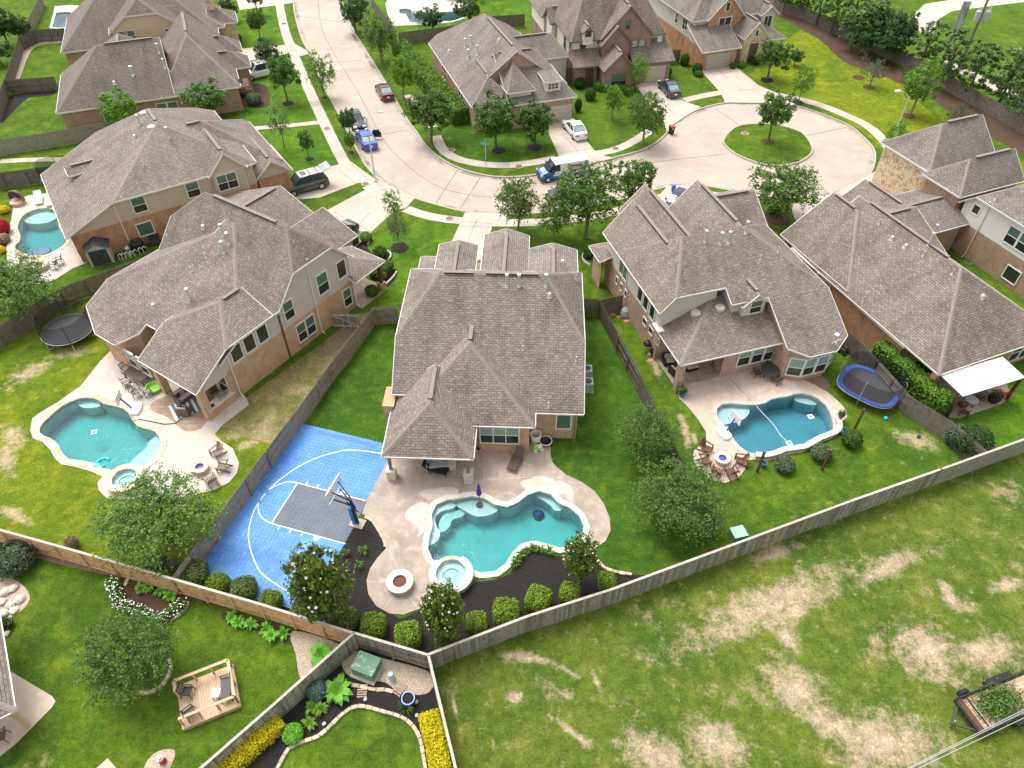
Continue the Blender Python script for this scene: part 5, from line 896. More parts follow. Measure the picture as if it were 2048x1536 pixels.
# ================================================================== plants
def proj_y(p):
    d = V((p[0], p[1], p[2] - CAM_H)); z_ = d.y * _c - d.z * _s; u_ = d.y * _s + d.z * _c; return 768 - FPX * u_ / z_, z_
def tall(base, ty):
    lo, hi = .2, 22.
    for _ in range(40):
        m = (lo + hi) / 2
        if proj_y(base + V((0, 0, m)))[0] > ty: lo = m
        else: hi = m
    return lo
def leafquad(mb, p, n, s, rr, asp=1.6):
    t = n.orthogonal().normalized(); b = n.cross(t); a = rr.uniform(0, 2 * pi); x = (t * cos(a) + b * sin(a)) * s * asp / 2; y = (b * cos(a) - t * sin(a)) * s / 2
    i = len(mb.v); mb.v += [tuple(p - x), tuple(p - y * .9 + n * s * .12), tuple(p + x), tuple(p + y * .9 + n * s * .12)]; mb.f.append((i, i + 1, i + 2, i + 3)); mb.m.append(0)
def rdir(rr):
    z = rr.uniform(-1, 1); a = rr.uniform(0, 2 * pi); q = math.sqrt(1 - z * z); return V((q * cos(a), q * sin(a), z))
def crown_mesh(key, mats, seed, rx, h0, h1, nclump, per, leaf, style="round", flowers=0):
    def fn():
        rr = random.Random(seed); mb = MB(); cz = (h0 + h1) / 2; rz_ = (h1 - h0) / 2; off = V((rr.uniform(0, 99),) * 3)
        for c in range(nclump):
            d = rdir(rr); q = rr.random() ** .38; lump = 1 + .42 * noise.noise(d * 1.9 + off) + .2 * noise.noise(d * 4.5 + off)
            if style == "cone": zt = rr.random() ** 1.4; rad = rx * (1 - zt) * (.55 + .45 * rr.random()); a = rr.uniform(0, 2 * pi); p = V((rad * cos(a), rad * sin(a), h0 + (h1 - h0) * zt))
            elif style == "layer": zt = rr.randrange(5) / 4; rad = rx * (.45 + .65 * sin(pi * (.25 + .6 * zt))) * math.sqrt(rr.random()) * lump; a = rr.uniform(0, 2 * pi); p = V((rad * cos(a), rad * sin(a), h0 + (h1 - h0) * zt + rr.uniform(-.25, .25)))
            else: p = V((d.x * rx * q * lump, d.y * rx * q * lump, cz + d.z * rz_ * q * lump * (1 if d.z > 0 else .8)))
            out = V((p.x, p.y, (p.z - cz) * .6)); out = out.normalized() if out.length > .01 else V((0, 0, 1))
            if style == "spray":
                for s_ in range(3):
                    dr = (out + rdir(rr) * .8 + V((0, 0, .25))).normalized(); L = rr.uniform(.5, 1.05)
                    for k in range(per // 3):
                        t = k / (per / 3); pp = p + dr * L * t + V((0, 0, -.35 * t * t)) + rdir(rr) * .10; leafquad(mb, pp, (rdir(rr) + V((0, 0, .9))).normalized(), leaf * rr.uniform(.7, 1.25), rr)
            else:
                cr = rx * (.16 if style != "box" else .1) * rr.uniform(.7, 1.3)
                for k in range(per):
                    pp = p + rdir(rr) * cr * rr.random() ** .5; leafquad(mb, pp, (rdir(rr) + out * .6 + V((0, 0, .7))).normalized(), leaf * rr.uniform(.7, 1.3), rr, 2.6 if style == "layer" else 1.6)
        me = mb.mesh(key, W_[mats], uv=False); return me
    return cached(("crown", key, mats, seed, rx, h0, h1, nclump, per), fn)
def trunk_mesh(seed, h, r, h1, rx, m, limbs=6):
    def fn():
        rr = random.Random(seed); mb = MB(); top = V((rr.uniform(-.15, .15), rr.uniform(-.15, .15), h)); mb.tube([(0, 0, -.1), (0, 0, .12), top * .5, top], [r * 1.5, r, r * .85, r * .7], 8)
        for i in range(limbs):
            a = 2 * pi * i / limbs + rr.uniform(-.4, .4); e = V((cos(a) * rx * .7, sin(a) * rx * .7, h + (h1 - h) * rr.uniform(.35, .8))); s_ = top * rr.uniform(.75, 1); mid_ = s_.lerp(e, .5) + V((0, 0, .35)); mb.tube([s_, mid_, e], [r * .55, r * .35, r * .08], 5)
        mb.tube([top, top.lerp(V((0, 0, h1)), .85)], [r * .6, r * .06], 5); return mb.mesh("trunk", W_[m], uv=False)
    return cached(("trunk", seed, h, r, h1, rx, m), fn)
KIND = {  # nominal crown radius 2, bottom, top ; clumps, leaves per clump, leaf size
    "oak": ("leaf_oak", "round", 1.5, 5.6, 150, 34, .15), "elm": ("leaf_elm", "spray", 1.5, 5.4, 200, 30, .13), "lime": ("leaf_lime", "round", 1.3, 5.4, 120, 30, .16), "limespray": ("leaf_lime", "spray", 1.2, 5.2, 120, 30, .13),
    "dark": ("leaf_dark", "round", 1.2, 5.2, 150, 34, .15), "grey": ("leaf_grey", "spray", 1.3, 5.2, 90, 24, .12), "bigelm": ("leaf_elm", "spray", 1.3, 5.2, 330, 36, .085), "bigoak": ("leaf_elm", "spray", 1.3, 5.2, 330, 36, .085), "magnolia": ("leaf_magnolia", "round", .5, 5.0, 300, 22, .17), "pine": ("leaf_pine", "layer", 3.0, 9.0, 95, 30, .17), "bare": ("leaf_tan", "spray", .4, 4.0, 60, 18, .05), "holly": ("leaf_dark", "round", 1.6, 4.6, 130, 34, .13)}
tn = {}
def tree(kind, label, base, ty, wpx, group=None, name=None, cat="tree", cb=None):
    mt, style, h0, h1, nc, per, leaf = KIND[kind]; b = G(*base); h = tall(b, ty) if ty < 5000 else (ty - 5000) / 10
    if ty > 5000: b = G(*base, h * .62); b.z = 0                      # base given as the crown's middle
    _, dep = proj_y(b + V((0, 0, h * .6))); wd = wpx / FPX * dep; tn[kind] = tn.get(kind, 0) + 1; sd_ = tn[kind] % 3; rr = random.Random(base[0] * 31 + base[1])
    t = thing(name or {"oak": "oak_tree", "dark": "oak_tree", "elm": "elm_tree", "bigelm": "elm_tree", "bigoak": "oak_tree", "lime": "young_tree", "limespray": "young_tree", "grey": "young_tree", "magnolia": "magnolia_tree", "pine": "pine_tree", "bare": "bare_shrub", "holly": "holly_tree"}[kind], label, cat, b, rr.uniform(0, 6.28), group)
    t.scale = (wd / 4.5, wd / 4.5, h / (h1 + .25))
    part(t, "trunk", trunk_mesh(sd_, h0 + .6 if kind != "pine" else 6, .13 if kind not in ("pine", "bigelm", "bigoak") else .16, h1, 2, "bark_pale" if kind in ("elm", "grey", "lime", "limespray") else "bark"))
    part(t, "crown", crown_mesh(kind, mt, sd_ + 11, 2.0, h0, h1, nc, per, leaf, style))
    if kind == "magnolia":
        def fl():
            r2 = random.Random(9); m = MB()
            for i in range(46):
                d = rdir(r2); d.z = abs(d.z) * .9 + .05 if r2.random() < .75 else d.z; p = V((d.x * 2.05, d.y * 2.05, 2.75 + d.z * 2.2)); s_ = r2.uniform(.06, .15)
                for k in range(5): a = k * 1.257; e = V((cos(a), sin(a), .5)).normalized(); leafquad(m, p + e * s_ * .5, (e + V((0, 0, .8))).normalized(), s_, r2, 1.5)
            return m.mesh("blossom", W_["petal_white"], uv=False)
        part(t, "blossoms", cached("magfl", fl), kind="stuff")
    return t
GS = "trees along the street"
for k, lb, b, ty, w_ in (("oak", "full round tree standing on the round island", (1537,282), 178, 78), ("oak", "right tree of the pair before the corner house", (1071,292), 203, 88), ("oak", "left tree of the pair before the corner house", (992,298), 188, 98), ("oak", "wide tree where the corner house's hedge ends", (863,284), 180, 104), ("lime", "round bright tree behind the maroon car", (808,202), 103, 62), ("elm", "pale airy tree beside the street above the maroon car", (764,124), 32, 70), ("dark", "dark tree by the upper street lamp", (712,66), -12, 70), ("oak", "largest tree on the upper left lawn, over black mulch", (576,205), 103, 72), ("dark", "dark tree behind the largest upper left lawn tree", (541,140), 80, 58), ("limespray", "bright thin tree between sidewalk and street on the left", (649,194), 103, 60),
    ("oak", "topmost left lawn tree with mulch ring", (521,80), 14, 44), ("oak", "tree cut by the top edge beside the sidewalk", (515,30), -40, 44), ("grey", "slim grey green tree beside the garden path", (569,296), 205, 46), ("oak", "smallest tree on the lawn below the garden path", (618,319), 257, 34), ("dark", "dark kerb tree overlapping the black car", (700,272), 214, 40), ("oak", "small kerb tree left of the blue car", (703,306), 262, 27), ("grey", "upright grey tree in the centre front lawn's mulch ring", (799,494), 424, 44), ("limespray", "small tree between the two front driveways", (790,444), 378, 38), ("elm", "airy tree at the head of the centre driveway", (1036,462), 358, 84), ("elm", "mid green tree behind the centre house's right gable", (1107,478), 398, 72), ("elm", "large tree hiding the parked black SUV", (1170,476), 328, 138), ("oak", "large dark tree left of the pointed roofs", (1262,432), 316, 92),
    ("elm", "wide twin tree between the pointed roofs and the cul-de-sac", (1550,432), 332, 135), ("oak", "tree in black mulch before the stone entry", (1535,158), 78, 74), ("limespray", "small bright tree at the kerb behind the island", (1597,203), 130, 46), ("elm", "tree on the kerb of the lawn right of the white car", (1286,289), 188, 82), ("lime", "slim tree in the middle of the sloping front lawn", (1224,240), 163, 48), ("limespray", "tall narrow lime tree before the red brick gable", (1274,186), 104, 42), ("lime", "bright tree beside the right street lamp", (1820,230), 122, 84), ("limespray", "thin yellow green tree on the cul-de-sac verge", (1770,334), 238, 46)):
    tree(k, lb, b, ty, w_, GS)
for k, lb, b, ty, w_ in (("holly", "left of two dark clipped trees ringed with pale stones", (1849,376), 318, 50), ("holly", "right of two dark clipped trees ringed with pale stones", (1911,369), 303, 40), ("grey", "sparse grey tree in the cove lawn, upper one", (1904,263), 205, 46), ("grey", "sparse grey tree in the cove lawn, lower one", (1921,288), 228, 56), ("grey", "grey tree behind the white house at the right edge", (2034,262), 160, 84), ("grey", "sparse tree beneath the pines", (1738,174), 118, 50), ("bigelm", "large tree cut by the left edge beside the black trampoline", (10,572), 5055, 165), ("bigelm", "broad tree in the left yard beside the tan fence", (308,1028), 5052, 212), ("bigelm", "broad feathery tree in the lower left lawn", (258,1306), 5045, 182), ("bigelm", "tree overhanging the right fence, the upper of two", (1292,864), 5044, 122), ("bigoak", "tree overhanging the right fence, the lower of two", (1360,990), 5046, 176),
    ("dark", "dark tree in the top left corner", (18,95), 12, 78), ("dark", "dark tree between fences at the top left", (55,88), 30, 46), ("lime", "bright tree beside the tan brick house wall", (262,276), 176, 82), ("oak", "olive tree beside the tan brick house's right end", (424,243), 164, 96), ("dark", "tree by the terrace wall at the top", (865,68), 10, 58), ("dark", "wider tree behind the corner house roof", (938,52), -8, 66), ("oak", "small shrub tree in front of the top pool", (838,46), 20, 24), ("dark", "clipped upright tree before the upper left lawn", (462,44), -6, 40), ("dark", "rounded tree on the far right cove lawn edge", (1588,132), 98, 34), ("grey", "tall thin shrub in the bed below the garden path", (536,327), 278, 26), ("oak", "loose tree at the far left fence", (5,130), 80, 60)):
    tree(k, lb, b, ty, w_)
rp_ = random.Random(3)
for i, (x, y, ty, w_) in enumerate(((1565,28,-60,46),(1600,36,-50,50),(1630,52,-40,48),(1660,68,-30,54),(1692,80,-20,60),(1728,96,0,66),(1752,106,10,80),(1782,118,20,80),(1836,140,48,74),(1878,180,66,74),(1930,200,92,80),(1990,222,104,84),(2030,250,130,80),(1715,112,44,66),(1768,128,52,76),(1700,100,20,66),(2010,200,100,60))):
    tree("dark" if i in (6, 7, 13, 14) else "pine", ("dense dark tree, %s of the dark ones beside the pines" % OR[(6, 7, 13, 14).index(i)] if i in (6, 7, 13, 14) else "%s pine from the left in the row along the upper right fence" % OR[i - 2 * (i > 7) - 2 * (i > 14)]), (x, y), ty, w_, "pines along the upper right fence")
for lb, b, ty, w_ in (("left of two leafless tan shrubs under the pines", (1722,142), 98, 34), ("right of two leafless tan shrubs under the pines", (1802,162), 122, 36)): tree("bare", lb, b, ty, w_, cat="shrub")
for lb, b, ty, w_ in (("flowering magnolia over the court's corner", (662,1236), 1098, 130), ("flowering magnolia below the hot tub", (893,1275), 1168, 96), ("flowering magnolia at the pool's right end", (1155,1165), 1070, 76)): tree("magnolia", lb, b, ty, w_, "magnolias in the dark bed")
# ---- clipped shrubs
def bush_mesh(key, m, sx, sy, h, n, leaf, square=3.2, seed=1, flowers=None):
    def fn():
        rr = random.Random(seed); mb = MB()
        for i in range(n):
            d = rdir(rr); k = (abs(d.x) ** square + abs(d.y) ** square + abs(d.z) ** square) ** (-1 / square); q = rr.uniform(.86, 1.03) * (1 + .06 * noise.noise(d * 3 + V((seed, 0, 0)))); p = V((d.x * k * sx / 2 * q, d.y * k * sy / 2 * q, h / 2 + d.z * k * h / 2 * q))
            if p.z < .02: continue
            leafquad(mb, p, (d * 1.2 + rdir(rr)).normalized(), leaf * rr.uniform(.7, 1.3), rr)
        return mb.mesh(key, W_[m], uv=False)
    return cached(("bush", key, m, sx, sy, h, n, leaf, seed), fn)
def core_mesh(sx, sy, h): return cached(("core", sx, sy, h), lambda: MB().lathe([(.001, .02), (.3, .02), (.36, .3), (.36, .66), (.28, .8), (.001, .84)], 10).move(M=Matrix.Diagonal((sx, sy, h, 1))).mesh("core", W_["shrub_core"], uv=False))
def bush(label, px, w_, h, m="leaf_box", n=1500, leaf=.07, name="boxwood", cat="shrub", group=None, rz=None, sy=None, square=3.2, z=None):
    b = G(*px); rr = random.Random(int(px[0] * 7 + px[1])); t = thing(name, label, cat, b, rr.uniform(-.4, .4) if rz is None else rz, group); sy = sy or w_
    part(t, "branches", core_mesh(1, 1, 1)).scale = (w_, sy, h)
    o = part(t, "foliage", bush_mesh(name, m, 1.5, 1.5 * sy / w_ if abs(sy / w_ - 1) > .2 else 1.5, 1.5 if abs(h / w_ - 1) < .4 else 1.5 * h / w_, n, leaf * 1.5 / max(w_, .5) if w_ > 1.5 else leaf, square, rr.randrange(3))); o.scale = (w_ / 1.5,) * 2 + (h / (1.5 if abs(h / w_ - 1) < .4 else 1.5 * h / w_),); return t
for i, (x, y, w_, h, m) in enumerate(((394,1162,1.75,1.4,"leaf_box_dull"),(443,1178,1.25,1.3,"leaf_box"),(494,1190,1.5,1.35,"leaf_box_dull"),(547,1213,1.25,1.3,"leaf_box"),(610,1232,1.4,1.2,"leaf_box_dull"),(690,1250,1.6,1.35,"leaf_box_dull"),(750,1262,1.45,1.35,"leaf_box"),(818,1282,1.5,1.4,"leaf_box"),(893,1288,1.35,1.25,"leaf_box_dull"),(954,1258,1.25,1.4,"leaf_box"),(1012,1236,1.6,1.45,"leaf_box"),(1076,1211,1.5,1.5,"leaf_box"),(1138,1196,1.25,1.2,"leaf_box"),(1212,1172,1.15,1.1,"leaf_box"))):
    bush("%s clipped boxwood from the left in the row by the back fence" % OR[i], (x, y), w_, h, m, 4200, .075, group="boxwoods along the back fence", square=3.6)
def hedge(label, a, b, wd, h, m, n, leaf, name="hedge"):
    p, q = G(*a), G(*b); L = (q - p).length; c = (p + q) / 2; t = thing(name, label, "hedge", c, atan2(q.y - p.y, q.x - p.x)); part(t, "branches", MB().box(0, 0, 0, L * .95, wd * .78, h * .88).mesh("core", W_["shrub_core"], uv=False))
    rr = random.Random(int(a[0])); mb = MB()
    for i in range(n):
        f = rr.choice("tttssse"); x, y, z_ = rr.uniform(-L / 2, L / 2), rr.uniform(-wd / 2, wd / 2), rr.uniform(.05, h)
        if f == "t": z_ = h
        elif f == "s": y = wd / 2 * rr.choice((-1, 1))
        else: x = L / 2 * rr.choice((-1, 1))
        nn = V((0, 0, 1)) if f == "t" else V((0, y, 0)).normalized() if f == "s" else V((x, 0, 0)).normalized(); lump = 1 + .16 * noise.noise(V((x * .9 + a[0], y, z_ * .9))); z_ = z_ * lump if f == "t" else z_
        leafquad(mb, V((x, y * lump, z_)) + rdir(rr) * .12, (nn + rdir(rr) * .9).normalized(), leaf * rr.uniform(.6, 1.4), rr)
    part(t, "foliage", mb.mesh("foliage", W_[m], uv=False)); return t
hedge("bright yellow hedge along the lower left grey fence", (425,1570), (562,1448), .85, .8, "leaf_yellow", 9000, .075); hedge("bright yellow hedge beside the bottom right fence", (860,1436), (884,1545), .95, .8, "leaf_yellow", 6500, .075)
hedge("vine covered hedge over the fence by the blue trampoline", (1745,722), (1874,838), 1.3, 2.1, "leaf_lime", 7000, .13, "vine_hedge"); hedge("long yellow green hedge between the street and the corner house", (800,108), (922,248), 2.2, 1.9, "leaf_lime", 9000, .17); hedge("lime shrub row before the red brick gable", (1190,178), (1262,190), 1.3, .9, "leaf_lime", 2500, .1)
hedge("trimmed hedge beside the grey house's front walk", (752,560), (775,535), 1.3, .8, "leaf_elm", 1800, .1)
for lb, px, w_, h, m in (("dark spreading shrub at the left end of the tan fence", (38,1128), 2.7, 1.5, "leaf_grey"), ("dark shrub leaning on the far right fence", (1935,900), 2.6, 2.2, "leaf_dark"), ("grey shrub beside the dark shrub on the far right fence", (1905,885), 1.6, 1.7, "leaf_grey"), ("small citrus shrub below the raised pool wall, leftmost", (1567,938), 1.4, 1.0, "leaf_grey"), ("small citrus shrub below the raised pool wall, middle", (1640,915), 1.5, 1.1, "leaf_grey"), ("small citrus shrub below the raised pool wall, rightmost", (1700,888), 1.4, 1.2, "leaf_oak"), ("round blue green shrub by the broad leaved plant", (637,1388), 1.1, 1.0, "leaf_spruce"), ("salvia clump with blue flowers by the yellow hedge", (588,1472), 1.1, .7, "leaf_hosta"), ("dark shrub by the green utility cabinet", (318,1132), 1.3, .8, "leaf_grey"), ("blue spruce shrub between the two right roofs", (1811,408), 1.3, 2.0, "leaf_spruce"), ("round shrub beside the garage of the stone house", (1393,146), 1.4, 1.3, "leaf_dark"), ("lower shrub beside the round garage shrub", (1397,152), 1.2, .7, "leaf_oak"), ("leafy shrub in the corner of the orange brick wall", (1368,130), 1.3, 1.6, "leaf_elm"), ("round shrub left of the stone entry", (1465,137), .9, .8, "leaf_oak"), ("lime shrub left of the stone entry door", (1482,135), 1.0, .9, "leaf_lime"), ("shrub right of the stone entry door", (1512,128), 1.4, 1.1, "leaf_dark"), ("dark shrub at the white house's left corner", (1159,176), 1.5, 1.4, "leaf_dark"), ("two tier topiary shrub before the white house", (1180,200), 1.4, 1.5, "leaf_oak"), ("dark shrub beside the white house's garage", (1333,152), 1.3, 1.2, "leaf_dark"), ("black leaved upright shrub by the white car", (1156,223), .9, 1.7, "leaf_dark"), ("low shrubs under the front window of the white house", (1255,182), 1.6, .8, "leaf_lime"),
    ("round boxwood in the grey house's front bed, near the walk", (752,548), .8, .7, "leaf_box"), ("round boxwood in the grey house's front bed, second", (759,553), .8, .7, "leaf_box"), ("round boxwood in the grey house's front bed, third", (766,557), .8, .7, "leaf_box"), ("low round boxwood in the grey house's front bed, rear left", (742,540), .8, .7, "leaf_box"), ("dark round shrub beside the black car", (706,487), 1.3, 1.1, "leaf_oak"), ("lime shrub beside the black car's driveway", (733,482), 1.2, 1.0, "leaf_lime"), ("dark shrub in the middle of the front bed", (762,517), 1.4, 1.3, "leaf_oak"), ("bushy shrub behind the porch post", (745,590), 1.2, 1.0, "leaf_oak"), ("shrub in the white edged ring by the arch porch", (1177,515), 1.0, .9, "leaf_oak"), ("dark shrub in the upper left flower bed", (510,208), 2.0, 1.4, "leaf_grey"), ("purple grey shrub in the upper left flower bed", (496,190), 1.8, 1.2, "leaf_tan"), ("low dark shrub by the top left sidewalk bed", (462,75), 1.5, .9, "leaf_dark"), ("second low dark shrub by the top left sidewalk bed", (475,80), 1.3, .8, "leaf_dark"), ("shrub by the small garden beside the fence, yellow", (22,195), .7, .6, "leaf_lime"), ("dark shrub under the twin tree", (1548,428), 1.3, .9, "leaf_oak"), ("grassy clump beside the wicker porch furniture", (1357,775), .6, .8, "leaf_elm"), ("dead brown shrub in the left yard by the tan fence", (150,1095), .8, 1.1, "leaf_tan"), ("red flowering shrub at the upper pool's left edge", (8,466), 1.6, 1.5, "petal_red"), ("yellow flowering clump above the red shrub", (10,425), 1.0, .8, "petal_yellow"), ("purple leaved shrub below the red one", (8,485), 1.4, .9, "leaf_tan"), ("yellow flowers by the left pool's lower wall", (5,505), .8, .7, "petal_yellow")):
    bush(lb, px, w_, h, m, 2200, .12, "garden_shrub", square=2.1)
def broad(label, px, n, L, m="leaf_hosta", wd=.22, lift=.5, name="leafy_plant", group=None):
    rr = random.Random(int(px[0])); t = thing(name, label, "plant", G(*px), 0, group)
    for i in range(n):
        a = 2 * pi * i / n + rr.uniform(-.3, .3); l = L * rr.uniform(.7, 1.15); d = V((cos(a), sin(a), 0)); s_ = V((-d.y, d.x, 0)) * wd * l; z1 = lift * l * rr.uniform(.6, 1.3)
        c = [V((0, 0, .05)), d * l * .4 + V((0, 0, z1)), d * l * .75 + V((0, 0, z1 * 1.05)), d * l + V((0, 0, z1 * .7))]; w4 = [.15, 1, .8, .05]; mb = MB(); v = []
        for p, k in zip(c, w4): v += [p - s_ * k + V((0, 0, .03 * k)), p, p + s_ * k + V((0, 0, .03 * k))]
        f = [(3 * j + q, 3 * j + q + 1, 3 * j + q + 4, 3 * j + q + 3) for j in range(3) for q in (0, 1)]; part(t, "leaf", mb.raw(v, f).mesh("leaf", W_[m], uv=False))
broad("large bright broad leaved plant in the lower dark bed", (676,1385), 16, .95); broad("spiky grassy plant beside the blue pot", (812,1418), 22, .6, "leaf_oak", .05, .7); broad("big leafy clump by the gravel strip", (645,1312), 14, .8, wd=.3)
for i, (x, y) in enumerate(((692,1110),(728,1105),(718,1135),(1030,1132),(1035,1122),(1043,1113),(1053,1105),(1067,1100),(1080,1101),(1098,1107))): broad("small lily clump in the dark bed, " + ("court side, " + OR[i] if i < 3 else "pool edge, " + OR[i - 3] + " from the left"), (x, y), 12, .42, "leaf_elm", .12, .9, group="lily clumps in the dark bed")
for i, (x, y) in enumerate(((465,1238),(480,1248),(505,1252),(535,1262),(545,1275),(570,1270),(300,1175),(325,1185),(345,1195),(285,1180),(626,1418),(645,1420),(620,1448))): broad("low green plant in the beds along the tan and grey fences, %s from the left" % OR[min(i, 13)], (x, y), 14, .5, "leaf_hosta" if i < 10 else "leaf_lime", .2, .6, group="low bedding plants by the fences")
rb_ = thing("rose_bush", "white flowering rose hedge in the curved brick edged bed", "rose bush", G(300,1210)); rr = random.Random(4); fm, pm_ = MB(), MB()
for (x, y) in [(225 + i * 2, 1165 + i * 5) for i in range(8)] + [(240 + i * 7, 1207 + i * 3.0) for i in range(12)] + [(325 + i * 8, 1238 - i * 6) for i in range(6)]:
    c = G(x, y, .3) - G(300, 1210)
    for i in range(190): leafquad(fm, c + rdir(rr) * rr.random() ** .5 * .42, (rdir(rr) + V((0, 0, .8))).normalized(), .08, rr)
    for i in range(12): leafquad(pm_, c + (rdir(rr) + V((0, 0, .7))).normalized() * .45, V((0, 0, 1)), rr.uniform(.06, .11), rr, 1.1)
part(rb_, "foliage", fm.mesh("rf", W_["leaf_oak"], uv=False)); part(rb_, "blossoms", pm_.mesh("rp", W_["petal_white"], uv=False), kind="stuff")
# ================================================================== garden furniture and yard things
def facing(px, to): d = G(*to) - G(*px); return atan2(d.y, d.x) - pi / 2      # local +y looks at `to`
mk("wicker", (.20, .145, .105), .8, ((18, (.13, .095, .07), .42, .6),)); mk("wicker_black", (.022, .021, .022), .6); mk("cushion", (.52, .44, .36), .9); mk("cushion_grey", (.42, .44, .46), .9); mk("cushion_blue", (.13, .20, .30), .9); mk("cushion_navy", (.05, .045, .14), .9); mk("bronze", (.085, .062, .05), .55); mk("navy", (.045, .05, .30), .45); mk("cobalt", (.03, .07, .42), .2, coat=.5); mk("teal_pot", (.04, .20, .30), .3); mk("fire_glass", (.04, .05, .22), .2); mk("lava", (.20, .07, .05), .95, ((25, (.10, .045, .04), .45, .6),), (30, 1, .04)); mk("purple", (.075, .045, .26), .8); mk("lime_plastic", (.28, .62, .06), .4); mk("turq", (.04, .55, .66), .4); mk("mint", (.36, .66, .47), .5); mk("util_green", (.12, .24, .16), .7, ((5, (.40, .48, .42), .55, .68),)); mk("red", (.55, .04, .04), .5); mk("orange_p", (.8, .30, .03), .5); mk("rockwood", (.30, .10, .035), .5); mk("net_black", (.012, .012, .014), .5, fn=netmat); mk("tramp_mat", (.05, .05, .058), .7); mk("tramp_blue", (.06, .14, .58), .5); mk("tramp_white", (.62, .64, .66), .5); mk("teal", (.06, .36, .38), .5); mk("patio_panel", (.70, .68, .65), .6, ((.8, (.58, .56, .53), .45, .75),)); mk("dusk", (.28, .26, .26), .8)
def P_(key, fn, m): return cached(key, lambda: fn(MB()).mesh(key if isinstance(key, str) else key[0], W_[m]))
def adirondack(label, px, to, m, group):
    t = thing("adirondack_chair", label, "chair", G(*px, .06), facing(px, to), group)
    for i in range(5):
        x = -.24 + i * .12; part(t, "seat_slat", P_(("as" + m, i), lambda b: b.beam((x, -.22, .28), (x, .32, .38), .1, .025), m)); part(t, "back_slat", P_(("ab" + m, i), lambda b: b.beam((x, -.2, .26), (x * 1.25, -.5, 1.02 - abs(i - 2) * .06), .1, .025), m))
    for s_ in (-1, 1):
        part(t, "armrest", P_(("aa" + m, s_), lambda b: b.beam((s_ * .36, -.42, .58), (s_ * .38, .36, .58), .13, .03), m)); part(t, "leg", P_(("al" + m, s_), lambda b: b.beam((s_ * .33, .32, 0), (s_ * .33, .32, .57), .09, .04), m)); part(t, "leg", P_(("ar" + m, s_), lambda b: b.beam((s_ * .31, .38, .36), (s_ * .31, -.62, 0), .04, .12), m))
def chair(label, px, to, m, seat, group, z=.06, arms=True, w_=.52):
    t = thing("patio_chair", label, "chair", G(*px, z), facing(px, to), group)
    part(t, "seat", P_(("cs" + seat, w_), lambda b: b.box(0, 0, .4, w_, .5, .06), seat)); bk = MB()
    for i in range(5): bk.beam((-w_ / 2 + .04 + i * (w_ - .08) / 4, -.26, .45), (-w_ / 2 + .04 + i * (w_ - .08) / 4, -.36, .92), .035)
    bk.beam((-w_ / 2, -.36, .92), (w_ / 2, -.36, .92), .05).beam((-w_ / 2, -.28, .6), (w_ / 2, -.28, .6), .035); part(t, "backrest", cached(("cb" + m, w_), lambda: bk.mesh("cb", W_[m])))
    for x in (-1, 1):
        for y in (-1, 1): part(t, "leg", P_(("cl" + m, x, y, w_), lambda b: b.beam((x * w_ / 2, y * .24, .42), (x * (w_ / 2 + .03), y * .3, 0), .04), m))
        if arms: part(t, "armrest", P_(("ca" + m, x, w_), lambda b: b.beam((x * w_ / 2, -.28, .65), (x * w_ / 2, .24, .64), .05).beam((x * w_ / 2, .24, .64), (x * w_ / 2, .24, .42), .04), m))
def sofa(label, px, to, w_, base, cush, n, pil=None, name="wicker_sofa", z=.07, cat="sofa"):
    t = thing(name, label, cat, G(*px, z), facing(px, to)); part(t, "base", MB().box(0, 0, .05, w_, .8, .3).mesh("b", W_[base])); part(t, "backrest", MB().box(0, -.36, .35, w_, .12, .45).mesh("bk", W_[base]))
    for s_ in (-1, 1): part(t, "armrest", MB().box(s_ * (w_ / 2 - .06), .04, .35, .12, .72, .28).mesh("ar", W_[base]))
    cw = (w_ - .26) / n
    for i in range(n): part(t, "cushion", MB().box(-w_ / 2 + .13 + cw * (i + .5), .05, .355, cw - .02, .64, .13).mesh("c", W_[cush])); part(t, "back_cushion", MB().box(-w_ / 2 + .13 + cw * (i + .5), -.24, .49, cw - .03, .13, .34).mesh("c", W_[cush]))
    for k in range(2 if pil else 0): part(t, "pillow", MB().box((k - .5) * (w_ - .6), -.1, .5, .42, .16, .36, .3 * (k - .5)).mesh("p", W_[pil]))
    return t
def rtable(label, px, r, h, top, leg, z=.06, name="round_table"):
    t = thing(name, label, "table", G(*px, z)); part(t, "table_top", MB().lathe([(.001, h), (r, h), (r, h - .04), (.001, h - .04)], 24).mesh("tt", W_[top]))
    for i in range(4): a = i * pi / 2 + .4; part(t, "leg", MB().beam((cos(a) * r * .6, sin(a) * r * .6, 0), (cos(a) * r * .5, sin(a) * r * .5, h - .04), .05).mesh("lg", W_[leg]))
def chaise(label, px, to, m):
    t = thing("chaise_lounge", label, "lounge chair", G(*px, .06), facing(px, to)); part(t, "seat", MB().box(0, .28, .32, .62, 1.3, .06).mesh("s", W_[m])); part(t, "backrest", MB().beam((0, -.36, .35), (0, -.95, .82), .62, .05, up=(0, .4, 1)).mesh("b", W_[m]))
    for x in (-1, 1): part(t, "side_rail", MB().beam((x * .33, -.45, .33), (x * .33, .95, .33), .05).mesh("r", W_["bronze"])); part(t, "armrest", MB().tube([(x * .36, -.35, .34), (x * .38, -.3, .58), (x * .38, .1, .56), (x * .36, .2, .34)], .02, 5).mesh("a", W_["bronze"]))
    for x in (-1, 1):
        for y in (-.4, .85): part(t, "leg", MB().beam((x * .31, y, .32), (x * .35, y + .05, 0), .04).mesh("l", W_["bronze"]))
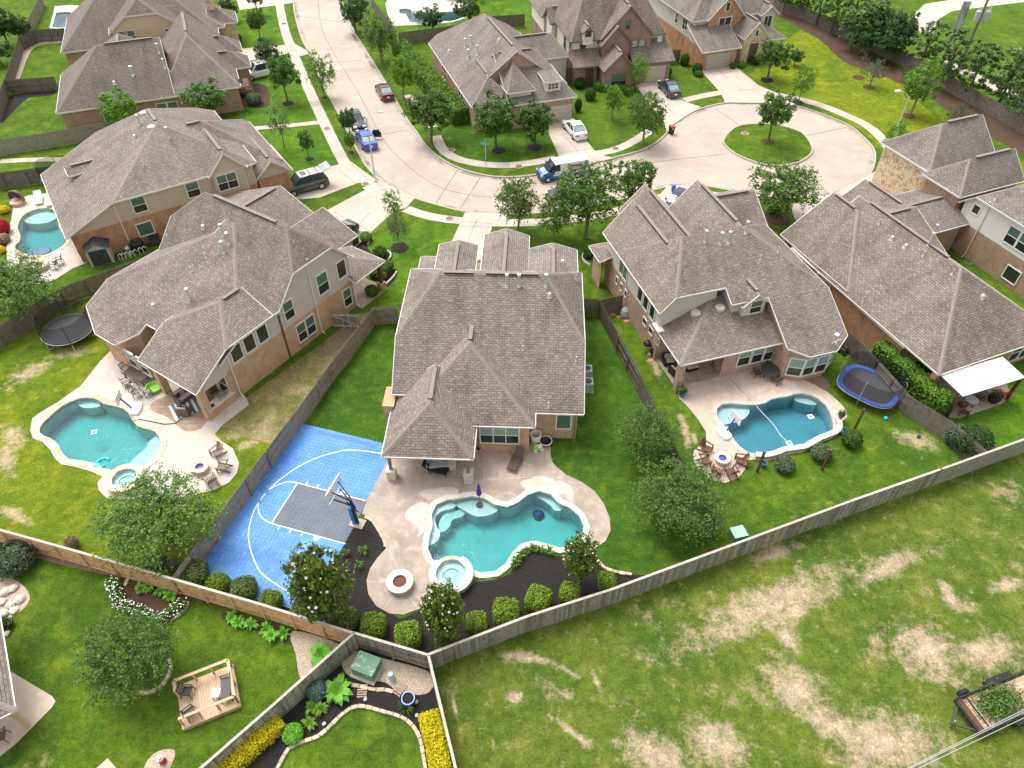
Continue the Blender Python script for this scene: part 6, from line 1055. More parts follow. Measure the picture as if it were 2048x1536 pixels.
def firepit(label, px, r, ri, h, wall, top, fill, z=.06, n=12):
    t = thing("fire_pit", label, "fire pit", G(*px, z)); part(t, "pit_wall", MB().lathe([(r * .88, 0), (r * .88, h - .1)], 28).mesh("pw", W_[wall])); ring_wall(t, "rim_stone", (0, 0), ri, r, h - .1, h, n, top); part(t, "fill", MB().lathe([(.001, h - .1), (ri + .02, h - .12)], 24).mesh("f", W_[fill], uv=False)); return t
# centre yard
firepit("round white rimmed fire pit filled with red lava rock", (801,1170), .86, .44, .5, "limestone", "coping_white", "lava", n=9); chaise("black chaise lounge lying under the patio roof", (872,944), (910,952), "black"); chaise("dark brown chaise lounge on the open patio", (1032,926), (1020,950), "bronze")
sofa("grey patio sofa with blue cushions under the patio roof", (876,934), (879,960), 1.75, "cushion_grey", "cushion_grey", 2, "cushion_blue", "patio_sofa"); t = thing("side_cabinet", "small pale cabinet beside the grey patio sofa", "cabinet", G(905,936,.06)); part(t, "body", MB().box(0, 0, 0, .5, .5, .5).mesh("b", W_["limestone"])); part(t, "lid", MB().box(0, 0, .5, .56, .56, .05).mesh("l", W_["coping_white"]))
t = thing("closed_umbrella", "closed purple parasol standing in the pool's shallow shelf", "parasol", G(959,1009,-.25)); part(t, "pole", MB().tube([(0, 0, 0), (.03, 0, 2.35)], .025).mesh("p", W_["dark_grey"])); part(t, "canopy", MB().lathe([(.03, 2.4), (.09, 2.2), (.14, 1.8), (.2, 1.35), (.15, 1.15), (.05, 1.1)], 7).mesh("c", W_["purple"])); part(t, "base", MB().lathe([(.001, .08), (.22, .06), (.25, 0)], 14).mesh("b", W_["dark_grey"]))
for i, (x, y) in enumerate(((1173,752), (1175,778))):
    t = thing("air_conditioner", ("upper" if i == 0 else "lower") + " of two air conditioner units against the centre house", "air conditioner", G(x, y), -.04, "units beside the centre house"); part(t, "case", MB().box(0, 0, .06, .8, .8, .85).mesh("c", W_["cushion_grey"])); part(t, "fan_grille", MB().lathe([(.001, .93), (.3, .93), (.3, .9)], 18).mesh("f", W_["dark_grey"])); part(t, "pad", MB().box(0, 0, 0, .95, .95, .06).mesh("p", W_["concrete"]))
t = thing("washtub", "upright white oval tub against the brick wall", "tub", G(1071,884,.06)); part(t, "body", MB().lathe([(.3, 0), (.4, .5), (.42, .9), (.36, .92), (.3, .1)], 18).mesh("b", W_["white"])); part(t, "rim", MB().lathe([(.36, .9), (.44, .9), (.44, .95), (.36, .95), (.36, .9)], 18).mesh("r", W_["white"]))
t = thing("laundry_basket", "black round basket with white rim beside the white tub", "basket", G(1091,887,.06)); part(t, "bowl", MB().lathe([(.001, .05), (.35, .05), (.46, .32), (.42, .33), (.001, .12)], 20).mesh("b", W_["black"])); part(t, "rim", MB().lathe([(.44, .3), (.5, .3), (.5, .36), (.44, .36), (.44, .3)], 20).mesh("r", W_["white"]))
t = thing("toy_rider", "lime green and white ride-on toy by the brick corner", "toy", G(1076,900,.06), .3); part(t, "body", MB().box(0, 0, .15, .7, .35, .22).box(-.2, 0, .35, .3, .3, .2).mesh("b", W_["lime_plastic"])); part(t, "seat", MB().box(.1, 0, .37, .32, .3, .06).mesh("s", W_["white"]))
for x in (-.25, .25): part(t, "wheel", MB().tube([(x, -.22, .12), (x, .22, .12)], .13, 12).mesh("w", W_["white"]))
t = thing("pool_cleaner", "dark blue pool cleaner lying on the large pool's floor", "pool cleaner", G(1077,1030,-1.35)); part(t, "body", MB().lathe([(.3, 0), (.28, .16), (.1, .24), (.001, .24)], 14).mesh("b", W_["navy"])); part(t, "skirt", MB().lathe([(.3, .02), (.42, 0), (.42, .05), (.28, .08)], 14).mesh("s", W_["black"]))
t = thing("hose_reel", "small black hose reel by the three pane window", "hose reel", G(957,899,.06)); part(t, "drum", MB().tube([(-.15, 0, .2), (.15, 0, .2)], .18, 14).mesh("d", W_["black"])); part(t, "stand", MB().box(0, 0, 0, .4, .3, .04).mesh("s", W_["white"]))
# left yard
gD = "dark chairs round the left dining table"; tc = (281,758)
t = thing("dining_table", "dark slatted rectangular dining table on the left pool deck", "table", G(*tc, .06), facing(tc, (305,768))); 
for i in range(9): part(t, "top_slat", MB().box(-.52 + i * .13, 0, .7, .122, 2.15, .035).mesh("ts", W_["bronze"]))
for x in (-1, 1):
    for y in (-1, 1): part(t, "leg", MB().box(x * .5, y * .98, 0, .07, .07, .7).mesh("l", W_["bronze"]))
for i, (px, lb) in enumerate((((255,746), "at the table's upper left corner"), ((256,771), "on the table's lower side, left"), ((268,779), "on the table's lower side, middle"), ((277,792), "pulled out below the table"), ((298,790), "at the table's lower right, beside the green tub"), ((288,741), "on the table's upper side, left"), ((299,747), "on the table's upper side, right"))): chair("dark metal dining chair with tan seat " + lb, px, tc, "bronze", "cushion", gD)
t = thing("kiddie_tub", "lime green plastic tub beside the left dining table", "tub", G(309,779,.06)); part(t, "bowl", MB().lathe([(.001, .04), (.5, .04), (.62, .3), (.58, .3), (.47, .08), (.001, .08)], 22).mesh("b", W_["lime_plastic"])); part(t, "rim", MB().lathe([(.58, .28), (.66, .28), (.66, .33), (.58, .33), (.58, .28)], 22).mesh("r", W_["lime_plastic"]))
sofa("wicker loveseat with navy pillows under the left patio roof", (371,797), (395,812), 1.5, "wicker", "cushion", 2, "cushion_navy"); sofa("wicker armchair with blue striped cushion at the patio edge", (371,826), (385,800), .95, "wicker", "cushion", 1, "cushion_navy", "wicker_armchair", cat="chair"); sofa("wicker armchair with tan cushion beside the patio wall", (425,778), (405,790), .95, "wicker", "cushion", 1, None, "wicker_armchair", cat="chair"); rtable("round glass top table between the wicker chairs", (411,775), .45, .5, "cushion_grey", "wicker"); rtable("low dark coffee table under the left patio roof", (398,800), .4, .4, "bronze", "bronze")
t = thing("striped_rug", "black and white striped rug under the left patio", "rug", G(380,812,.066), facing((380,812), (395,840)))
for i in range(14): part(t, "stripe", MB().box(-1.3 + i * .2, 0, 0, .19, 1.9, .012).mesh("s", W_["white" if i % 2 else "cushion_blue"]))
oc = h2.l2w(-.2, -2.25); t = thing("outdoor_kitchen", "brick outdoor kitchen with pale counter at the left patio edge", "counter", oc, h2.yaw); part(t, "brick_base", MB().box(0, 0, 0, .62, 2.5, .9).mesh("b", W_["brick_tan"])); ctp = part(t, "countertop", MB().box(0, 0, .9, .85, 2.55, .06).mesh("c", W_["limestone"])); part(t, "grill", MB().box(-.05, .4, .96, .6, .75, .28).mesh("g", W_["metal"])); part(ctp, "sink", MB().box(.05, -.7, .955, .35, .4, .02).mesh("s", W_["dark_grey"]))
t = thing("orange_cooler", "small orange cooler behind the outdoor kitchen", "cooler", G(411,803,.07)); part(t, "body", MB().lathe([(.2, 0), (.24, .35), (.001, .36)], 14).mesh("b", W_["orange_p"])); part(t, "lid", MB().lathe([(.25, .35), (.25, .42), (.001, .44)], 14).mesh("l", W_["white"]))
def poolhoop(label, px, to, tilt=0):
    t = thing("pool_basketball_hoop", label, "basketball hoop", G(*px, .06), facing(px, to)); part(t, "base", MB().prism(smooth([V(p) for p in ((-.55, -.35, 0), (.55, -.35, 0), (.62, .2, 0), (.4, .42, 0), (-.4, .42, 0), (-.62, .2, 0))], 3, True), 0, .2).mesh("b", W_["white"])); part(t, "pole", MB().beam((0, .3, .2), (0, .75, 1.35), .08).mesh("p", W_["navy"])); part(t, "backboard", MB().box(0, .85, 1.05, 1.1, .04, .75).mesh("bb", W_["white"])); part(t, "rim", MB().tube([(.2 * cos(a * pi / 8), 1.1 + .2 * sin(a * pi / 8), 1.2) for a in range(17)], .02, 5).mesh("r", W_["red"]))
poolhoop("white based pool hoop leaning over the left pool", (273,819), (235,822)); poolhoop("white based pool hoop at the right pool's near edge", (1446,868), (1490,850))
firepit("round stone fire pit with blue glass in the left yard", (402,940), .62, .3, .42, "stone", "coping_tan", "fire_glass"); gA = "grey adirondack chairs in the left yard"
for px, lb in (((436,910), "above the left fire pit"), ((447,938), "right of the left fire pit"), ((424,966), "below the left fire pit")): adirondack("weathered grey adirondack chair " + lb, px, (402,938), "adirondack_grey", gA)
t = thing("pool_float", "turquoise curved pool float near the left hot tub", "float", G(206,926,-.06), .6); part(t, "ring", MB().tube([(.45 * cos(a), .38 * sin(a), .06) for a in [i * .35 for i in range(15)]], .11, 8).mesh("r", W_["turq"])); part(t, "backrest", MB().box(-.45, -.1, 0, .45, .28, .16).mesh("b", W_["turq"]))
def robot(label, px, z=-.07):
    t = thing("floating_robot", label, "pool robot", G(*px, z)); part(t, "shell", MB().box(0, 0, -.03, .42, .42, .1, .3).mesh("s", W_["white"])); part(t, "dome", MB().lathe([(.15, .07), (.1, .13), (.001, .14)], 10).mesh("d", W_["turq"]))
robot("small white floating skimmer in the middle of the left pool", (189,865)); robot("white floating skimmer in the right part of the blue pool", (1621,834)); robot("white floating skimmer in the lower part of the blue pool", (1578,887))
solo("pool_rope", MB().tube([p for p in smooth([V((*G(x, y).xy, -.05)) for x, y in ((1510,808),(1530,830),(1542,842),(1550,852),(1562,870),(1578,886))], 4)], .02, 5).mesh("rope", W_["white"]), "pale rope floating across the blue right pool", "rope"); solo("garden_hose", MB().tube([V((*G(x, y).xy, .09)) for x, y in ((262,845),(280,840),(305,845),(330,850),(352,848),(366,838),(366,825),(360,815),(350,808))], .03, 5).mesh("hose", W_["black"]), "dark hose snaking from the left pool to the patio", "hose")
def trampoline(label, c, w_, d_, rz, h, pad, sq, poles, net=True, matc="tramp_mat", frame="metal", arcs=False):
    t = thing("trampoline", label, "trampoline", G(*c), rz)
    def sup(s_, n=36): return [V((math.copysign(abs(cos(a)) ** (2 / sq), cos(a)) * w_ / 2 * s_, math.copysign(abs(sin(a)) ** (2 / sq), sin(a)) * d_ / 2 * s_, 0)) for a in [2 * pi * i / n for i in range(n)]]
    part(t, "jumping_mat", MB().prism(sup(.86), h - .02, h).mesh("m", W_[matc], uv=False)); o_, i_ = sup(1.0), sup(.85); pm = MB(); n = len(o_)
    for i in range(n): j = (i + 1) % n; q = [i_[i], o_[i], o_[j], i_[j]]; pm.raw([(p.x, p.y, z) for z in (h - .03, h + .035) for p in q], [(4, 5, 6, 7), (0, 3, 2, 1), (1, 2, 6, 5), (3, 0, 4, 7)])
    part(t, "safety_pad", pm.mesh("pad", W_[pad], uv=False)); part(t, "frame", MB().tube([p + V((0, 0, h - .08)) for p in sup(1.01)] + [sup(1.01)[0] + V((0, 0, h - .08))], .035, 6).mesh("fr", W_[frame]))
    pp = sup(1.03, poles * 4)[::4]
    for p in pp:
        part(t, "leg", MB().tube([p + V((0, 0, h)), p + V((0, 0, .03)), p * .8 + V((0, 0, .03))], .03, 5).mesh("leg", W_[frame])); q = p * 1.02; part(t, "net_pole", MB().tube([q + V((0, 0, h - .2)), q + V((0, 0, h + 1.6)), q * .93 + V((0, 0, h + 1.85))], .028, 5).mesh("np", W_[frame if arcs else "black"]))
    if net:
        b = MB(); s_ = sup(1.0, 36)
        for i in range(36): j = (i + 1) % 36; b.poly([s_[i] + V((0, 0, h)), s_[j] + V((0, 0, h)), s_[j] * .95 + V((0, 0, h + 1.6)), s_[i] * .95 + V((0, 0, h + 1.6))])
        part(t, "safety_net", b.mesh("net", W_["net_black"], uv=False))
trampoline("round black trampoline with net behind the left house", (143,672), 4.2, 4.2, 0, .85, "dark_grey", 2, 6, frame="tramp_white"); trampoline("square blue padded trampoline in the right yard", (1732,786), 4.6, 3.9, R(-42), .85, "tramp_blue", 3.2, 4, arcs=True); trampoline("small teal trampoline behind the tan house", (121,362), 3.4, 2.4, R(20), .8, "teal", 4, 4)
# upper left pool yard
t = thing("garden_shed", "grey plastic shed with dark double doors by the tan house", "shed", G(207,530), R(24)); part(t, "wall", MB().prism([V((-1.05, 0, 0)), V((1.05, 0, 0)), V((1.05, 1.7, 0)), V((-1.05, 1.7, 0))], 0, 1.75).poly([(-1.05, 0, 1.75), (1.05, 0, 1.75), (0, 0, 2.35)]).poly([(1.05, 1.7, 1.75), (-1.05, 1.7, 1.75), (0, 1.7, 2.35)]).mesh("w", W_["siding_grey"]))
for s_ in (-1, 1): part(t, "roof_panel", MB().beam((s_ * .58, -.12, 2.08), (s_ * .58, 1.82, 2.08), 1.38, .06, up=(s_ * .5, 0, .87)).mesh("r", W_["dark_grey"])); dd = part(t, "door", MB().box(s_ * .4, -.03, .08, .78, .05, 1.6).mesh("d", W_["dark_grey"])); part(dd, "handle", MB().box(s_ * .07, -.08, .8, .04, .05, .2).mesh("h", W_["black"]))
t = thing("water_tank", "black round water tank against the tan house wall", "tank", G(279,500)); part(t, "drum", MB().lathe([(.62, 0), (.62, .95), (.5, 1.1), (.2, 1.15), (.001, 1.15)], 20).mesh("d", W_["black"])); part(t, "lid", MB().lathe([(.22, 1.14), (.22, 1.22), (.001, 1.24)], 12).mesh("l", W_["dark_grey"]))
t = thing("pool_filter", "grey pool filter tank beside the black tank", "pool filter", G(259,507)); part(t, "tank", MB().lathe([(.3, .1), (.32, .7), (.2, .9), (.001, .92)], 16).mesh("t", W_["metal"])); part(t, "base", MB().box(0, 0, 0, .7, .7, .1).mesh("b", W_["concrete"]))
t = thing("pool_plumbing", "white plastic pipes and pumps in front of the pool filter", "pipes", G(258,516))
for i, (x, y) in enumerate(((240,520),(246,519),(253,517),(262,515),(270,512),(280,508),(288,505))): p = G(x, y) - G(258, 516); part(t, "pipe", MB().tube([p, p + V((0, 0, .55)), p + V((.12, .18, .62)), p + V((.2, .35, .3))], .045, 6).mesh("p", W_["white"]))
for x, y in ((238,514),(250,511)): p = G(x, y) - G(258, 516); part(t, "pump", MB().tube([p + V((0, 0, .2)), p + V((.3, .3, .2))], .16, 10).mesh("pm", W_["black"]))
t = thing("equipment_box", "dark box on the wall beside the pool equipment", "box", G(313,488), R(33)); part(t, "case", MB().box(0, 0, .1, 1.0, .7, .75).mesh("c", W_["dark_grey"])); part(t, "lid", MB().box(0, 0, .85, 1.04, .74, .05).mesh("l", W_["black"]))
firepit("round stone fire pit beside the upper left pool", (81,537), .8, .4, .45, "stone", "coping_tan", "black"); gB = "dark chairs by the upper left pool"; chair("dark wooden chair with grey cushion nearer the upper fire pit", (111,537), (85,535), "wood_brown", "cushion_grey", gB); chair("dark wooden chair with grey cushion farther from the upper fire pit", (121,528), (85,535), "wood_brown", "cushion_grey", gB)
t = thing("float_table", "blue grey oval float lying in the upper left pool", "float", G(82,504,-.05), .3); part(t, "disc", MB().lathe([(.001, .1), (.85, .1), (.9, .05), (.85, 0), (.001, 0)], 28, sy=.75).mesh("d", W_["cushion_blue"])); part(t, "rim", MB().lathe([(.84, .1), (.92, .08), (.9, 0)], 28, sy=.75).mesh("r", W_["navy"]))
t = thing("egg_chair", "tan wicker canopy daybed beside the upper left pool", "daybed", G(37,408,.06), -.5); part(t, "bed", MB().lathe([(.001, .4), (.7, .4), (.75, .3), (.65, 0)], 20).mesh("b", W_["wood_deck"])); part(t, "canopy", MB().lathe([(.8, .3), (.8, .9), (.5, 1.4), (.001, 1.55)], 16, a0=R(20), a1=R(200)).mesh("c", W_["wicker"])); part(t, "cushion", MB().box(-.3, 0, .4, .5, .5, .15).mesh("p", W_["white"]))
for i, (px, to) in enumerate((((79,402), (79,420)), ((113,408), (90,415)))):
    t = thing("sun_lounger", ("upright" if i == 0 else "flat curved") + " white lounger beside the upper left pool", "lounger", G(*px, .06), facing(px, to)); part(t, "bed", MB().beam((0, -.5, .3), (0, 1.0, .25), .75, .1).mesh("b", W_["white"])); part(t, "backrest", MB().beam((0, -.5, .3), (0, -1.0, .75), .75, .08).mesh("k", W_["white"])); part(t, "base", MB().box(0, .2, 0, .6, 1.2, .25).mesh("f", W_["white"]))
# right yard
gC = "brown adirondack chairs round the right fire pit"; firepit("white fire pit with bright blue glass in the right yard", (1443,922), .56, .3, .4, "limestone", "coping_white", "cobalt")
for px, lb in (((1411,902), "upper left of the blue fire pit"), ((1409,926), "left of the blue fire pit"), ((1432,948), "below the blue fire pit, left"), ((1461,949), "below the blue fire pit, right"), ((1479,926), "right of the blue fire pit")): adirondack("reddish brown adirondack chair " + lb, px, (1443,922), "adirondack", gC)
for i, (x, y) in enumerate(((1514,944), (1643,941), (1708,860))): t = thing("wooden_post", "bare dark wooden post on the right lawn, %s from the left" % OR[i], "post", G(x, y), .3, "bare posts on the right lawn"); part(t, "shaft", MB().box(0, 0, 0, .14, .14, 2.3).mesh("s", W_["wood_brown"])); part(t, "hook", MB().box(0, 0, 2.3, .05, .05, .06).mesh("h", W_["metal"]))
def pot(label, px, r, h, m, plant="leaf_oak", pl=.5, z=.06):
    t = thing("flower_pot", label, "pot", G(*px, z)); part(t, "pot", MB().lathe([(.001, .02), (r * .65, .0), (r, h * .75), (r * .92, h), (r * .78, h), (r * .7, h * .8), (.001, h * .8)], 18).mesh("p", W_[m])); part(t, "soil", MB().lathe([(.001, h * .86), (r * .8, h * .86)], 14).mesh("s", W_["mulch"], uv=False))
    if plant:
        rr = random.Random(int(px[0])); mb = MB()
        for i in range(220): leafquad(mb, V((0, 0, h + pl * .4)) + rdir(rr) * pl * rr.random() ** .5 * .8, (rdir(rr) + V((0, 0, .7))).normalized(), .1, rr)
        part(t, "plant", mb.mesh("pl", W_[plant], uv=False))
pot("cobalt blue pot with a green plant at the brick column", (1363,792), .3, .5, "cobalt"); pot("blue pot at the foot of the leftmost wooden post", (1526,932), .25, .4, "teal_pot", None); pot("blue pot with handle beside the raised pool wall's right end", (1687,869), .28, .5, "teal_pot", None); pot("small planter with ferns on the right pool's far rim", (1681,835), .22, .3, "wood_grey", "leaf_elm", .4, .42); pot("cobalt urn with dark opening in the lower dark bed", (818,1405), .42, .62, "cobalt", None, z=.02); pot("large black pot of red and white flowers under the patio cover", (1985,802), .5, .5, "black", "leaf_dark", .6); pot("white pot of grass in the arch porch", (1198,528), .22, .35, "white", "leaf_elm", .7); pot("dark tyre planter at the left edge", (14,1252), .45, .3, "black", "leaf_oak", .5)
rtable("round dark patio table in the right yard", (1536,752), .75, .72, "dark_grey", "black")
for px, lb in (((1512,752), "left of"), ((1537,733), "behind"), ((1556,742), "right of"), ((1553,766), "below right of")): chair("brown metal chair " + lb + " the round dark patio table", px, (1536,750), "bronze", "bronze", "chairs round the dark patio table")
sofa("black wicker chair with white cushion under the right porch's left edge", (1337,726), (1345,745), 1.0, "wicker_black", "cushion", 1, "cushion_grey", "wicker_armchair", cat="chair"); sofa("black wicker chair nearest the right porch column", (1350,748), (1372,740), .95, "wicker_black", "cushion", 1, None, "wicker_armchair", cat="chair")
t = thing("footstool", "black wicker footstool with tan cushion behind the porch column", "footstool", G(1382,738,.07), R(17)); part(t, "base", MB().box(0, 0, 0, 1.0, .6, .35).mesh("b", W_["wicker_black"])); part(t, "cushion", MB().box(0, 0, .355, 1.0, .6, .1).mesh("c", W_["cushion"]))
t = thing("rocking_chair", "orange brown wooden rocking chair under the right porch", "chair", G(1432,735,.07), facing((1432,735), (1410,745))); part(t, "seat", MB().box(0, 0, .4, .55, .5, .05).mesh("s", W_["rockwood"]))
for x in (-1, 1): part(t, "rocker", MB().tube([(x * .26, -.55, .12), (x * .26, -.25, .03), (x * .26, .25, .03), (x * .26, .5, .1)], .025, 5).mesh("r", W_["rockwood"])); part(t, "armrest", MB().beam((x * .29, -.3, .66), (x * .29, .28, .64), .07, .03).mesh("a", W_["rockwood"])); part(t, "leg", MB().beam((x * .26, .22, .04), (x * .27, .25, .64), .04).mesh("l", W_["rockwood"])); part(t, "leg", MB().beam((x * .26, -.22, .04), (x * .27, -.4, 1.1), .04).mesh("l", W_["rockwood"]))
for i in range(5): part(t, "back_slat", MB().beam((-.2 + i * .1, -.25, .45), (-.2 + i * .1, -.4, 1.08), .05, .02).mesh("b", W_["rockwood"]))
t = thing("barbecue_grill", "black kettle grill on stand beside the right house wall", "grill", G(1293,702)); part(t, "bowl", MB().ball((0, 0, .85), .36, 14, sz=.85).mesh("b", W_["black"])); part(t, "side_table", MB().box(.15, -.35, .75, .7, .5, .05).mesh("s", W_["dark_grey"]))
for a in range(3): part(t, "leg", MB().beam((.25 * cos(a * 2.1), .25 * sin(a * 2.1), .6), (.34 * cos(a * 2.1), .34 * sin(a * 2.1), 0), .04).mesh("l", W_["metal"]))
t = thing("covered_grill", "large grill under a black cover at the porch corner", "grill", G(1326,706,.06), R(17)); part(t, "cover", MB().prism(smooth([V(p) for p in ((-.9, -.35, 0), (.9, -.35, 0), (.95, .35, 0), (-.95, .35, 0))], 3, True), 0, .9).prism(smooth([V(p) for p in ((-.5, -.3, 0), (.5, -.3, 0), (.5, .3, 0), (-.5, .3, 0))], 3, True), .9, 1.15).mesh("c", W_["black"])); part(t, "skirt", MB().box(0, 0, 0, 1.7, .7, .1).mesh("s", W_["dark_grey"]))
for i, (x, y) in enumerate(((1298,712), (1316,714))): t = thing("gas_bottle", ("grey gas bottle below the kettle grill", "grey gas bottle beside the covered grill")[i], "gas bottle", G(x, y)); part(t, "tank", MB().lathe([(.14, 0), (.16, .08), (.16, .3), (.08, .4), (.001, .4)], 12).mesh("t", W_["cushion_grey"])); part(t, "valve", MB().lathe([(.08, .4), (.08, .48), (.001, .48)], 8).mesh("v", W_["metal"]))
for i, (px, m, r, lb) in enumerate((((1770,839), "turq", .16, "turquoise ball on the lawn below the blue trampoline"), ((1836,875), "purple", .14, "dark purple ball near the bare patch"))): solo("play_ball", cached(("ball", m), lambda: MB().ball((0, 0, r), r, 14).mesh("ball", W_[m], smooth=True)), lb, "ball", G(*px))
t = thing("toy_quad", "black toy quad bike by the right house corner", "toy", G(1687,705), .6); part(t, "body", MB().box(0, 0, .25, .7, .4, .2).box(.1, 0, .45, .3, .3, .12).mesh("b", W_["dark_grey"])); part(t, "handlebar", MB().beam((-.2, -.25, .65), (-.2, .25, .65), .04).mesh("h", W_["black"]))
for x in (-.28, .28):
    for y in (-.26, .26): part(t, "wheel", MB().tube([(x, y - .07, .16), (x, y + .07, .16)], .16, 12).mesh("w", W_["black"]))
for i, (x, y) in enumerate(((1226,630),(1238,634),(1253,642),(1300,722))): solo("stepping_brick", cached("stepb", lambda: MB().box(0, 0, 0, .5, .42, .06).mesh("sb", W_["hoop_orange"] if False else W_["brick_orange"])), "orange paving square " + ("by the right house wall, %s from the fence" % OR[i] if i < 3 else "below the kettle grill"), "paver", G(x, y), R(20 + i * 8), "orange pavers by the right house")
t = thing("covered_mower", "machine under a pale tarp beside the right house wall", "tarp", G(1249,632), R(17)); part(t, "tarp", MB().lathe([(.4, 0), (.42, .35), (.3, .75), (.1, .95), (.001, .97)], 9, sy=1.2).mesh("t", W_["cushion_grey"])); part(t, "base", MB().box(0, 0, 0, .7, .9, .12).mesh("b", W_["bronze"]))
t = thing("hanging_tyre", "black tyre swing standing against the short fence", "tyre", G(1232,617)); part(t, "tyre", MB().tube([(.36 * cos(a * pi / 8), 0, .5 + .36 * sin(a * pi / 8)) for a in range(17)], .11, 8).mesh("t", W_["black"])); part(t, "prop", MB().beam((.55, 0, 0), (.7, .1, 1.6), .12).mesh("p", W_["wood_tan"]))
t = thing("utility_cabinet", "pale green utility cabinet in the gap of the back fence", "cabinet", G(1473,1076), R(15)); part(t, "case", MB().box(0, 0, 0, .9, .8, .7).mesh("c", W_["util_green"])); part(t, "lid", MB().box(0, 0, .7, .95, .85, .07).mesh("l", W_["mint"]))
# far right patio cover
t = thing("patio_cover", "pale flat patio cover on brown posts at the far right house", "patio cover", G(1950,800)); o = G(1950, 800); pc = [G(1879.5,751,2.95), G(2004.6,714.6,2.95), G(2050,756,2.6), G(1925,794,2.6)]
for i in range(6):
    a0_, a1_ = i / 6 + .004, (i + 1) / 6 - .004; q = [pc[0].lerp(pc[1], a0_), pc[0].lerp(pc[1], a1_), pc[3].lerp(pc[2], a1_), pc[3].lerp(pc[2], a0_)]; part(t, "panel", MB().raw([p - o + V((0, 0, z)) for z in (0, .08) for p in q], [(3, 2, 1, 0), (4, 5, 6, 7), (0, 1, 5, 4), (1, 2, 6, 5), (2, 3, 7, 6), (3, 0, 4, 7)]).mesh("p", W_["patio_panel"], uv=False))
for q in (pc[3], pc[2]): c = q.lerp(pc[0] if q == pc[3] else pc[1], .1); part(t, "post", MB().box(c.x - o.x, c.y - o.y, 0, .2, .2, 2.58, R(22)).mesh("p", W_["wood_brown"]))
part(t, "beam", MB().beam(pc[3].lerp(pc[0], .08) - o - V((0, 0, .1)), pc[2].lerp(pc[1], .08) - o - V((0, 0, .1)), .1, .2).mesh("b", W_["wood_brown"]))
rtable("round glass table under the far right patio cover", (1938,810), .5, .6, "cushion_grey", "bronze")
for px, lb in (((1918,818), "left of"), ((1926,832), "in front of"), ((1955,802), "right of")): chair("dark wooden chair " + lb + " the glass table under the patio cover", px, (1938,812), "wood_brown", "wood_brown", "chairs under the patio cover")
solo("patio_bench", MB().box(0, 0, .3, 1.2, .5, .12).box(-.5, 0, 0, .08, .45, .3).box(.5, 0, 0, .08, .45, .3).mesh("bench", W_["cushion_grey"]), "grey cushioned bench beside the far right brick column", "bench", G(1878,790,.06), R(60)); solo("folded_chair", MB().box(0, 0, .35, .5, .5, .06).beam((0, -.25, .4), (0, -.5, .95), .5, .05).box(-.2, .2, 0, .05, .05, .35).box(.2, .2, 0, .05, .05, .35).box(0, -.2, 0, .4, .05, .35).mesh("fc", W_["red"]), "dark red chair behind the black flower pot", "chair", G(2000,793,.06), .9)
# lower left deck
dk = [G(356,1378), G(467,1332), G(486,1416), G(368,1462)]; dc = sum(dk, V((0, 0, 0))) / 4; du = ((dk[1] - dk[0]) + (dk[2] - dk[3])).normalized(); dl = ((dk[1] - dk[0]).length + (dk[2] - dk[3]).length) / 2; dw = ((dk[3] - dk[0]).length + (dk[2] - dk[1]).length) / 2
t = thing("wooden_deck", "small raised tan wooden deck with railing in the lower left lawn", "deck", dc, atan2(du.y, du.x)); nb = int(dl / .145)
for i in range(nb): part(t, "deck_board", MB().box(-dl / 2 + (i + .5) * dl / nb, 0, .26, dl / nb - .012, dw, .035).mesh("db", W_["wood_deck"]))
part(t, "skirt", MB().box(0, -dw / 2 + .02, 0, dl, .04, .25).box(0, dw / 2 - .02, 0, dl, .04, .25).box(dl / 2 - .02, 0, 0, .04, dw - .1, .25).box(-dl / 2 + .02, 0, 0, .04, dw - .1, .25).mesh("sk", W_["wood_deck"]))
rl = [((-dl / 2 + .1, dw / 2 - .1), (dl / 2 - .1, dw / 2 - .1)), ((dl / 2 - .1, dw / 2 - .1), (dl / 2 - .1, -dw / 2 + .25)), ((dl / 2 - .1, -dw / 2 + .25), (-dl / 2 + .1, -dw / 2 + .25)), ((-dl / 2 + .1, dw / 2 - .1), (-dl / 2 + .1, dw / 2 - .75))]
for a, b in rl:
    part(t, "top_rail", MB().beam((*a, 1.14), (*b, 1.14), .17, .04).mesh("tr", W_["wood_deck"])); L = hypot(a[0] - b[0], a[1] - b[1]); k = max(1, round(L / 1.1))
    for i in range(k + 1): part(t, "rail_post", MB().box(a[0] + (b[0] - a[0]) * i / k, a[1] + (b[1] - a[1]) * i / k, .28, .1, .1, .84).mesh("rp", W_["wood_deck"]))
chair("black metal armchair at the deck's upper left", (378,1388), (420,1390), "black", "black", "seats on the small deck", z=.3); chair("black metal armchair at the deck's lower left", (385,1430), (425,1400), "black", "black", "seats on the small deck", z=.3); chair("black metal bench along the deck's right railing", (455,1382), (420,1392), "black", "black", "seats on the small deck", z=.3, w_=1.3)
t = thing("side_table", "small white topped table on the wooden deck", "table", G(436,1392,.3)); part(t, "top", MB().box(0, 0, .45, .45, .5, .03).mesh("t", W_["white"]))
for x in (-.18, .18):
    for y in (-.2, .2): part(t, "leg", MB().box(x, y, 0, .03, .03, .45).mesh("l", W_["black"]))
rr = random.Random(8)
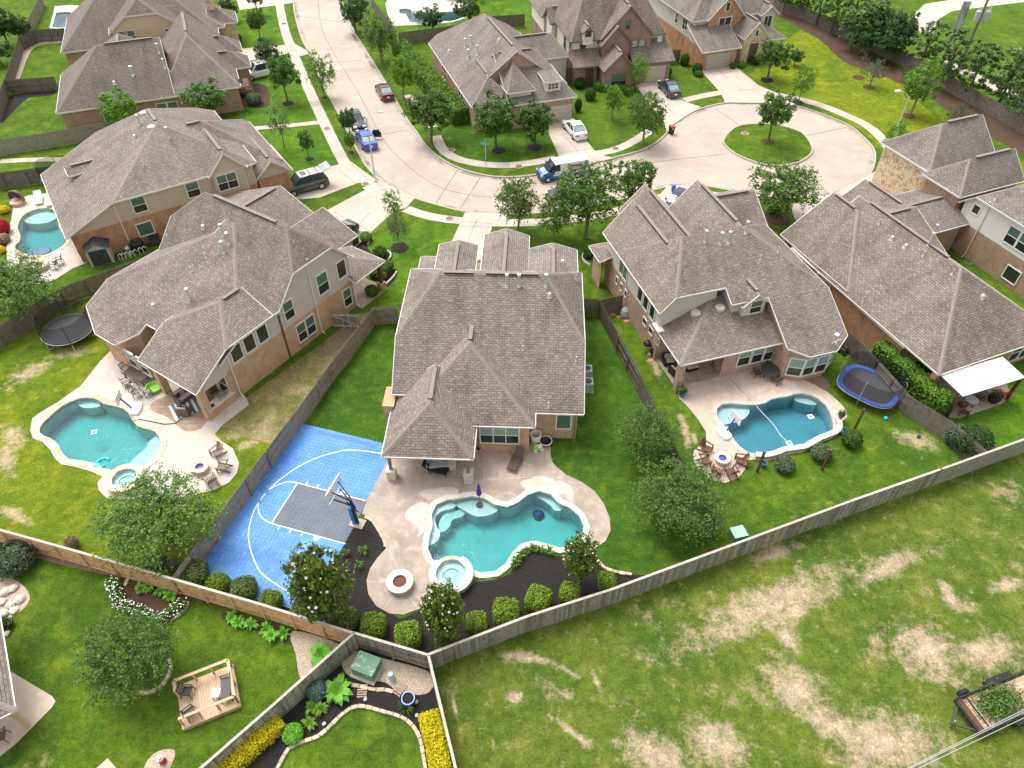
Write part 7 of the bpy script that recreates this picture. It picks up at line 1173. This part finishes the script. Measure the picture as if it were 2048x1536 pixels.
for i, (x, y, s_) in enumerate(((12,1185,.7),(28,1178,.6),(40,1200,.7),(22,1212,.6),(6,1205,.5),(30,1222,.55),(10,1228,.6),(14,1268,.5),(2,1285,.5),(0,1160,.4))):
    mb = MB().ball((0, 0, .12), s_ / 2, 8, sz=.5); mb.v = [(p[0] * (1 + rr.uniform(-.2, .2)), p[1] * (1 + rr.uniform(-.2, .2)), max(0, p[2])) for p in mb.v]; solo("garden_rock", mb.mesh("rock", W_["flag_white"], uv=False), "pale flat rock in the left edge rock garden, %s one" % OR[i], "rock", G(x, y), rr.uniform(0, 6), "rocks in the rock garden")
t = thing("lighthouse_ornament", "small red and white garden ornament on the pebble bed", "ornament", G(327,1524)); part(t, "tower", MB().lathe([(.2, 0), (.14, .5), (.001, .5)], 12).mesh("t", W_["red"])); part(t, "lantern", MB().lathe([(.17, .5), (.17, .58), (.12, .6), (.12, .75), (.001, .85)], 12).mesh("l", W_["white"]))
chair("dark wicker chair at the lower left patio edge", (8,1478), (-40,1490), "wicker", "wicker", None)
# lower middle garden
t = thing("transformer_box", "mottled green utility box with pale pad behind the grey fence", "utility box", G(735,1342), R(-20)); part(t, "pad", MB().box(0, 0, 0, 1.55, 1.35, .12).mesh("p", W_["concrete"])); part(t, "case", MB().box(0, .05, .12, 1.35, 1.1, .75).mesh("c", W_["util_green"])); part(t, "lid", MB().box(0, .05, .87, 1.42, 1.16, .06).mesh("l", W_["util_green"]))
t = thing("cable_pedestal", "mint green cable pedestal on the gravel bed", "pedestal", G(784,1358)); part(t, "post", MB().lathe([(.17, 0), (.17, .65), (.12, .72), (.001, .73)], 14).mesh("p", W_["mint"])); part(t, "band", MB().lathe([(.18, .5), (.18, .54)], 14).mesh("b", W_["util_green"]))
for i, (x, y) in enumerate(((731,1400),(649,1449),(575,1486),(834,1432),(833,1405))): t = thing("solar_light", "small grey solar stake light in the lower dark bed, %s listed from the border" % OR[i], "garden light", G(x, y), 0, "solar lights in the lower bed"); part(t, "lens", MB().lathe([(.001, .16), (.1, .15), (.12, .1)], 12).mesh("l", W_["cushion_grey"])); part(t, "stake", MB().tube([(0, 0, 0), (0, 0, .12)], .02).mesh("s", W_["black"]))
for i, (x, y, a) in enumerate(((725,1382,.05), (800,1378,-.55))):
    t = thing("brick_stack", ("left" if i == 0 else "right") + " low stack of thin bricks at the stone border", "bricks", G(x, y), a, "brick stacks in the lower bed")
    for k in range(6): part(t, "brick", MB().box(0, -.35 + k * .13, .02 + (k % 2) * .02, .55, .08, .07).mesh("b", W_["brick_mix"]))
t = thing("green_cabinet", "dark green electrical cabinet by the left fence corner", "cabinet", G(351,1136), .6); part(t, "case", MB().box(0, 0, 0, .55, .45, .5).mesh("c", W_["util_green"])); part(t, "lid", MB().box(0, 0, .5, .6, .5, .06).mesh("l", W_["dark_grey"]))
# ================================================================== vehicles and street furniture
def paint(k, c, metal=.25): mk(k, c, .3, metal=metal, spec=.5, coat=.6)
paint("p_maroon", (.10, .012, .018)); paint("p_blue", (.02, .10, .46)); paint("p_black", (.012, .013, .018)); paint("p_white", (.78, .78, .77), 0); paint("p_grey", (.055, .055, .07)); paint("p_suv", (.085, .09, .08)); paint("p_van", (.02, .14, .42), 0); paint("p_navy", (.012, .02, .06)); mk("car_glass", (.03, .045, .055), .06, spec=.9); mk("rear_glass", (.22, .28, .30), .08, spec=.9); mk("tyre", (.018, .018, .018), .8); mk("rim", (.55, .55, .56), .35, metal=.7); mk("tail", (.35, .01, .015), .3); mk("lamp_l", (.75, .75, .72), .2); mk("plate", (.75, .75, .74), .5)
def loft(secs, m=0, cap=True):
    mb = MB(); n = len(secs[0])
    for s_ in secs: mb.v += [tuple(p) for p in s_]
    for i in range(len(secs) - 1):
        for j in range(n): mb.f.append((i * n + j, i * n + (j + 1) % n, (i + 1) * n + (j + 1) % n, (i + 1) * n + j)); mb.m.append(m)
    if cap: mb.f.append(tuple(range(n))[::-1]); mb.f.append(tuple((len(secs) - 1) * n + j for j in range(n))); mb.m += [m, m]
    return mb
def sec(y, hw, zt, zb=.22, crown=.03): return [V((-hw * .9, y, zb)), V((-hw, y, zb + .22)), V((-hw * .985, y, zt * .8)), V((-hw * .88, y, zt)), V((0, y, zt + crown)), V((hw * .88, y, zt)), V((hw * .985, y, zt * .8)), V((hw, y, zb + .22)), V((hw * .9, y, zb))]
def car(label, px, to, color, kind="sedan", hatch=False, door=False, name="parked_car", z=0, group=None):
    """local +y is the nose"""
    L, W, H = {"sedan": (4.8, 1.82, 1.45), "coupe": (4.75, 1.9, 1.36), "suv": (5.1, 2.0, 1.88)}[kind]; hw = W / 2; f, r = L / 2, -L / 2; big = kind == "suv"; zb = 1.12 if big else .92; t = thing(name, label, "car", G(*px, z), facing(px, to), group)
    st_ = [(f, .72, .50), (f - .06, .84, .62), (f - .25, .93, zb * .78), (f - 1.0, .99, zb * .93), (f - 1.35, 1, zb), (0, 1, zb + .01), (r + 1.0, 1, zb + .03), (r + .45, .98, zb + (.06 if big else .08)), (r + .1, .9, zb + (.02 if big else .03)), (r, .8, zb * .72)]
    part(t, "body", loft([sec(y, hw * k, zt) for y, k, zt in st_][::-1]).mesh("body", W_[color], uv=False, smooth=False))
    c0_, c1_, c2_, c3_ = (f - 1.25, f - 2.0, r + .55, r + .12) if big else (f - 1.3, f - 2.15, r + 1.45, r + .62); zr = H
    def cs(y, b, tt, z0, z1): return [V((-hw * b, y, z0)), V((-hw * tt, y, z1)), V((0, y, z1 + .03)), V((hw * tt, y, z1)), V((hw * b, y, z0))]
    part(t, "windows", loft([cs(c3_, .84, .8, zb - .02, zb + .02), cs(c2_, .89, .72, zb - .02, zr - .03), cs((c1_ + c2_) / 2, .9, .74, zb - .02, zr), cs(c1_, .89, .72, zb - .02, zr - .04), cs(c0_, .84, .8, zb - .05, zb)]).mesh("win", W_["car_glass"], uv=False))
    part(t, "roof_panel", loft([[V((-hw * .73, y, zz)), V((-hw * .74, y, zz + .03)), V((0, y, zz + .06)), V((hw * .74, y, zz + .03)), V((hw * .73, y, zz))] for y, zz in ((c2_ - .02, zr - .03), ((c1_ + c2_) / 2, zr), (c1_ + .02, zr - .04))]).mesh("roof", W_["cushion_grey" if big else color], uv=False))
    for s_ in (-1, 1):
        pm = MB(); pts = [((s_ * hw * .86, c0_, zb), (s_ * hw * .735, c1_, zr - .03)), ((s_ * hw * .86, c3_ + .08, zb + .01), (s_ * hw * .735, c2_, zr - .03)), ((s_ * hw * .9, (c1_ + c2_) / 2 - .1, zb), (s_ * hw * .75, (c1_ + c2_) / 2 - .1, zr))]
        for a, b in pts: pm.beam(a, b, .09, .07)
        part(t, "pillars", pm.mesh("pl", W_[color], uv=False)); part(t, "mirror", MB().box(s_ * (hw + .1), c0_ - .35, zb, .2, .12, .15).mesh("mi", W_[color])); part(t, "headlight", MB().box(s_ * hw * .62, f - .17, zb * .62, .42, .3, .15, -s_ * .35).mesh("hl", W_["lamp_l"])); part(t, "taillight", MB().box(s_ * hw * .66, r + .1, zb * .74, .46, .16, .16, s_ * .2).mesh("tl", W_["tail"])); part(t, "door_handle", MB().box(s_ * hw * .995, -.55, zb * .86, .04, .18, .03).mesh("dh", W_["rim"]))
    part(t, "rear_window", MB().poly([(-hw * .66, c2_ - .07, zr - .09), (hw * .66, c2_ - .07, zr - .09), (hw * .74, c3_ - .0, zb + .07), (-hw * .74, c3_ - .0, zb + .07)][::-1]).move((0, -.03, .03)).mesh("rw", W_["rear_glass"], uv=False)); part(t, "license_plate", MB().box(0, r - .005, zb * .62, .36, .03, .18).mesh("lp", W_["plate"]))
    R0 = .38 if big else .33
    for sx in (-1, 1):
        for y in (f - .92, r + .98):
            wo = part(t, "wheel", cached(("tyre", R0), lambda: MB().tube([(-.11, 0, 0), (.11, 0, 0)], R0, 18).mesh("tyre", W_["tyre"])), (sx * (hw - .1), y, R0)); part(wo, "rim", cached(("rim", R0, sx), lambda: MB().lathe([(.001, 0), (R0 * .62, .0), (R0 * .62, -.02)], 14).move(M=Matrix.Rotation(sx * pi / 2, 4, 'Y')).move((sx * .118, 0, 0)).mesh("rim", W_["rim"])))
    if big:
        part(t, "sunroof", MB().box(-.0, c1_ - .55, zr + .045, .75, .55, .02).mesh("sr", W_["car_glass"])); rk = MB()
        for y in (c2_ + .5, (c1_ + c2_) / 2 + .1): rk.beam((-hw * .72, y, zr + .08), (hw * .72, y, zr + .08), .06, .03)
        part(t, "roof_bar", rk.mesh("rb", W_["black"]))
    if hatch: ho = part(t, "tailgate", MB().beam((0, c2_ - .05, zr + .04), (0, c2_ - 1.05, zr + .32), W * .78, .07).mesh("tg", W_["cushion_grey"])); part(ho, "tailgate_window", MB().beam((0, c2_ - .1, zr + .1), (0, c2_ - .55, zr + .23), W * .62, .05).mesh("tw", W_["rear_glass"]))
    if door: do = part(t, "open_door", MB().beam((hw, .75, .6), (hw + 1.0, .35, .6), .1, .68).mesh("od", W_["p_navy"])); part(do, "door_window", MB().beam((hw + .1, .72, 1.05), (hw + .85, .42, 1.05), .04, .3).mesh("dw", W_["car_glass"]))
    return t
ZS = -.13
car("maroon sedan parked at the right kerb of the street", (770,190), (745,145), "p_maroon", z=ZS); car("bright blue coupe with its driver door open at the left kerb", (734,286), (712,246), "p_blue", "coupe", door=True, z=ZS); car("black sedan nose to nose behind the blue coupe", (713,248), (735,290), "p_black", z=ZS); car("white sedan standing in the corner house's driveway", (1149,266), (1112,222), "p_white", z=.02); car("dark grey sedan in the red brick house's driveway", (1337,184), (1303,146), "p_grey", z=.02); car("olive grey SUV with raised tailgate in the tan house's driveway", (612,378), (560,392), "p_suv", "suv", hatch=True, z=.02); car("black sedan tail showing beyond the grey house's garage roof", (676,478), (640,500), "p_black", z=.02); car("white pickup like car behind the upper left tree", (522,152), (480,162), "p_white", "suv", z=.02); car("black SUV parked on the street behind the large tree", (1138,398), (1080,405), "p_black", "suv", z=ZS); car("dark car in the driveway beyond the pointed roofs", (1352,412), (1330,440), "p_navy", z=.02)
# service van
def text_mesh(s, size, m, bold=0):
    cu_ = bpy.data.curves.new("t", 'FONT'); cu_.body = s; cu_.size = size; cu_.align_x = 'CENTER'; cu_.align_y = 'CENTER'; cu_.extrude = .004; cu_.offset = bold; ob = bpy.data.objects.new("t", cu_); LINK(ob); dg = bpy.context.evaluated_depsgraph_get(); me = bpy.data.meshes.new_from_object(ob.evaluated_get(dg)); bpy.data.objects.remove(ob); bpy.data.curves.remove(cu_); me.materials.clear(); me.materials.append(W_[m]); return me
vp = (1123,352); vt = thing("service_van", "blue fronted white service van lettered Dynamic at the far kerb", "van", G(*vp, ZS), facing(vp, (1075,360))); hw = 1.0
def vs_(y, w_, zt, zb=.35): return [V((-hw * w_ * .95, y, zb)), V((-hw * w_, y, zb + .3)), V((-hw * w_ * .97, y, zt * .62)), V((-hw * w_ * .84, y, zt * .95)), V((-hw * w_ * .6, y, zt)), V((hw * w_ * .6, y, zt)), V((hw * w_ * .84, y, zt * .95)), V((hw * w_ * .97, y, zt * .62)), V((hw * w_, y, zb + .3)), V((hw * w_ * .95, y, zb))]
part(vt, "cargo_body", loft([vs_(-2.95, .94, 2.02), vs_(-2.85, .98, 2.1), vs_(.9, .98, 2.12), vs_(1.15, .97, 2.08)]).mesh("cb", W_["p_white"], uv=False)); part(vt, "cab", loft([vs_(.55, .99, 1.28), vs_(1.9, .98, 1.22), vs_(2.6, .93, 1.08), vs_(2.78, .88, .95)]).mesh("cab", W_["p_van"], uv=False)); part(vt, "lower_panel", loft([[V((x * hw, y, z)) for x, z in ((-1.0, .32), (-1.012, .62), (-1.0, .80), (1.0, .80), (1.012, .62), (1.0, .32))] for y in (-2.94, .6)]).mesh("lp", W_["p_van"], uv=False))
part(vt, "windshield", MB().poly([(-.8, 1.95, 1.24), (.8, 1.95, 1.24), (.62, 1.17, 2.02), (-.62, 1.17, 2.02)]).move((0, .02, .02)).mesh("ws", W_["car_glass"], uv=False))
part(vt, "cab_shell", loft([[V((-.82, y, 1.2)), V((-w_, y, z)), V((w_, y, z)), V((.82, y, 1.2))] for y, w_, z in ((1.1, .78, 2.05), (1.17, .72, 2.02), (1.93, .8, 1.25))]).mesh("cs", W_["car_glass"], uv=False))
for s_ in (-1, 1):
    part(vt, "side_window", MB().poly([(s_ * 1.0, .55, 1.25), (s_ * 1.0, 1.6, 1.25), (s_ * .84, 1.15, 1.92), (s_ * .86, .55, 1.92)]).mesh("sw", W_["car_glass"], uv=False)); part(vt, "headlight", MB().box(s_ * .72, 2.66, .78, .3, .2, .18).mesh("hl", W_["lamp_l"])); part(vt, "mirror", MB().box(s_ * 1.14, 1.5, 1.25, .2, .1, .28).mesh("m", W_["black"]))
    for k, (c_, z0, z1, y0, y1) in enumerate((("red", .82, .90, .6, -1.4), ("p_navy", .92, 1.0, .3, -2.0), ("red", 1.04, 1.1, -.3, -2.6), ("p_van", 1.15, 1.3, -1.8, -2.9))): part(vt, "stripe", MB().poly([(s_ * 1.003, y0, z0), (s_ * 1.003, y1, z1 + .05), (s_ * 1.003, y1, z1 + .16), (s_ * 1.003, y0, z0 + .07)]).mesh("st", W_[c_], uv=False))
    for y in (2.0, -1.6): wo = part(vt, "wheel", MB().tube([(-.13, 0, 0), (.13, 0, 0)], .37, 18).mesh("w", W_["tyre"]), (s_ * .9, y, .37)); part(wo, "rim", MB().lathe([(.001, .0), (.22, .0), (.22, -.02)], 14).move(M=Matrix.Rotation(s_ * pi / 2, 4, 'Y')).move((s_ * .138, 0, 0)).mesh("r", W_["rim"]))
part(vt, "bumper", MB().box(0, 2.78, .38, 1.9, .16, .22).mesh("b", W_["dark_grey"])); part(vt, "grille", MB().box(0, 2.77, .68, 1.0, .06, .22).mesh("g", W_["black"])); part(vt, "hood_emblem", MB().box(0, 2.3, 1.17, .75, .45, .02, tilt=Matrix.Rotation(-.2, 3, 'X')).mesh("he", W_["white"]))
def letter(par, s, size, m, y, z, side, x=1.0, lean=.16, name="lettering", bold=0):
    o = part(par, name, text_mesh(s, size, m, bold)); up_ = V((-side * lean, 0, 1)).normalized(); r_ = V((0, side, 0)); n_ = r_.cross(up_); o.matrix_local = Matrix((r_, up_, n_)).transposed().to_4x4(); o.location = (side * x, y, z)
for side in (1, -1):
    letter(vt, "Dynamic", .52, "p_navy", -1.25, 1.66, side, .945, bold=.01); letter(vt, "AIR CONDITIONING", .2, "dark_grey", -1.25, 1.36, side, .985); letter(vt, "& HEATING", .2, "dark_grey", -1.3, 1.13, side, 1.006, .05); o = part(vt, "globe_emblem", MB().lathe([(.001, .03), (.2, .02), (.24, 0)], 18).move(M=Matrix.Rotation(side * (pi / 2 - .16), 4, 'Y')).move((side * .93, .12 if side == 1 else -2.62, 1.62)).mesh("ge", W_["blue_pad"])); part(vt, "door_sign", MB().box(side * 1.012, 1.0, .72, .012, .7, .14).box(side * 1.012, 1.0, .92, .012, .5, .24).mesh("ds", W_["white"]))
# trailer
tp = G(1962,1437); tr = thing("utility_trailer", "black flat trailer loaded with cut branches at the lower right edge", "trailer", tp, facing((1962,1437), (1925,1450)) ); ax = G(1960,1462) - G(1912,1400)
t2 = [G(1912,1400,.6), G(1960,1468,.6), G(2110,1405,.6), G(2065,1340,.6)]; tu = ((t2[3] - t2[0]) + (t2[2] - t2[1])).normalized(); tr.rotation_euler = (0, 0, atan2(tu.y, tu.x)); tc_ = sum(t2, V((0, 0, 0))) / 4; tr.location = (tc_.x, tc_.y, 0); TL_, TW_ = (t2[3] - t2[0]).length, (t2[1] - t2[0]).length
for i in range(int(TW_ / .2)): part(tr, "floor_plank", MB().box(0, -TW_ / 2 + (i + .5) * .2, .55, TL_, .185, .04).mesh("fp", W_["wood_deck"]))
for s_ in (-1, 1): part(tr, "side_rail", MB().box(0, s_ * TW_ / 2, .5, TL_, .1, .16).box(0, s_ * TW_ / 2, .92, TL_, .07, .07).mesh("sr", W_["black"])); part(tr, "fender", MB().box(.4, s_ * (TW_ / 2 + .2), .72, 1.9, .32, .06).mesh("fd", W_["black"]))
part(tr, "front_board", MB().box(-TL_ / 2 + .25, 0, .6, .3, TW_, .06).mesh("fb", W_["wood_brown"])); part(tr, "header_plank", MB().box(-TL_ / 2 + .75, .1, .6, .14, TW_ * .6, .08).mesh("hp", W_["wood_cap"])); part(tr, "front_rail", MB().box(-TL_ / 2, 0, .5, .1, TW_, .16).box(-TL_ / 2 + .5, 0, .92, .06, TW_, .06).mesh("fr", W_["black"])); part(tr, "tongue", MB().beam((-TL_ / 2, -.7, .5), (-TL_ / 2 - 1.0, 0, .45), .09).beam((-TL_ / 2, .7, .5), (-TL_ / 2 - 1.0, 0, .45), .09).mesh("tg", W_["dark_grey"])); part(tr, "jack", MB().tube([(-TL_ / 2 - .9, 0, .0), (-TL_ / 2 - .9, 0, .8)], .05).mesh("jk", W_["metal"]))
for x in (0, .85):
    for s_ in (-1, 1): part(tr, "wheel", MB().tube([(x, s_ * (TW_ / 2 + .1), .34), (x, s_ * (TW_ / 2 + .32), .34)], .34, 16).mesh("w", W_["tyre"]))
part(tr, "spare_wheel", MB().tube([(-TL_ / 2 + .75, TW_ / 2 + .12, .6), (-TL_ / 2 + .75, TW_ / 2 + .32, .6)], .34, 16).mesh("w", W_["tyre"]))
bp_ = thing("branch_pile", "pile of cut green branches heaped on the trailer", "branches", V((tc_.x, tc_.y, .6)), atan2(tu.y, tu.x)); rr = random.Random(2); fm, bm_ = MB(), MB()
for i in range(26): a = V((rr.uniform(-1.5, .8), rr.uniform(-.8, .8), rr.uniform(.05, .3))); b = a + V((rr.uniform(-1.4, 1.4), rr.uniform(-.5, .5), rr.uniform(0, .35))); bm_.tube([a, a.lerp(b, .5) + rdir(rr) * .1, b], [.03, .022, .008], 5)
for i in range(3800): leafquad(fm, V((rr.gauss(-.5, .65), rr.gauss(0, .42), abs(rr.gauss(.12, .16)))), (rdir(rr) + V((0, 0, .8))).normalized(), rr.uniform(.05, .12), rr)
part(bp_, "foliage", fm.mesh("f", W_["leaf_elm"], uv=False)); part(bp_, "branch", bm_.mesh("b", W_["bark_pale"], uv=False))
for i, (a, b) in enumerate((((1835,1527),(2056,1415)), ((1835,1530),(2056,1420)), ((1835,1538),(2056,1432)))): p, q = G(*a, 9.0), G(*b, 9.0); d = q - p; solo("power_line", MB().tube([p - d * 2.5 + V((0, 0, .6)), p, q, q + d * 3 + V((0, 0, .6))], .018, 5).mesh("pl", W_["metal"]), ("upper", "middle", "lowest")[i] + " of three overhead wires crossing the lower right corner", "wire", group="overhead wires")
# lamp posts
def lamp(label, base, head, h):
    t = thing("street_lamp", label, "street lamp", base); hd = V((head.x - base.x, head.y - base.y, 0)); hd = hd.normalized() * min(hd.length, 2.2); part(t, "pole", MB().tube([(0, 0, -.05), (0, 0, h)], [.11, .06], 10).mesh("p", W_["vent_metal"])); part(t, "base_plate", MB().lathe([(.22, 0), (.2, .25), (.12, .3)], 12).mesh("b", W_["vent_metal"])); part(t, "arm", MB().tube([V((0, 0, h - .25)), hd * .2 + V((0, 0, h + .3)), hd * .55 + V((0, 0, h + .62)), hd * .85 + V((0, 0, h + .7))], .035, 6).mesh("a", W_["vent_metal"]))
    part(t, "lamp_head", MB().beam(hd * .82 + V((0, 0, h + .7)), hd * 1.12 + V((0, 0, h + .68)), .28, .16).mesh("lh", W_["white"]))
b_ = G(751,363); lamp("tall grey street lamp at the driveway beside the blue coupe", b_, G(762,222,8.2), 7.4); T_ = G(1818.5,194,7.4); lamp("tall grey street lamp on the right of the cul-de-sac", V((T_.x, T_.y, 0)), G(1795,182,8.1), 7.4); lamp("tall grey street lamp cut by the top edge of the street", G(739.5,63), G(780,-40,8), 7.4)
t = thing("street_sign", "green street name blade on a thin pole at the corner", "street sign", G(972,334), 0); part(t, "pole", MB().tube([(0, 0, 0), (0, 0, 2.75)], .035).mesh("p", W_["vent_metal"])); bl = part(t, "blade", MB().box(0, 0, 2.72, 1.25, .03, .3).mesh("b", mk("sign_green", (.02, .36, .22), .5))); bl.rotation_euler = (0, 0, R(-8)); o = part(bl, "lettering", text_mesh("Vista Manor", .2, "white")); o.rotation_euler = (pi / 2, 0, 0); o.location = (0, -.022, 2.87); bl2 = part(t, "cross_blade", MB().box(0, 0, 3.03, .03, 1.2, .28).mesh("b2", W_["sign_green"])); bl2.rotation_euler = (0, 0, R(-8))
t = thing("trash_bin", "black wheeled bin with red lid at the cul-de-sac kerb", "trash bin", G(1342,268, ZS), R(20)); part(t, "body", loft([[V((x * k, y * k, z)) for x, y in ((-.28, -.3), (.28, -.3), (.28, .3), (-.28, .3))] for k, z in ((.82, .08), (1, 1.0))]).mesh("b", W_["black"], uv=False)); part(t, "lid", MB().box(0, 0, 1.0, .62, .68, .08).mesh("l", W_["red"])); part(t, "label_plate", MB().box(0, -.31, .72, .28, .02, .12).mesh("lb", W_["white"]))
for x in (-.25, .25): part(t, "wheel", MB().tube([(x, .3, .12), (x * 1.2, .3, .12)], .12, 10).mesh("w", W_["tyre"]))
t = thing("kerb_bin", "small blue bin with a white bag on the cul-de-sac verge", "bin", G(1346,382), 0); part(t, "body", MB().box(0, 0, 0, .4, .4, .75).mesh("b", W_["blue_pad"])); part(t, "bag", MB().ball((.45, 0, .15), .22, 8, sz=.7).mesh("g", W_["white"]))
# national flag on a slanted staff
fo = h4.l2w(21.2, 1.4); t = thing("flag", "striped red white and blue flag on a house staff at the upper left", "flag", V((fo.x, fo.y, 2.6)), R(25)); part(t, "staff", MB().tube([(0, 0, -.1), (.6, -.15, 1.1)], .02).mesh("s", W_["white"]))
for i in range(13): part(t, "stripe", MB().box(.75 + .0 * i, -.18, .95 - i * .085, 1.25, .015, .084).mesh("st", W_["red" if i % 2 == 0 else "white"]))
ca = part(t, "canton", MB().box(.38, -.18, .44, .5, .03, .595).mesh("ca", W_["cushion_navy"])); sm_ = MB()
for i in range(5):
    for j in range(4): sm_.box(.18 + i * .1, -.2, .5 + j * .13, .035, .01, .035)
part(ca, "stars", sm_.mesh("stars", W_["white"]), kind="stuff")
# utility poles
def upole(label, px, top, h, kind):
    t = thing("utility_pole", label, "utility pole", G(*px)); part(t, "pole", MB().tube([(0, 0, 0), (0, 0, h)], [.2, .14], 10).mesh("p", W_["wood_green"]))
    if kind == "bank":
        for x in (-.62, .62): c = part(t, "transformer", MB().lathe([(.001, h - 4.9), (.36, h - 4.9), (.38, h - 4.8), (.38, h - 3.6), (.3, h - 3.5), (.001, h - 3.45)], 14, (x, -.25, 0)).mesh("tr", W_["cushion_grey"])); part(c, "bushing", MB().lathe([(.07, h - 3.5), (.05, h - 3.0), (.001, h - 3.0)], 8, (x - .15, -.25, 0)).lathe([(.07, h - 3.5), (.05, h - 3.0), (.001, h - 3.0)], 8, (x + .15, -.25, 0)).mesh("bu", W_["white"]))
        part(t, "crossarm", MB().beam((-1.2, 0, h - .4), (1.2, 0, h - .4), .12).mesh("ca", W_["wood_grey"]))
    else: c = part(t, "riser_panel", MB().box(0, -.28, h - 3.6, .75, .25, 3.4).mesh("rp", W_["cushion_grey"])); part(t, "side_stile", MB().box(-.42, -.2, h - 5.5, .12, .3, 5.4).box(.42, -.2, h - 5.5, .12, .3, 5.4).mesh("ss", W_["wood_green"])); part(c, "cable", MB().tube([(-.2, -.45, h - .5), (-.1, -.5, h - 1.6), (.25, -.45, h - .7), (.3, -.45, h - 2.2)], .03, 5).mesh("cb", W_["black"])); part(t, "cap", MB().lathe([(.5, h - .15), (.5, h + .05), (.001, h + .12)], 14, (0, -.1, 0)).mesh("cp", W_["white"]))
upole("utility pole with a bank of grey transformers beyond the pines", (1916,140), None, 11.5, "bank"); p_ = G(1912,30,9.5); t_ = (1888,150); upole("utility pole with a pale cable panel beyond the pines", (1880,135), None, 9.0, "panel")
